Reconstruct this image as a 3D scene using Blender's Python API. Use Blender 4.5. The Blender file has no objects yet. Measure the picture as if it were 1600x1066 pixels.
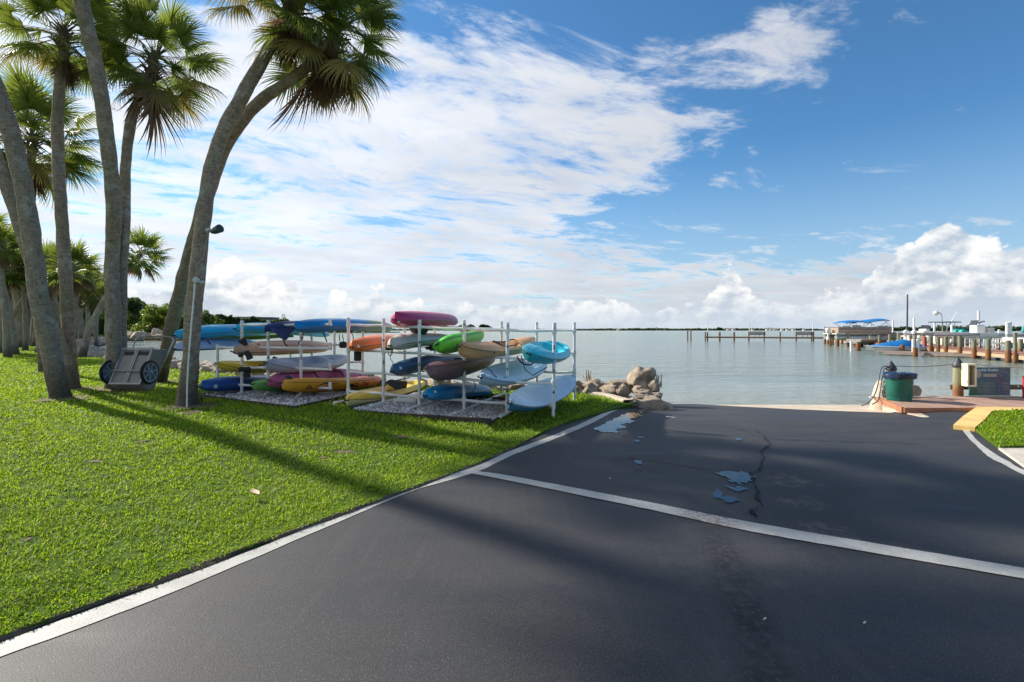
import bpy, bmesh, math, random
import numpy as np
from mathutils import Vector, Matrix, noise
from mathutils.geometry import delaunay_2d_cdt

random.seed(7)
RNG = np.random.default_rng(7)
S = bpy.context.scene
COL = S.collection
R = math.radians

# ------------------------------------------------------------------ camera
CAM_H = 1.6
F = 800.0          # focal length in photo pixels (18 mm on a 36 mm frame)
HORIZON = 516.0
cam_d = bpy.data.cameras.new('camera')
cam_d.lens = 18.0
cam_d.sensor_width = 36.0
cam_d.shift_y = -(533 - HORIZON) / 1600
cam_d.clip_start = 0.05
cam_d.clip_end = 20000
cam = bpy.data.objects.new('camera', cam_d)
COL.objects.link(cam)
cam.location = (0, 0, CAM_H)
cam.rotation_euler = (R(90), 0, 0)
S.camera = cam

# ------------------------------------------------------------------ render look
S.render.engine = 'CYCLES'
S.cycles.use_denoising = True
S.cycles.max_bounces = 8
S.cycles.transparent_max_bounces = 12
S.cycles.sample_clamp_indirect = 6
S.view_settings.view_transform = 'Standard'
S.view_settings.look = 'None'
S.view_settings.gamma = 1
S.view_settings.use_curve_mapping = False
S.view_settings.exposure = 1.0

# ------------------------------------------------------------------ node helpers
class X:
    """tiny expression builder over shader math nodes"""
    def __init__(s, nt, v): s.nt, s.v = nt, v
    def _m(s, op, *a, clamp=False):
        n = s.nt.nodes.new('ShaderNodeMath'); n.operation = op; n.use_clamp = clamp
        for i, q in enumerate((s,) + a):
            q = q.v if isinstance(q, X) else q
            if isinstance(q, (int, float)): n.inputs[i].default_value = q
            else: s.nt.links.new(q, n.inputs[i])
        return X(s.nt, n.outputs[0])
    def __add__(s, o): return s._m('ADD', o)
    __radd__ = __add__
    def __sub__(s, o): return s._m('SUBTRACT', o)
    def __rsub__(s, o): return X(s.nt, float(o))._m('SUBTRACT', s)
    def __mul__(s, o): return s._m('MULTIPLY', o)
    __rmul__ = __mul__
    def __truediv__(s, o): return s._m('DIVIDE', o)
    def __rtruediv__(s, o): return X(s.nt, float(o))._m('DIVIDE', s)
    def __pow__(s, o): return s._m('POWER', o)
    def max(s, o): return s._m('MAXIMUM', o)
    def min(s, o): return s._m('MINIMUM', o)
    def clamp(s): return s._m('ADD', 0.0, clamp=True)
    def fn(s, op, *a): return s._m(op, *a)
    def smooth(s, a, b, lo=0.0, hi=1.0):
        n = s.nt.nodes.new('ShaderNodeMapRange'); n.interpolation_type = 'SMOOTHSTEP'
        for key, q in (('Value', s), ('From Min', a), ('From Max', b), ('To Min', lo), ('To Max', hi)):
            q = q.v if isinstance(q, X) else q
            if isinstance(q, (int, float)): n.inputs[key].default_value = q
            else: s.nt.links.new(q, n.inputs[key])
        return X(s.nt, n.outputs['Result'])

def put(nt, sock, v):
    v = v.v if isinstance(v, X) else v
    if hasattr(v, 'links') or hasattr(v, 'is_linked'): nt.links.new(v, sock)
    elif isinstance(v, (tuple, list)): sock.default_value = tuple(v) + ((1.0,) if len(v) == 3 and len(sock.default_value) == 4 else ())
    else: sock.default_value = v

def noise_x(nt, vec, scale, detail=4, rough=0.55, dist=0.0, col=False):
    n = nt.nodes.new('ShaderNodeTexNoise'); n.inputs['Scale'].default_value = scale
    n.inputs['Detail'].default_value = detail; n.inputs['Roughness'].default_value = rough
    n.inputs['Distortion'].default_value = dist
    if vec is not None: nt.links.new(vec, n.inputs['Vector'])
    return n.outputs['Color'] if col else X(nt, n.outputs['Fac'])

def vor_x(nt, vec, scale, feature='F1', rnd=1.0):
    n = nt.nodes.new('ShaderNodeTexVoronoi'); n.feature = feature
    n.inputs['Scale'].default_value = scale; n.inputs['Randomness'].default_value = rnd
    if vec is not None: nt.links.new(vec, n.inputs['Vector'])
    return X(nt, n.outputs['Distance']), n.outputs['Color'] if 'Color' in n.outputs else None

def mixc(nt, fac, a, b, mode='MIX'):
    n = nt.nodes.new('ShaderNodeMix'); n.data_type = 'RGBA'; n.blend_type = mode
    put(nt, n.inputs[0], fac); put(nt, n.inputs[6], a); put(nt, n.inputs[7], b)
    return n.outputs[2]

def comb(nt, x, y, z):
    n = nt.nodes.new('ShaderNodeCombineXYZ')
    for i, q in enumerate((x, y, z)): put(nt, n.inputs[i], q)
    return n.outputs[0]

def mapping(nt, vec, scale=(1, 1, 1), rot=(0, 0, 0), loc=(0, 0, 0)):
    n = nt.nodes.new('ShaderNodeMapping'); nt.links.new(vec, n.inputs[0])
    n.inputs['Location'].default_value = loc; n.inputs['Rotation'].default_value = rot; n.inputs['Scale'].default_value = scale
    return n.outputs[0]

# ------------------------------------------------------------------ sun and sky
SUN_DIR = Vector((-0.86, 0.51, 0)).normalized()
SUN_EL = R(31)
sun_d = bpy.data.lights.new('sun', 'SUN')
sun_d.energy = 3.9; sun_d.angle = R(1.2); sun_d.color = (1.0, 0.93, 0.82)
sun = bpy.data.objects.new('sun', sun_d); COL.objects.link(sun)
to_sun = Vector((SUN_DIR.x * math.cos(SUN_EL), SUN_DIR.y * math.cos(SUN_EL), math.sin(SUN_EL)))
sun.rotation_euler = to_sun.to_track_quat('Z', 'Y').to_euler()
sun.location = to_sun * 50

W = bpy.data.worlds.new('World'); S.world = W; W.use_nodes = True
nt = W.node_tree; nt.nodes.clear()
tc = nt.nodes.new('ShaderNodeTexCoord')
sky = nt.nodes.new('ShaderNodeTexSky'); sky.sky_type = 'NISHITA'; sky.sun_disc = False
sky.sun_elevation = SUN_EL; sky.sun_rotation = math.atan2(SUN_DIR.x, SUN_DIR.y)
sky.air_density = 1.0; sky.dust_density = 0.3; sky.ozone_density = 3.0
sep = nt.nodes.new('ShaderNodeSeparateXYZ'); nt.links.new(tc.outputs['Generated'], sep.inputs[0])
dx, dy, dz = (X(nt, sep.outputs[i]) for i in range(3))
G = tc.outputs['Generated']
zc = dz.max(0.0)
el = zc.fn('ARCSINE')
az = dx.fn('ARCTAN2', dy)
# high broken layer, seen in perspective on a plane overhead
k = 1.0 / (zc + 0.10)
P = comb(nt, dx * k, dy * k, 0.0)
Pr = mapping(nt, P, (1.0, 1.0, 1), (0, 0, R(-28)), (3.1, 1.7, 0))
Ps = mapping(nt, Pr, (0.9, 1.55, 1))
warp = noise_x(nt, Pr, 0.9, 2, 0.5, col=True)
vm = nt.nodes.new('ShaderNodeVectorMath'); vm.operation = 'MULTIPLY_ADD'
nt.links.new(warp, vm.inputs[0]); vm.inputs[1].default_value = (0.75, 0.75, 0); nt.links.new(Ps, vm.inputs[2])
n1 = noise_x(nt, vm.outputs[0], 2.1, 9, 0.64) * 0.72 + noise_x(nt, mapping(nt, vm.outputs[0], (1, 1, 1), (0, 0, 0), (4, 4, 0)), 6.5, 6, 0.62) * 0.28
nbig = noise_x(nt, mapping(nt, Pr, (1, 1, 1), (0, 0, 0), (7, 2, 0)), 0.55, 3, 0.5)
# cover: thick to the left and low down, opening to clear blue on the right
open_r = (az + (el - 0.3) * 0.10).smooth(-0.12, 0.66)
low = el.smooth(0.07, 0.17)
open_ = open_r * low
topopen = el.smooth(0.44, 0.60) * az.smooth(-0.5, -0.05)
gx = (az - 0.50) / 0.12; gy = (el - 0.47) / 0.08
puff = ((gx * gx + gy * gy) * -1.0).fn('EXPONENT')
gx2 = (az - 0.22) / 0.17; gy2 = (el - 0.40) / 0.10
puff2 = ((gx2 * gx2 + gy2 * gy2) * -1.0).fn('EXPONENT')
gx3 = (az - 0.62) / 0.22; gy3 = (el - 0.155) / 0.028
puff3 = ((gx3 * gx3 + gy3 * gy3) * -1.0).fn('EXPONENT')
th = 0.335 + open_ * 0.30 + topopen * 0.20 + (nbig - 0.5) * -0.30 - puff * 0.22 - puff2 * 0.12 - puff3 * 0.16
dens = n1.smooth(th, th + 0.19) * (1.0 - (noise_x(nt, vm.outputs[0], 5.5, 6, 0.65).smooth(0.52, 0.72) * 0.55 * el.smooth(0.12, 0.3)))
hi_shade = noise_x(nt, mapping(nt, vm.outputs[0], (1, 1, 1), (0, 0, 0), (0.12, -0.10, 0)), 1.55, 5, 0.55)
relief = ((n1 - hi_shade) * 2.2 + 0.72).min(1.0).max(0.0)
thick = (dens * 0.5 + noise_x(nt, Pr, 1.3, 4) * 0.75).smooth(0.45, 0.95)
sunny = ((dx * to_sun.x + dy * to_sun.y + dz * to_sun.z)).smooth(0.2, 1.0)
cloud_hi = mixc(nt, thick * 0.95 * (1.0 - relief * 0.35), (1.0, 1.0, 1.02), (0.56, 0.61, 0.69))
lum_hi = 0.90 + sunny * 0.35
# cumulus along the horizon
Dn = mapping(nt, G, (1, 1, 1.5))
c1 = noise_x(nt, Dn, 11.0, 7, 0.58)
c2 = noise_x(nt, mapping(nt, Dn, (1, 1, 1), (0, 0, 0), (0.010, -0.004, -0.014)), 11.0, 7, 0.58)
cb = noise_x(nt, comb(nt, dx, dy, 0.0), 5.0, 2, 0.5)
vmc = nt.nodes.new('ShaderNodeVectorMath'); vmc.operation = 'MULTIPLY_ADD'
nt.links.new(noise_x(nt, G, 30, 4, 0.6, col=True), vmc.inputs[0]); vmc.inputs[1].default_value = (0.035, 0.035, 0.035); nt.links.new(G, vmc.inputs[2])
def bump_h(a0, w, h):
    g = (az - a0) / w
    return (g * g * -1.0).fn('EXPONENT') * h
hgt = 0.012 + cb * 0.095 + bump_h(0.695, 0.085, 0.105) + bump_h(0.405, 0.028, 0.055) + bump_h(0.86, 0.08, 0.06) + bump_h(-0.26, 0.07, 0.03) + bump_h(-0.5, 0.10, 0.05)
vd, _ = vor_x(nt, mapping(nt, vmc.outputs[0], (1, 1, 1.25)), 21.0)
edge = hgt + (c1 - 0.5) * 0.13 + (0.42 - vd) * 0.045 - el
cum = edge.smooth(0.0, 0.009)
lit = ((c1 - c2) * 6.0 + 0.80 - (edge * 6.5) + (0.42 - vd) * 0.5).min(1.0).max(0.0)
cum_col = mixc(nt, lit, (0.56, 0.64, 0.74), (1.10, 1.09, 1.06))
# pale band at the horizon
band = (1.0 - el.smooth(0.0, 0.075))
SKY_K = 5.7
base = sky.outputs[0]
bluer = mixc(nt, 1.0, base, (0.42, 0.70, 0.84), 'MULTIPLY')
hv = nt.nodes.new('ShaderNodeVectorMath'); hv.operation = 'SCALE'; nt.links.new(cloud_hi, hv.inputs[0]); put(nt, hv.inputs['Scale'], lum_hi * SKY_K)
cv = nt.nodes.new('ShaderNodeVectorMath'); cv.operation = 'SCALE'; nt.links.new(cum_col, cv.inputs[0]); cv.inputs['Scale'].default_value = SKY_K * 0.95
bluer = mixc(nt, el.smooth(0.02, 0.34, 0.62, 0.0), bluer, (0.50 * SKY_K, 0.64 * SKY_K, 0.78 * SKY_K))
c = mixc(nt, dens * 0.96, bluer, hv.outputs[0])
c = mixc(nt, cum * 0.90, c, cv.outputs[0])
c = mixc(nt, band * 0.80, c, (0.60 * SKY_K, 0.69 * SKY_K, 0.79 * SKY_K))
bg = nt.nodes.new('ShaderNodeBackground'); nt.links.new(c, bg.inputs[0]); bg.inputs[1].default_value = 0.09
wo = nt.nodes.new('ShaderNodeOutputWorld'); nt.links.new(bg.outputs[0], wo.inputs[0])

# ------------------------------------------------------------------ materials
def new_mat(name):
    m = bpy.data.materials.new(name); m.use_nodes = True
    nt = m.node_tree; b = nt.nodes['Principled BSDF']
    return m, nt, b

def obj_coords(nt):
    return nt.nodes.new('ShaderNodeTexCoord').outputs['Object']

def world_coords(nt):
    return nt.nodes.new('ShaderNodeNewGeometry').outputs['Position']

def bump(nt, b, h, strength=0.3, dist=0.01, normal_in=None):
    n = nt.nodes.new('ShaderNodeBump'); n.inputs['Strength'].default_value = strength; n.inputs['Distance'].default_value = dist
    put(nt, n.inputs['Height'], h)
    if normal_in: nt.links.new(normal_in, n.inputs['Normal'])
    nt.links.new(n.outputs[0], b.inputs['Normal'])
    return n.outputs[0]

_mats = {}
def paint(name, c, rough=0.45, var=0.12, scale=6, bumpy=0.0, metal=0.0, dirt=None, dirt_amt=0.4, spec=0.5, coat=0.0):
    """painted / moulded / plain surface with uneven tone, dirt and fine relief"""
    if name in _mats: return _mats[name]
    m, nt, b = new_mat(name); v = obj_coords(nt)
    n = noise_x(nt, v, scale, 5, 0.6)
    hi = tuple(min(1, q * (1 + var)) for q in c); lo = tuple(q * (1 - var) for q in c)
    cc = mixc(nt, n.smooth(0.3, 0.7), lo, hi)
    if dirt:
        d = noise_x(nt, v, scale * 2.7, 6, 0.7).smooth(0.52, 0.75) * dirt_amt
        cc = mixc(nt, d, cc, dirt)
    put(nt, b.inputs['Base Color'], cc)
    put(nt, b.inputs['Roughness'], (n * 0.25 + (rough - 0.12)).clamp())
    b.inputs['Metallic'].default_value = metal
    b.inputs['Specular IOR Level'].default_value = spec
    b.inputs['Coat Weight'].default_value = coat
    if bumpy: bump(nt, b, noise_x(nt, v, scale * 9, 4, 0.6), 0.5, bumpy)
    _mats[name] = m
    return m

def plastic(name, c, c2=None, split=None):
    """rotomoulded kayak plastic, scuffed, sun-faded; optional second colour along the length"""
    if name in _mats: return _mats[name]
    m, nt, b = new_mat(name); v = obj_coords(nt)
    n = noise_x(nt, v, 2.2, 4, 0.6)
    c = tuple(min(.85, q * 1.38) for q in c); c2 = tuple(min(.85, q * 1.38) for q in c2) if c2 else None
    col = mixc(nt, n.smooth(0.3, 0.75), tuple(q * 0.86 for q in c), tuple(min(1, q * 1.12) for q in c))
    if c2:
        sp = nt.nodes.new('ShaderNodeSeparateXYZ'); nt.links.new(v, sp.inputs[0])
        f = (X(nt, sp.outputs[0]) + (noise_x(nt, v, 1.3, 3) - 0.5) * 0.9).smooth(split - 0.35, split + 0.35)
        col = mixc(nt, f, col, c2)
    scr = noise_x(nt, mapping(nt, v, (1.5, 30, 30)), 2.0, 5, 0.7).smooth(0.60, 0.72)
    col = mixc(nt, scr * 0.12, col, (0.75, 0.73, 0.68))
    dirt = noise_x(nt, v, 9, 6, 0.7).smooth(0.58, 0.8)
    col = mixc(nt, dirt * 0.3, col, (0.14, 0.12, 0.09))
    put(nt, b.inputs['Base Color'], col)
    put(nt, b.inputs['Roughness'], 0.30 + n * 0.2 + scr * 0.2)
    bump(nt, b, noise_x(nt, v, 55, 3, 0.5) + noise_x(nt, v, 6, 2, 0.5) * 2.0, 0.25, 0.004)
    _mats[name] = m
    return m

def wood(name, c1, c2, scale=3.0, axis=(1, 14, 14), rough=0.75, wet=None):
    if name in _mats: return _mats[name]
    m, nt, b = new_mat(name); v = obj_coords(nt)
    oi = nt.nodes.new('ShaderNodeObjectInfo')
    sh = nt.nodes.new('ShaderNodeVectorMath'); sh.operation = 'ADD'; nt.links.new(v, sh.inputs[0])
    rr = X(nt, oi.outputs['Random']) * 37.0
    nt.links.new(comb(nt, rr, rr, rr), sh.inputs[1])
    g = noise_x(nt, mapping(nt, sh.outputs[0], axis), scale, 6, 0.65, 0.4)
    big = noise_x(nt, sh.outputs[0], 1.6, 3)
    c = mixc(nt, g.smooth(0.3, 0.7), c1, c2)
    c = mixc(nt, (X(nt, oi.outputs['Random']) * 0.45), c, tuple(q * 0.6 for q in c1))
    c = mixc(nt, big.smooth(0.5, 0.8) * 0.35, c, (0.30, 0.28, 0.25))
    if wet:   # orange-brown wet foot and green middle of a marine pile, by world height
        pz = nt.nodes.new('ShaderNodeSeparateXYZ'); nt.links.new(world_coords(nt), pz.inputs[0])
        z = X(nt, pz.outputs[2]) + (noise_x(nt, v, 5, 4) - 0.5) * 0.35
        c = mixc(nt, z.smooth(wet, wet + 0.35, 1, 0), c, (0.20, 0.085, 0.03))
        c = mixc(nt, z.smooth(-0.45, -0.18, 1, 0), c, (0.05, 0.035, 0.02))
    put(nt, b.inputs['Base Color'], c)
    b.inputs['Roughness'].default_value = rough
    bump(nt, b, g, 0.6, 0.006)
    _mats[name] = m
    return m

# ------------------------------------------------------------------ mesh helpers
def lin(nm):
    return nm

def mk(name, verts, faces, mats=None, smooth=False, fmat=None):
    me = bpy.data.meshes.new(name)
    me.from_pydata([tuple(v) for v in verts], [], faces)
    for m in (mats if isinstance(mats, (list, tuple)) else [mats] if mats else []): me.materials.append(m)
    if fmat: me.polygons.foreach_set('material_index', fmat)
    if smooth: me.polygons.foreach_set('use_smooth', [True] * len(me.polygons))
    me.update()
    return me

def tag(o, label=None, cat=None, group=None, kind=None):
    if label: o['label'] = label
    if cat: o['category'] = cat
    if group: o['group'] = group
    if kind: o['kind'] = kind
    return o

def link(name, me, parent=None, loc=None):
    o = bpy.data.objects.new(name, me); COL.objects.link(o)
    if parent is not None: o.parent = parent
    if loc is not None: o.location = loc
    return o

def empty(name, loc, label, cat, group=None):
    o = bpy.data.objects.new(name, None); COL.objects.link(o); o.location = loc
    o.empty_display_size = 0.2
    return tag(o, label, cat, group)

class MB:
    """collects shapes (in world or local coordinates) into one mesh"""
    def __init__(s): s.v, s.f, s.m = [], [], []
    def add(s, v, f, mi=0):
        k = len(s.v); s.v += [Vector(q) for q in v]; s.f += [tuple(i + k for i in q) for q in f]; s.m += [mi] * len(f)
        return s
    def box(s, c, size, rz=0.0, mi=0, bev=0.0, M=None):
        x, y, z = (q / 2 for q in size)
        if bev and min(x, y, z) > bev:
            pts = []
            for sx in (-1, 1):
                for sy in (-1, 1):
                    for sz in (-1, 1):
                        pts += [(sx * (x - bev), sy * y, sz * z) if False else (sx * (x - bev), sy * (y - bev), sz * z), (sx * (x - bev), sy * y, sz * (z - bev)), (sx * x, sy * (y - bev), sz * (z - bev))]
            bm = bmesh.new()
            for p in pts: bm.verts.new(p)
            r = bmesh.ops.convex_hull(bm, input=bm.verts)
            bmesh.ops.dissolve_limit(bm, angle_limit=0.02, verts=bm.verts, edges=bm.edges)
            bm.verts.index_update()
            v = [q.co.copy() for q in bm.verts]; f = [tuple(q.index for q in fc.verts) for fc in bm.faces]; bm.free()
        else:
            v = [Vector((a * x, b * y, d * z)) for a in (-1, 1) for b in (-1, 1) for d in (-1, 1)]
            f = [(0, 1, 3, 2), (4, 6, 7, 5), (0, 4, 5, 1), (2, 3, 7, 6), (0, 2, 6, 4), (1, 5, 7, 3)]
        T = Matrix.Translation(Vector(c)) @ (M if M is not None else Matrix.Rotation(rz, 4, 'Z'))
        return s.add([T @ q for q in v], f, mi)
    def tube(s, pts, r, n=10, mi=0, caps=True, wob=0.0, rr=None):
        pts = [Vector(p) for p in pts]; v, f = [], []
        rad = r if isinstance(r, (list, tuple)) else [r] * len(pts)
        up = Vector((0, 0, 1)); prev = None
        for i, p in enumerate(pts):
            t = (pts[min(i + 1, len(pts) - 1)] - pts[max(i - 1, 0)]).normalized()
            if prev is None:
                a = t.cross(up if abs(t.z) < 0.9 else Vector((1, 0, 0))).normalized()
            else:
                a = (prev - t * prev.dot(t)).normalized()
            prev = a; b = t.cross(a)
            for j in range(n):
                q = 2 * math.pi * j / n; w = rad[i]
                if wob: w *= 1 + wob * (noise.noise(Vector((p.x * 3 + math.cos(q) * 1.2, p.y * 3 + math.sin(q) * 1.2, p.z * 2.2))) )
                if rr: w *= rr(i, j)
                v.append(p + (a * math.cos(q) + b * math.sin(q)) * w)
        for i in range(len(pts) - 1):
            for j in range(n):
                f.append((i * n + j, i * n + (j + 1) % n, (i + 1) * n + (j + 1) % n, (i + 1) * n + j))
        if caps:
            f.append(tuple(range(n - 1, -1, -1))); k = (len(pts) - 1) * n; f.append(tuple(range(k, k + n)))
        return s.add(v, f, mi)
    def lathe(s, prof, c=(0, 0, 0), n=20, mi=0, M=None):
        v, f = [], []
        for (r, z) in prof:
            for j in range(n):
                q = 2 * math.pi * j / n; v.append(Vector((r * math.cos(q), r * math.sin(q), z)))
        for i in range(len(prof) - 1):
            for j in range(n): f.append((i * n + j, i * n + (j + 1) % n, (i + 1) * n + (j + 1) % n, (i + 1) * n + j))
        f.append(tuple(range(n - 1, -1, -1))); k = (len(prof) - 1) * n; f.append(tuple(range(k, k + n)))
        T = Matrix.Translation(Vector(c)) @ (M if M is not None else Matrix.Identity(4))
        return s.add([T @ q for q in v], f, mi)
    def build(s, name, mats, parent=None, smooth=False, local=False):
        off = Vector((0, 0, 0))
        if parent is not None and not local:
            p = parent
            while p is not None: off += p.location; p = p.parent
        me = mk(name, [q - off for q in s.v], s.f, mats, smooth, s.m if isinstance(mats, (list, tuple)) and len(mats) > 1 else None)
        if smooth == 'auto' or smooth is True:
            try: me.set_sharp_from_angle(angle=R(42))
            except Exception: pass
        return link(name, me, parent)

def children(o): return [c for c in bpy.data.objects if c.parent == o]
_kids = {}
def copy_tree(o, parent=None, loc=None, kids=None):
    c = o.copy(); COL.objects.link(c); c.parent = parent
    if loc is not None: c.location = loc
    for ch in (kids if kids is not None else list(o.children)): copy_tree(ch, c)
    return c

# ------------------------------------------------------------------ ground heights
def sstep(a, b, x):
    t = min(1, max(0, (x - a) / (b - a))); return t * t * (3 - 2 * t)

EDGE = [(-9, -9), (-4.6, -0.6), (-2.66, 2.6), (-0.45, 6.05), (0.75, 8.5), (2.55, 11.4)]
def edge_dist(x, y):
    """signed distance to the left of the road edge"""
    best = 1e9
    for a, b in zip(EDGE, EDGE[1:]):
        ax, ay = a; bx, by = b; ux, uy = bx - ax, by - ay; L = math.hypot(ux, uy); ux /= L; uy /= L
        t = max(0, min(L, (x - ax) * ux + (y - ay) * uy)); best = min(best, math.hypot(x - ax - ux * t, y - ay - uy * t))
    return best

WATER = -0.40
def z_lawn(x, y):
    d = edge_dist(x, y)
    return 0.022 + 0.13 * sstep(0.6, 5.0, d - max(0, y - 10) * 0.2) + 0.02 * noise.noise(Vector((x * .4, y * .4, 0)))
def z_road(x, y):
    m = sstep(1.8, 3.4, x - max(0, 0.25 * (y - 11))) * (1 - sstep(7.2, 8.6, x) * (1 - sstep(10.4, 11.6, y)))
    return -0.082 * max(0, y - 9.0) * m
def z_flat(z): return lambda x, y: z

def pw(px, py, d):
    return Vector(((px - 800) / F * d, d, CAM_H - (py - HORIZON) / F * d))
def gp(px, py, zf=z_lawn):
    """where the line of sight through a photo pixel meets a ground surface"""
    s = (py - HORIZON) / F; a = (px - 800) / F; y = (CAM_H - 0.05) / s
    for _ in range(30):
        y = 0.5 * y + 0.5 * (CAM_H - zf(a * y, y)) / s
    return Vector((a * y, y, zf(a * y, y)))

def region(name, poly, zf, mat, spacing=0.5, lift=0.0, skirt=0.0, label=None, kind='structure', parent=None):
    """triangulated sheet over a world-space polygon, following zf"""
    pts = []; n = len(poly)
    for i in range(n):
        a, b = Vector(poly[i][:2]), Vector(poly[(i + 1) % n][:2]); L = (b - a).length; m = max(1, int(L / spacing))
        for k in range(m): pts.append(a.lerp(b, k / m))
    nb = len(pts); edges = [(i, (i + 1) % nb) for i in range(nb)]
    xs = [p.x for p in pts]; ys = [p.y for p in pts]
    def inside(x, y):
        c = False; j = nb - 1
        for i in range(nb):
            if (pts[i].y > y) != (pts[j].y > y) and x < (pts[j].x - pts[i].x) * (y - pts[i].y) / (pts[j].y - pts[i].y) + pts[i].x: c = not c
            j = i
        return c
    inner = []
    if (max(xs) - min(xs)) * (max(ys) - min(ys)) / spacing ** 2 < 60000:
        y = min(ys)
        while y < max(ys):
            x = min(xs)
            while x < max(xs):
                if inside(x, y): inner.append(Vector((x + random.uniform(-.1, .1) * spacing, y + random.uniform(-.1, .1) * spacing)))
                x += spacing
            y += spacing
    r = delaunay_2d_cdt(pts + inner, edges, [], 1, 1e-4)
    V = [Vector((p.x, p.y, zf(p.x, p.y) + lift)) for p in r[0]]; Fc = [tuple(f) for f in r[2]]
    if skirt:
        idx = [None] * nb
        for i, o in enumerate(r[3]):
            for q in o:
                if q < nb: idx[q] = i
        if all(q is not None for q in idx):
            base = len(V)
            for q in idx: V.append(V[q] - Vector((0, 0, skirt)))
            for i in range(nb):
                j = (i + 1) % nb; Fc.append((idx[j], idx[i], base + i, base + j))
    me = mk(name, V, Fc, mat, True)
    bm = bmesh.new(); bm.from_mesh(me); bmesh.ops.recalc_face_normals(bm, faces=bm.faces)
    up = sum(f.normal.z for f in bm.faces)
    if up < 0: bmesh.ops.reverse_faces(bm, faces=bm.faces)
    bm.to_mesh(me); bm.free()
    try: me.set_sharp_from_angle(angle=R(40))
    except Exception: pass
    o = link(name, me, parent)
    if kind: o['kind'] = kind
    if label: o['label'] = label
    return o

def curve_pts(pts, n):
    """Catmull-Rom through points"""
    pts = [Vector(p) for p in pts]; out = []
    P = [pts[0] * 2 - pts[1]] + pts + [pts[-1] * 2 - pts[-2]]
    m = len(pts) - 1
    for k in range(n + 1):
        t = k / n * m; i = min(int(t), m - 1); u = t - i; a, b, c, d = P[i:i + 4]
        out.append(0.5 * ((2 * b) + (c - a) * u + (2 * a - 5 * b + 4 * c - d) * u * u + (3 * b - a - 3 * c + d) * u ** 3))
    return out
# ================================================================== SETTING
# ---- asphalt
m_asphalt, nt, b = new_mat('asphalt'); v = world_coords(nt)
agg, _ = vor_x(nt, v, 130); fine = noise_x(nt, v, 260, 3, 0.6)
big = noise_x(nt, v, 0.55, 4, 0.55); med = noise_x(nt, mapping(nt, v, (0.5, 2.2, 1), (0, 0, R(-12))), 1.3, 5, 0.6)
c = mixc(nt, big.smooth(0.32, 0.68), (0.034, 0.036, 0.042), (0.054, 0.053, 0.053))
c = mixc(nt, med.smooth(0.42, 0.68) * 0.75, c, (0.020, 0.025, 0.036))
c = mixc(nt, agg.smooth(0.28, 0.55) * 0.55, c, (0.012, 0.012, 0.013))
c = mixc(nt, noise_x(nt, v, 120, 2).smooth(0.60, 0.70) * 0.7, c, (0.19, 0.185, 0.175))
c = mixc(nt, noise_x(nt, v, 14, 6, 0.7).smooth(0.60, 0.78) * 0.30, c, (0.09, 0.08, 0.07))
# oily drip trail where boats are pulled out
sp = nt.nodes.new('ShaderNodeSeparateXYZ'); nt.links.new(v, sp.inputs[0]); wx, wy = X(nt, sp.outputs[0]), X(nt, sp.outputs[1])
trail_x = (wx - (0.62 + wy * 0.245)).fn('ABSOLUTE')
tm = trail_x.smooth(0.03, 0.20, 1, 0) * wy.smooth(1.0, 2.4) * wy.smooth(3.0, 5.0, 1, 0)
c = mixc(nt, tm * noise_x(nt, v, 17, 6, 0.75).smooth(0.40, 0.52) * 1.0, c, (0.006, 0.006, 0.006))
for (qx, qy, qr) in ((2.95, 5.45, .75), (2.7, 4.75, .55), (1.8, 9.2, 1.1), (1.6, 6.2, .5), (2.5, 4.1, .6)):
    rr2 = (((wx - qx) * (wx - qx) + (wy - qy) * (wy - qy)) * (-1.0 / (qr * qr))).fn('EXPONENT')
    c = mixc(nt, (rr2 * 1.4 + (noise_x(nt, v, 3.5, 6, 0.7) - 0.5) * 1.2).smooth(0.45, 0.85) * 0.55, c, (0.016, 0.017, 0.020))
    c = mixc(nt, (rr2 * 1.2 * noise_x(nt, v, 8, 6, 0.75)).smooth(0.52, 0.72) * 0.5, c, (0.16, 0.13, 0.10))
c = mixc(nt, noise_x(nt, mapping(nt, v, (6, 0.35, 1), (0, 0, R(13))), 1.5, 5, 0.65).smooth(0.52, 0.72) * 0.16, c, (0.095, 0.088, 0.082))
tm2 = trail_x.smooth(0.1, 0.9, 1, 0) * wy.smooth(9, 4)
c = mixc(nt, tm2 * noise_x(nt, v, 3, 5, 0.7).smooth(0.4, 0.7) * 0.30, c, (0.085, 0.08, 0.075))
put(nt, b.inputs['Base Color'], c)
put(nt, b.inputs['Roughness'], 0.56 + big * 0.22 - med.smooth(0.5, 0.75) * 0.10)
b.inputs['Specular IOR Level'].default_value = 0.42
bump(nt, b, agg * 0.5 + fine * 0.8, 0.5, 0.0025)

m_conc, nt, b = new_mat('pale_concrete'); v = world_coords(nt)
c = mixc(nt, noise_x(nt, v, 2.2, 5).smooth(0.3, 0.7), (0.44, 0.36, 0.27), (0.56, 0.48, 0.38))
c = mixc(nt, noise_x(nt, v, 11, 6, 0.7).smooth(0.5, 0.7) * 0.5, c, (0.26, 0.20, 0.15))
spz = nt.nodes.new('ShaderNodeSeparateXYZ'); nt.links.new(v, spz.inputs[0]); wz = X(nt, spz.outputs[2]); wxx = X(nt, spz.outputs[0])
c = mixc(nt, (wxx + noise_x(nt, v, 1.5, 4) * 2.0).smooth(5.0, 6.6, 1, 0) * wz.smooth(-0.05, -0.2), c, (0.055, 0.048, 0.045))
put(nt, b.inputs['Base Color'], c); b.inputs['Roughness'].default_value = 0.85
bump(nt, b, noise_x(nt, v, 60, 5, 0.7), 0.4, 0.006)

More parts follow.
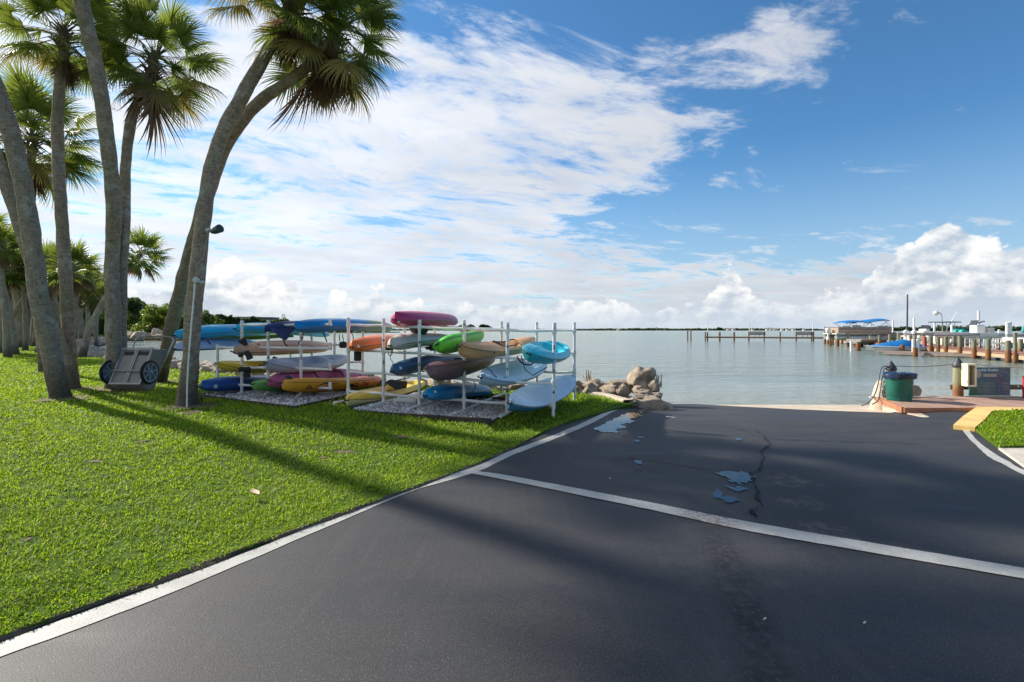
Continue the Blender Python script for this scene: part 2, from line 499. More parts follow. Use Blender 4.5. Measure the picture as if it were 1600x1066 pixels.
m_line, nt, b = new_mat('white_road_paint'); v = world_coords(nt)
w1 = noise_x(nt, v, 60, 5, 0.75).smooth(0.56, 0.66); w2 = noise_x(nt, v, 5, 4, 0.6)
c = mixc(nt, w2.smooth(0.3, 0.7), (0.36, 0.36, 0.335), (0.47, 0.465, 0.43))
c = mixc(nt, w1 * 0.75, c, (0.10, 0.10, 0.10))
c = mixc(nt, noise_x(nt, v, 7, 6, 0.75).smooth(0.55, 0.72) * 0.4, c, (0.22, 0.21, 0.20))
sp = nt.nodes.new('ShaderNodeSeparateXYZ'); nt.links.new(v, sp.inputs[0])
tx = (X(nt, sp.outputs[0]) - (0.62 + X(nt, sp.outputs[1]) * 0.245)).fn('ABSOLUTE').smooth(0.05, 0.45, 1, 0)
c = mixc(nt, tx * noise_x(nt, v, 34, 6, 0.75).smooth(0.42, 0.56) * 0.75, c, (0.16, 0.11, 0.08))
put(nt, b.inputs['Base Color'], c); b.inputs['Roughness'].default_value = 0.6
bump(nt, b, noise_x(nt, v, 130, 3), 0.4, 0.003)

m_yellow = paint('yellow_kerb_paint', (0.74, 0.50, 0.17), 0.6, 0.12, 3, 0.003, dirt=(0.45, 0.33, 0.15))
m_walk = paint('walk_concrete', (0.50, 0.45, 0.39), 0.85, 0.12, 3, 0.004, dirt=(0.3, 0.27, 0.22))
m_soil = paint('dark_soil', (0.11, 0.085, 0.055), 0.95, 0.3, 8, 0.02)

# ---- lawn soil sheet
m_lawn, nt, b = new_mat('lawn'); v = world_coords(nt)
pa = noise_x(nt, v, 0.7, 5, 0.6); pb = noise_x(nt, v, 14, 6, 0.7); pc = noise_x(nt, v, 2.6, 4, 0.6)
c = mixc(nt, pa.smooth(0.35, 0.65), (0.060, 0.120, 0.008), (0.110, 0.170, 0.010))
c = mixc(nt, pb.smooth(0.4, 0.7) * 0.75, c, (0.032, 0.065, 0.008))
c = mixc(nt, pc.smooth(0.66, 0.76) * 0.5, c, (0.15, 0.12, 0.04))
put(nt, b.inputs['Base Color'], c); b.inputs['Roughness'].default_value = 0.9; b.inputs['Specular IOR Level'].default_value = 0.1
bump(nt, b, pb + noise_x(nt, v, 60, 4) * 0.6, 0.9, 0.03)

# ---- water
m_water, nt, b = new_mat('bay_water'); v = world_coords(nt)
sp = nt.nodes.new('ShaderNodeSeparateXYZ'); nt.links.new(v, sp.inputs[0]); wx, wy = X(nt, sp.outputs[0]), X(nt, sp.outputs[1])
far = wy.smooth(14, 60)
vr = mapping(nt, v, (0.8, 1.25, 1), (0, 0, R(18)))
r1 = noise_x(nt, vr, 1.5, 3, 0.55, 0.3); r2 = noise_x(nt, vr, 5.0, 3, 0.6, 0.2); r3 = noise_x(nt, mapping(nt, v, (0.7, 1.6, 1), (0, 0, R(30))), 0.35, 3, 0.5)
calm = (noise_x(nt, mapping(nt, v, (0.25, 1, 1)), 0.10, 3, 0.5) + wy.smooth(16, 30) * 0.45).smooth(0.42, 0.78, 0.22, 1.5)
hgt = (r1 * 1.0 + r2 * 0.35 + r3 * 1.6) * calm
c = mixc(nt, noise_x(nt, mapping(nt, v, (0.3, 1, 1)), 0.03, 4).smooth(0.35, 0.65), (0.20, 0.245, 0.195), (0.21, 0.25, 0.215))
c = mixc(nt, wy.smooth(13, 24, 1, 0) * 0.7, c, (0.27, 0.28, 0.23))
c = mixc(nt, wy.smooth(70, 160), c, (0.19, 0.24, 0.16))
put(nt, b.inputs['Base Color'], c)
b.inputs['Roughness'].default_value = 0.13; b.inputs['IOR'].default_value = 1.33
bump(nt, b, hgt, 1.0, 0.11)
ring = []
wv, wf = [], []
# polar sheet reaching the horizon
NR, NA = 26, 48
for i in range(NR):
    rad = 0 if i == 0 else 6 * (1.38 ** i)
    for j in range(NA): wv.append((rad * math.sin(2 * math.pi * j / NA), 18 + rad * math.cos(2 * math.pi * j / NA), WATER))
for i in range(NR - 1):
    for j in range(NA): wf.append((i * NA + j, i * NA + (j + 1) % NA, (i + 1) * NA + (j + 1) % NA, (i + 1) * NA + j))
me = mk('water', wv, wf, m_water, True)
bm = bmesh.new(); bm.from_mesh(me); bmesh.ops.remove_doubles(bm, verts=bm.verts, dist=0.001); bmesh.ops.recalc_face_normals(bm, faces=bm.faces)
if sum(f.normal.z for f in bm.faces) < 0: bmesh.ops.reverse_faces(bm, faces=bm.faces)
bm.to_mesh(me); bm.free()
o = link('water', me); o['kind'] = 'structure'

# ---- shoreline of the lawn (photo pixels on the lawn surface)
shore_px = [(987, 631), (940, 620), (880, 612), (800, 610), (700, 607), (600, 603), (480, 596), (400, 590), (340, 583), (255, 575), (205, 567), (160, 560), (128, 556), (112, 547), (120, 538), (150, 531), (188, 526.5)]
shore = [gp(*q) for q in shore_px]
FARL = [(-62, 135), (-90, 175), (-330, 210), (-330, -40), (-9, -9)]
lawn_poly = [Vector(e).to_2d() if False else Vector(e) for e in EDGE[:-1]] + [Vector(s[:2]) for s in shore] + [Vector(q) for q in FARL[:-1]]
lawn = region('lawn', [(-9, -9)] + EDGE[1:-1] + [tuple(s[:2]) for s in shore] + FARL[:-1], z_lawn, m_lawn, 1.2, 0, 0.8)

# ---- road
def P2(pxs, zf=z_road): return [tuple(gp(x, y, zf)[:2]) for x, y in pxs]
far_edge = P2([(985, 629), (1040, 630), (1080, 631), (1150, 635), (1250, 640), (1330, 643), (1392, 645), (1400, 643), (1413, 637)])
road_poly = EDGE + far_edge + [(7.8, 10.12), (20, 10.12), (20, -9)]
road = region('road', road_poly, z_road, m_asphalt, 0.45, 0.0, 0.0)
z_apron = lambda x, y: z_road(x, y) - 0.012
apron = region('concrete_ramp', [(1.4, 9.6), (2.5, 11.3), (2.9, 12.0), (4.0, 15.8), (11.0, 15.8), (8.9, 12.3), (8.35, 11.6), (7.75, 10.2), (7.0, 9.4)], z_apron, m_conc, 0.3, 0.0, 0.5)
region('quay_ground', [(7.72, 9.6), (7.9, 10.9), (8.5, 11.75), (20, 11.75), (20, 9.6)], lambda x, y: -0.02, m_conc, 0.8, -0.012, 0.6)

def strip(name, U, L, lift, zf=z_road, mat=m_line):
    Uw = curve_pts([gp(x, y, zf) for x, y in U], 60); Lw = curve_pts([gp(x, y, zf) for x, y in L], 60)
    V = [Vector((q.x, q.y, zf(q.x, q.y) + lift)) for q in Uw + Lw]; n = len(Uw)
    # slightly ragged edges
    for i in range(2 * n): V[i].x += random.uniform(-.004, .004); V[i].y += random.uniform(-.004, .004)
    fc = [(i, n + i, n + i + 1, i + 1) for i in range(n - 1)]
    me = mk(name, V, fc, mat); 
    if me.polygons[0].normal.z < 0: me.flip_normals()
    o = link(name, me); o['kind'] = 'structure'; return o
Ue = [(-300, 1110), (0, 1005), (150, 951), (300, 897), (450, 838), (560, 792), (650, 756), (740, 730), (800, 704), (860, 682), (930, 652), (978, 632)]
Le = [(-300, 1140), (0, 1028), (150, 973), (300, 914), (450, 850), (560, 803), (650, 766), (745, 738), (800, 712), (860, 689), (930, 659), (990, 633)]
strip('painted_line', Ue, Le, 0.004)
strip('painted_line', [(745, 737), (800, 745), (1000, 783), (1145, 812), (1300, 839), (1600, 889), (1900, 942)],
      [(738, 741), (800, 753), (1000, 794), (1145, 826), (1300, 854), (1600, 906), (1900, 962)], 0.007)
strip('painted_line', [(1500, 667), (1511, 682), (1526, 697), (1546, 715), (1567, 725.5), (1600, 743), (1680, 778)],
      [(1511, 666), (1518, 678), (1532, 693), (1557, 711), (1577, 722), (1600, 735), (1690, 768)], 0.004)

# dark soil lip between lawn and asphalt
def lip(name, path, w0, w1, lift):
    V, Fc = [], []
    C = curve_pts([Vector((q[0], q[1], 0)) for q in path], 140)
    for i, q in enumerate(C):
        t = (C[min(i + 1, len(C) - 1)] - C[max(i - 1, 0)]).normalized(); nrm = Vector((-t.y, t.x, 0))
        a = q + nrm * (w0 + 0.02 * noise.noise(q * 6)); b2 = q - nrm * (w1 + 0.035 * noise.fractal(q * 5 + Vector((5, 0, 0)), .6, 2, 4))
        V += [Vector((a.x, a.y, z_lawn(a.x, a.y) + 0.004)), Vector((q.x, q.y, z_lawn(q.x, q.y) + 0.001)), Vector((b2.x, b2.y, z_road(b2.x, b2.y) + lift))]
    for i in range(len(C) - 1):
        Fc += [(3 * i, 3 * i + 1, 3 * i + 4, 3 * i + 3), (3 * i + 1, 3 * i + 2, 3 * i + 5, 3 * i + 4)]
    me = mk(name, V, Fc, m_soil)
    o = link(name, me); o['kind'] = 'structure'
lip('soil_edge', EDGE[1:], 0.012, 0.02, 0.003)

# ---- puddles, cracks
m_puddle, nt, b = new_mat('standing_water')
b.inputs['Base Color'].default_value = (0.02, 0.024, 0.03, 1); b.inputs['Roughness'].default_value = 0.02
b.inputs['IOR'].default_value = 1.33
v = world_coords(nt); pm = noise_x(nt, v, 5, 6, 0.7).smooth(0.30, 0.44)
put(nt, b.inputs['Base Color'], mixc(nt, pm, (0.030, 0.031, 0.034), (0.018, 0.020, 0.024)))
put(nt, b.inputs['Roughness'], 0.42 - pm * 0.39)
put(nt, b.inputs['Specular IOR Level'], 0.25 + pm * 0.25)
m_damp = m_puddle
def puddle(px, py, w, h, n=26, seed=0, ang=0.0, label=None):
    """irregular shallow water film at a spot on the road (size in photo pixels at that spot)"""
    c0 = gp(px, py, z_road); sx = w / F * c0.y / 2; g1 = gp(px, py - h / 2, z_road); g2 = gp(px, py + h / 2, z_road); sy = abs(g1.y - g2.y) / 2
    V = [Vector((c0.x, c0.y, z_road(c0.x, c0.y) + 0.008))]
    for i in range(n):
        a = 2 * math.pi * i / n; r = 0.72 + 0.55 * noise.fractal(Vector((math.cos(a) * 1.6, math.sin(a) * 1.6, seed * 3.3)), 0.6, 2.0, 4)
        x = math.cos(a) * sx * r; y = math.sin(a) * sy * r
        x, y = x * math.cos(ang) - y * math.sin(ang), x * math.sin(ang) + y * math.cos(ang)
        V.append(Vector((c0.x + x, c0.y + y, z_road(c0.x + x, c0.y + y) + 0.008)))
    me = mk('puddle', V, [(0, i + 1, (i + 1) % n + 1) for i in range(n)], m_puddle)
    o = link('puddle', me); o['kind'] = 'structure'; return o
def puddle_poly(pxs, sub=8):
    C = [gp(x, y, z_road) for x, y in pxs]; C = curve_pts(C + [C[0]], len(C) * sub)[:-1]
    C = [q + Vector((noise.fractal(q * 7, .6, 2, 4) * .05, noise.fractal(q * 9, .6, 2, 4) * .10, 0)) for q in C]
    region('puddle', [(q.x, q.y) for q in C], z_road, m_puddle, 0.4, 0.008)
puddle_poly([(925, 671), (950, 660), (972, 650), (1000, 641), (1022, 638), (1028, 641), (1000, 646), (1003, 651), (984, 655), (990, 659), (970, 664), (975, 668), (962, 673), (978, 677), (950, 676)])
puddle_poly([(1118, 740), (1135, 737), (1160, 739), (1176, 742), (1174, 754), (1158, 756), (1140, 753), (1134, 745)])
puddle_poly([(1116, 772), (1124, 769), (1136, 778), (1156, 783), (1148, 787), (1130, 786)])
puddle_poly([(1136, 762), (1152, 761), (1166, 764), (1160, 769), (1146, 767)])
for q in [(997, 723, 22, 8, 1), (1153, 687, 18, 5, 2), (1048, 652, 22, 3, 5), (1001, 684, 12, 2.4, 10), (996, 690, 20, 2.4, 11)]:
    puddle(q[0], q[1], q[2], q[3], 22, q[4])
m_crack = paint('crack_shadow', (0.006, 0.006, 0.007), 0.95, 0.3, 20)
def crack(pts, w=0.02, jit=0.05):
    C = [gp(x, y, z_road) for x, y in pts]; C = curve_pts(C, max(12, int(sum((a - b).length for a, b in zip(C, C[1:])) / 0.03)))
    V, n = [], len(C)
    for i, q in enumerate(C):
        t = (C[min(i + 1, n - 1)] - C[max(i - 1, 0)]).normalized(); nr = Vector((-t.y, t.x, 0))
        q = q + nr * jit * noise.fractal(q * 3.5, 0.5, 2.0, 5)
        ww = w * (0.25 + 1.5 * abs(noise.noise(q * 5 + Vector((9, 1, 0))))) * min(1, i / 6, (n - 1 - i) / 6)
        for s in (-1, 1):
            p = q + nr * s * ww * 0.5; V.append(Vector((p.x, p.y, z_road(p.x, p.y) + 0.011)))
    me = mk('road_crack', V, [(2 * i, 2 * i + 1, 2 * i + 3, 2 * i + 2) for i in range(n - 1)], m_crack)
    o = link('road_crack', me); o['kind'] = 'structure'
crack([(1182, 672), (1196, 686), (1200, 697), (1190, 706), (1193, 722), (1180, 738), (1176, 752), (1186, 772), (1188, 784), (1178, 800), (1182, 812)], 0.032)
crack([(1180, 796), (1178, 803), (1183, 811)], 0.08, 0.02)
crack([(1180, 685), (1220, 687), (1300, 690), (1380, 692), (1440, 694)], 0.026, 0.04)
crack([(962, 713), (1000, 720), (1040, 725), (1090, 732), (1140, 736), (1175, 740)], 0.022)
crack([(985, 744), (1000, 735), (1008, 738)], 0.02, 0.02)
crack([(1200, 698), (1215, 705)], 0.012, 0.02)
crack([(1046, 771), (1066, 773), (1090, 785)], 0.012, 0.03)
crack([(1145, 668), (1165, 674), (1182, 684)], 0.012, 0.03)

# ---- right verge: grass patch, yellow ramp kerb, concrete walk
z_verge = lambda x, y: 0.05 + 0.01 * noise.noise(Vector((x, y, 0)))
verge = region('lawn', P2([(1524, 669), (1535, 661), (1540, 655), (1552, 643), (1600, 641.5)], z_verge) + [(13.5, 10.05), (20, 10.05), (20, 6.6), (13, 6.7)] + P2([(1600, 697), (1562, 697)], z_verge), z_verge, m_lawn, 0.3, 0, 0.1)
region('pavement', P2([(1560, 699), (1566, 697.6), (1600, 697.6)], z_flat(0.03)) + [(9.5, 6.85), (20, 6.55), (20, 4.2)] + P2([(1640, 748), (1600, 727)], z_flat(0.03)), z_flat(0.03), m_walk, 0.5, 0, 0.05)
yk = P2([(1489.5, 664), (1523.6, 667.5), (1538, 656), (1550, 642), (1600, 640.5)], z_flat(0.07)) + [(20, 10.12), (20, 10.27)] + P2([(1600, 636.5), (1526, 635.5), (1505, 650)], z_flat(0.07))
region('kerb', yk, z_flat(0.07), m_yellow, 0.5, 0, 0.1)

# ---- dirt patches in the lawn
for (px, py, w, h) in [(625, 684, 30, 6), (540, 707, 40, 5), (505, 716, 14, 4), (225, 690, 12, 5), (200, 612, 60, 12), (300, 645, 40, 8), (40, 845, 16, 8), (150, 722, 30, 5)]:
    c0 = gp(px, py); sx = w / F * c0.y / 2; sy = abs(gp(px, py - h / 2).y - gp(px, py + h / 2).y) / 2
    n = 22; V = [c0 + Vector((0, 0, 0.012))]
    for i in range(n):
        a = 2 * math.pi * i / n; r = 0.8 + 0.6 * noise.fractal(Vector((math.cos(a) * 2, math.sin(a) * 2, px)), 0.6, 2.0, 4)
        x = c0.x + math.cos(a) * sx * r; y = c0.y + math.sin(a) * sy * r; V.append(Vector((x, y, z_lawn(x, y) + 0.010)))
    me = mk('bare_soil', V, [(0, i + 1, (i + 1) % n + 1) for i in range(n)], paint('bare_soil', (0.13, 0.085, 0.05), 0.95, 0.35, 9, 0.02))
    o = link('bare_soil', me); o['kind'] = 'structure'
DIRT = [(gp(40, 845), .10, .07), (gp(225, 690), .15, .10), (gp(150, 722), .14, .06), (gp(455, 735), .10, .05), (gp(340, 760), .08, .05), (gp(120, 780), .12, .05)] + [(gp(625, 684), .25, .12), (gp(540, 707), .22, .10), (gp(505, 716), .1, .07), (gp(200, 612), .5, .25), (gp(300, 645), .3, .2)]

# pale kerb stone along the shore edge of the lawn
kerbs = [gp(px, py) for px, py in [(982, 629.5), (940, 618), (880, 610.5), (800, 608.5), (700, 605.5), (600, 601.5)]]
kc = curve_pts(kerbs, 60)
V, Fc = [], []
for i, q in enumerate(kc):
    t = (kc[min(i + 1, 60)] - kc[max(i - 1, 0)]).normalized(); nr = Vector((-t.y, t.x, 0))
    for dxx, z in ((-.13, -.3), (-.13, .05), (-.10, .065), (.08, .065), (.12, .04), (.12, -.5)):
        V.append(Vector((q.x - nr.x * dxx, q.y - nr.y * dxx, q.z + z)))
for i in range(60):
    for j in range(5): Fc.append((i * 6 + j, i * 6 + j + 1, (i + 1) * 6 + j + 1, (i + 1) * 6 + j))
me = mk('kerb', V, Fc, m_conc); bm = bmesh.new(); bm.from_mesh(me); bmesh.ops.recalc_face_normals(bm, faces=bm.faces); bm.to_mesh(me); bm.free()
o = link('kerb', me); o['kind'] = 'structure'

# ---- grass blades (one uncountable mass), denser and finer close to the viewer
m_grass, nt, b = new_mat('grass_blade')
at = nt.nodes.new('ShaderNodeAttribute'); at.attribute_name = 'tint'; at.attribute_type = 'GEOMETRY'
t = X(nt, at.outputs['Fac']); v = world_coords(nt)
c = mixc(nt, t.smooth(0.0, 0.55), (0.085, 0.215, 0.012), (0.235, 0.400, 0.012))
c = mixc(nt, t.smooth(0.55, 0.95), c, (0.36, 0.43, 0.040))
c = mixc(nt, noise_x(nt, v, 0.9, 4).smooth(0.45, 0.7) * 0.45, c, (0.25, 0.33, 0.010))
c = mixc(nt, noise_x(nt, v, 2.3, 5, 0.65).smooth(0.50, 0.66) * 0.70, c, (0.050, 0.12, 0.012))  # dark green patches, strengthened to paint shadow variation into the lawn colour
c = mixc(nt, noise_x(nt, mapping(nt, v, (1, 1, 1), (0, 0, 0), (9, 3, 0)), 1.7, 6, 0.7).smooth(0.57, 0.70) * 0.75, c, (0.27, 0.23, 0.085))
c = mixc(nt, t.smooth(0.955, 0.97), c, (0.38, 0.30, 0.15))
put(nt, b.inputs['Base Color'], c); b.inputs['Roughness'].default_value = 0.5; b.inputs['Specular IOR Level'].default_value = 0.22
tr = nt.nodes.new('ShaderNodeBsdfTranslucent'); put(nt, tr.inputs[0], mixc(nt, 0.5, c, (0.46, 0.62, 0.02)))
mx = nt.nodes.new('ShaderNodeMixShader'); mx.inputs[0].default_value = 0.45
nt.links.new(b.outputs[0], mx.inputs[1]); nt.links.new(tr.outputs[0], mx.inputs[2]); nt.links.new(mx.outputs[0], nt.nodes['Material Output'].inputs[0])

def pip(xs, ys, poly):
    inside = np.zeros(len(xs), bool); j = len(poly) - 1
    for i in range(len(poly)):
        xi, yi = poly[i][:2]; xj, yj = poly[j][:2]
        if yi != yj:
            cnd = ((yi > ys) != (yj > ys)) & (xs < (xj - xi) * (ys - yi) / (yj - yi) + xi)
            inside ^= cnd
        j = i
    return inside
def np_z(xs, ys, zf):
    return np.array([zf(float(x), float(y)) for x, y in zip(xs, ys)])
BED_R = None
def blades(name, xs, ys, zs, dist):
    n = len(xs)
    wd = np.maximum(0.0068, dist * 0.0016) * RNG.uniform(0.7, 1.3, n); hh = np.maximum(0.036, np.minimum(0.06, dist * 0.0055)) * RNG.uniform(0.5, 1.25, n)
    if name == 'grass' and len(xs) > 50000: hh *= np.clip(np.array([edge_dist(float(q), float(w_)) for q, w_ in zip(xs, ys)]) / .30, .50, 1)
    a = RNG.uniform(0, 2 * np.pi, n); lean = RNG.uniform(0.3, 1.5, n) * hh
    fa = a + RNG.normal(0, 0.5, n) + np.pi / 2
    dxv, dyv = np.cos(a), np.sin(a); sx, sy = np.cos(fa) * wd / 2, np.sin(fa) * wd / 2
    P = np.zeros((n, 5, 3))
    P[:, 0] = np.stack([xs - sx, ys - sy, zs], 1); P[:, 1] = np.stack([xs + sx, ys + sy, zs], 1)
    mxx, myy, mzz = xs + dxv * lean * 0.35, ys + dyv * lean * 0.35, zs + hh * 0.65
    P[:, 2] = np.stack([mxx + sx, myy + sy, mzz], 1); P[:, 3] = np.stack([mxx - sx, myy - sy, mzz], 1)
    P[:, 4] = np.stack([xs + dxv * lean, ys + dyv * lean, zs + hh * RNG.uniform(0.75, 1.05, n)], 1)
    me = bpy.data.meshes.new(name)
    me.vertices.add(n * 5); me.vertices.foreach_set('co', P.reshape(-1))
    me.loops.add(n * 7); me.polygons.add(n * 2)
    base = (np.arange(n) * 5)[:, None]
    me.loops.foreach_set('vertex_index', (base + np.array([0, 1, 2, 3, 3, 2, 4])).reshape(-1).astype(np.int32))
    ls = np.zeros((n, 2), np.int32); ls[:, 0] = np.arange(n) * 7; ls[:, 1] = np.arange(n) * 7 + 4
    me.polygons.foreach_set('loop_start', ls.reshape(-1))
    me.polygons.foreach_set('use_smooth', np.ones(n * 2, bool))
    me.update(calc_edges=True)
    at = me.attributes.new('tint', 'FLOAT', 'POINT'); tv = np.repeat(RNG.uniform(0, 1, n), 5).astype(np.float32); at.data.foreach_set('value', tv)
    me.materials.append(m_grass)
    return link(name, me)
# ================================================================== GRAVEL BEDS
U_ = Vector((-0.961, 0.276, 0)).normalized(); V_ = Vector((0.276, 0.961, 0)).normalized()
bedR_a = gp(766, 664); bedR_b = gp(548, 641)
bedR = [bedR_a, bedR_b, bedR_b + V_ * 2.5, bedR_a + V_ * 2.6]
bedL_a = gp(460, 639); bedL_b = gp(309, 620)
bedL = [bedL_a, bedL_b, bedL_b + V_ * 2.0, bedL_a + V_ * 2.3]
m_stone, nt, b = new_mat('white_gravel')
at = nt.nodes.new('ShaderNodeAttribute'); at.attribute_name = 'tint'
c = mixc(nt, X(nt, at.outputs['Fac']).smooth(0, 0.8), (0.30, 0.28, 0.27), (0.74, 0.72, 0.70))
c = mixc(nt, X(nt, at.outputs['Fac']).smooth(0.88, 0.95), c, (0.42, 0.28, 0.2))
put(nt, b.inputs['Base Color'], c); b.inputs['Roughness'].default_value = 0.8
m_edge = paint('edging_wood', (0.045, 0.035, 0.03), 0.8, 0.3, 8, 0.004)
ico = bmesh.new(); bmesh.ops.create_icosphere(ico, subdivisions=1, radius=1)
ICOV = np.array([v.co[:] for v in ico.verts]); ICOF = np.array([[v.index for v in f.verts] for f in ico.faces]); ico.free()
def gravel_bed(poly, label, n):
    c0 = sum(poly, Vector()) / 4
    root = empty('gravel_bed', c0, label, 'gravel bed', 'white gravel beds under the kayak racks')
    for a, b2 in zip(poly, poly[1:] + poly[:1]):
        mb = MB(); d = (b2 - a); mid = (a + b2) / 2
        mb.box((mid.x, mid.y, mid.z - 0.01), (d.length + 0.04, 0.035, 0.13), math.atan2(d.y, d.x), bev=0.005)
        mb.build('edging_board', m_edge, root)
    mbv = [Vector((p.x, p.y, z_lawn(p.x, p.y) + 0.012)) for p in poly]
    link('bed_liner', mk('bed_liner', [q - c0 for q in mbv], [(0, 1, 2, 3)], paint('liner', (0.10, 0.095, 0.09), 0.9, 0.3, 10)), root)
    u = RNG.uniform(0, 1, (n, 2)); P0, P1, P2_, P3 = (np.array(p) for p in poly)
    pos = (P0 * (1 - u[:, :1]) + P1 * u[:, :1]) * (1 - u[:, 1:]) + (P3 * (1 - u[:, :1]) + P2_ * u[:, :1]) * u[:, 1:]
    pos[:, 2] = np_z(pos[:, 0], pos[:, 1], z_lawn) + 0.012 + RNG.uniform(0, 0.02, n)
    r = RNG.uniform(0.010, 0.026, n)[:, None, None]; sc = RNG.uniform(0.6, 1.25, (n, 1, 3))
    V = ICOV[None] * r * sc * RNG.uniform(0.85, 1.15, (n, len(ICOV), 1)) + pos[:, None, :] - np.array(c0)
    me = bpy.data.meshes.new('gravel'); k = len(ICOV); m = len(ICOF)
    me.vertices.add(n * k); me.vertices.foreach_set('co', V.reshape(-1))
    me.loops.add(n * m * 3); me.polygons.add(n * m)
    me.loops.foreach_set('vertex_index', (ICOF[None] + (np.arange(n) * k)[:, None, None]).reshape(-1).astype(np.int32))
    me.polygons.foreach_set('loop_start', (np.arange(n * m) * 3).astype(np.int32)); me.update(calc_edges=True)
    a = me.attributes.new('tint', 'FLOAT', 'POINT'); a.data.foreach_set('value', np.repeat(RNG.uniform(0, 1, n), k).astype(np.float32))
    me.materials.append(m_stone)
    o = link('gravel', me, root); o['kind'] = 'stuff'
gravel_bed(bedR, 'bed of white gravel with dark edging under the kayak rack nearest the road', 9000)
gravel_bed(bedL, 'smaller bed of grey-white gravel under the kayak rack beside the palms', 5000)

# ================================================================== GRASS
NB = 720000
yy = 2.35 + (RNG.uniform(0, 1, NB) ** 2.1) * 42
xx = RNG.uniform(-1.15, 1.05, NB) * yy
lp = [(e[0], e[1]) for e in EDGE] + [tuple(s[:2]) for s in shore] + FARL
keep = pip(xx, yy, lp)
xx, yy = xx[keep], yy[keep]
w = np.minimum(1, (np.abs(xx) + 4) / (np.abs(xx).max() + 4) * 3.0); k2 = RNG.uniform(0, 1, len(xx)) < 0.85
xx, yy = xx[k2], yy[k2]
for bed in (bedR, bedL):
    k3 = ~pip(xx, yy, [(p.x, p.y) for p in bed]); xx, yy = xx[k3], yy[k3]
EC = curve_pts([Vector((q[0], q[1], 0)) for q in EDGE[1:]], 300)
ex, ey = [], []
for _ in range(5000):
    i = int(len(EC) * RNG.uniform(0.28, 0.999)); q = EC[min(i, len(EC) - 1)]; m_ = max(0, noise.noise(q * 2.2) * .06 + .025); ex.append(q.x + RNG.uniform(-.09, m_ * .35)); ey.append(q.y + RNG.uniform(-.05, .03))
xx = np.concatenate([xx, ex]); yy = np.concatenate([yy, ey])
# thinner over the bare patches
for c0, rx, ry in DIRT:
    d = ((xx - c0.x) / rx) ** 2 + ((yy - c0.y) / ry) ** 2
    k4 = (d > 1.0) | (RNG.uniform(0, 1, len(xx)) < 0.12); xx, yy = xx[k4], yy[k4]
clump = np.array([noise.noise(Vector((x * 5, y * 5, 0))) + 0.5 * noise.noise(Vector((x * 1.3, y * 1.3, 5))) for x, y in zip(xx[:], yy[:])])
clump += 0.5 * np.array([noise.noise(Vector((x * 11, y * 11, 9))) for x, y in zip(xx, yy)]); k5 = RNG.uniform(-0.75, 0.6, len(xx)) < clump + 0.20; xx, yy = xx[k5], yy[k5]
zz = np_z(xx, yy, z_lawn)
g = blades('grass', xx, yy, zz, yy); g['kind'] = 'stuff'; g['label'] = 'thick green lawn grass left of the road'
# verge on the right
n = 34000; ux = RNG.uniform(5.9, 14, n); uy = RNG.uniform(6.4, 10.1, n)
vp = P2([(1526, 669), (1537, 661), (1542, 655), (1554, 644), (1600, 642)], z_verge) + [(13.5, 10.0), (20, 10.0), (20, 6.65), (13, 6.75)] + P2([(1600, 696.5), (1560, 698)], z_verge)
kk = pip(ux, uy, vp); ux, uy = ux[kk], uy[kk]
g = blades('grass', ux, uy, np.full(len(ux), 0.05), uy); g['kind'] = 'stuff'; g['label'] = 'grass on the small verge right of the road'

# ================================================================== PALMS
m_trunk, nt, b = new_mat('palm_bark'); v = world_coords(nt)
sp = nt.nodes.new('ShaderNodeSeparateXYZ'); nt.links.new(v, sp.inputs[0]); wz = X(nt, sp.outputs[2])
rings = noise_x(nt, mapping(nt, v, (5.0, 5.0, 14)), 1.6, 6, 0.7, 0.6)
chip = noise_x(nt, mapping(nt, v, (14, 14, 5)), 1.6, 6, 0.7); lich = noise_x(nt, v, 3.0, 6, 0.7); moss = noise_x(nt, v, 1.1, 5, 0.65)
c = mixc(nt, rings.smooth(0.3, 0.7), (0.25, 0.195, 0.14), (0.45, 0.375, 0.28))
c = mixc(nt, chip.smooth(0.5, 0.72) * 0.7, c, (0.10, 0.070, 0.046))
c = mixc(nt, lich.smooth(0.53, 0.64) * 0.75, c, (0.50, 0.48, 0.40))
c = mixc(nt, moss.smooth(0.54, 0.68) * 0.45, c, (0.19, 0.21, 0.11))
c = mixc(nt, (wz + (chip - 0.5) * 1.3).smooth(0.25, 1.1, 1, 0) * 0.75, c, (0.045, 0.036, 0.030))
put(nt, b.inputs['Base Color'], c); b.inputs['Roughness'].default_value = 0.92; b.inputs['Specular IOR Level'].default_value = 0.2
bump(nt, b, rings * 1.0 + chip * 1.2 + noise_x(nt, v, 26, 4, 0.7) * 0.4, 1.0, 0.035)

def leafmat(name, a, b_, tcol, trans=0.45, rough=0.45):
    m, nt, b = new_mat(name); v = obj_coords(nt)
    oi = nt.nodes.new('ShaderNodeObjectInfo'); r = X(nt, oi.outputs['Random'])
    c = mixc(nt, (r * 0.5 + noise_x(nt, v, 2.2, 4) * 0.7).smooth(0.25, 0.85), a, b_)
    put(nt, b.inputs['Base Color'], c); b.inputs['Roughness'].default_value = rough; b.inputs['Specular IOR Level'].default_value = 0.35
    tr = nt.nodes.new('ShaderNodeBsdfTranslucent'); put(nt, tr.inputs[0], mixc(nt, 0.6, c, tcol))
    mx = nt.nodes.new('ShaderNodeMixShader'); mx.inputs[0].default_value = trans
    nt.links.new(b.outputs[0], mx.inputs[1]); nt.links.new(tr.outputs[0], mx.inputs[2]); nt.links.new(mx.outputs[0], nt.nodes['Material Output'].inputs[0])
    return m
m_frond = leafmat('palm_frond', (0.060, 0.100, 0.022), (0.140, 0.195, 0.035), (0.28, 0.34, 0.04))
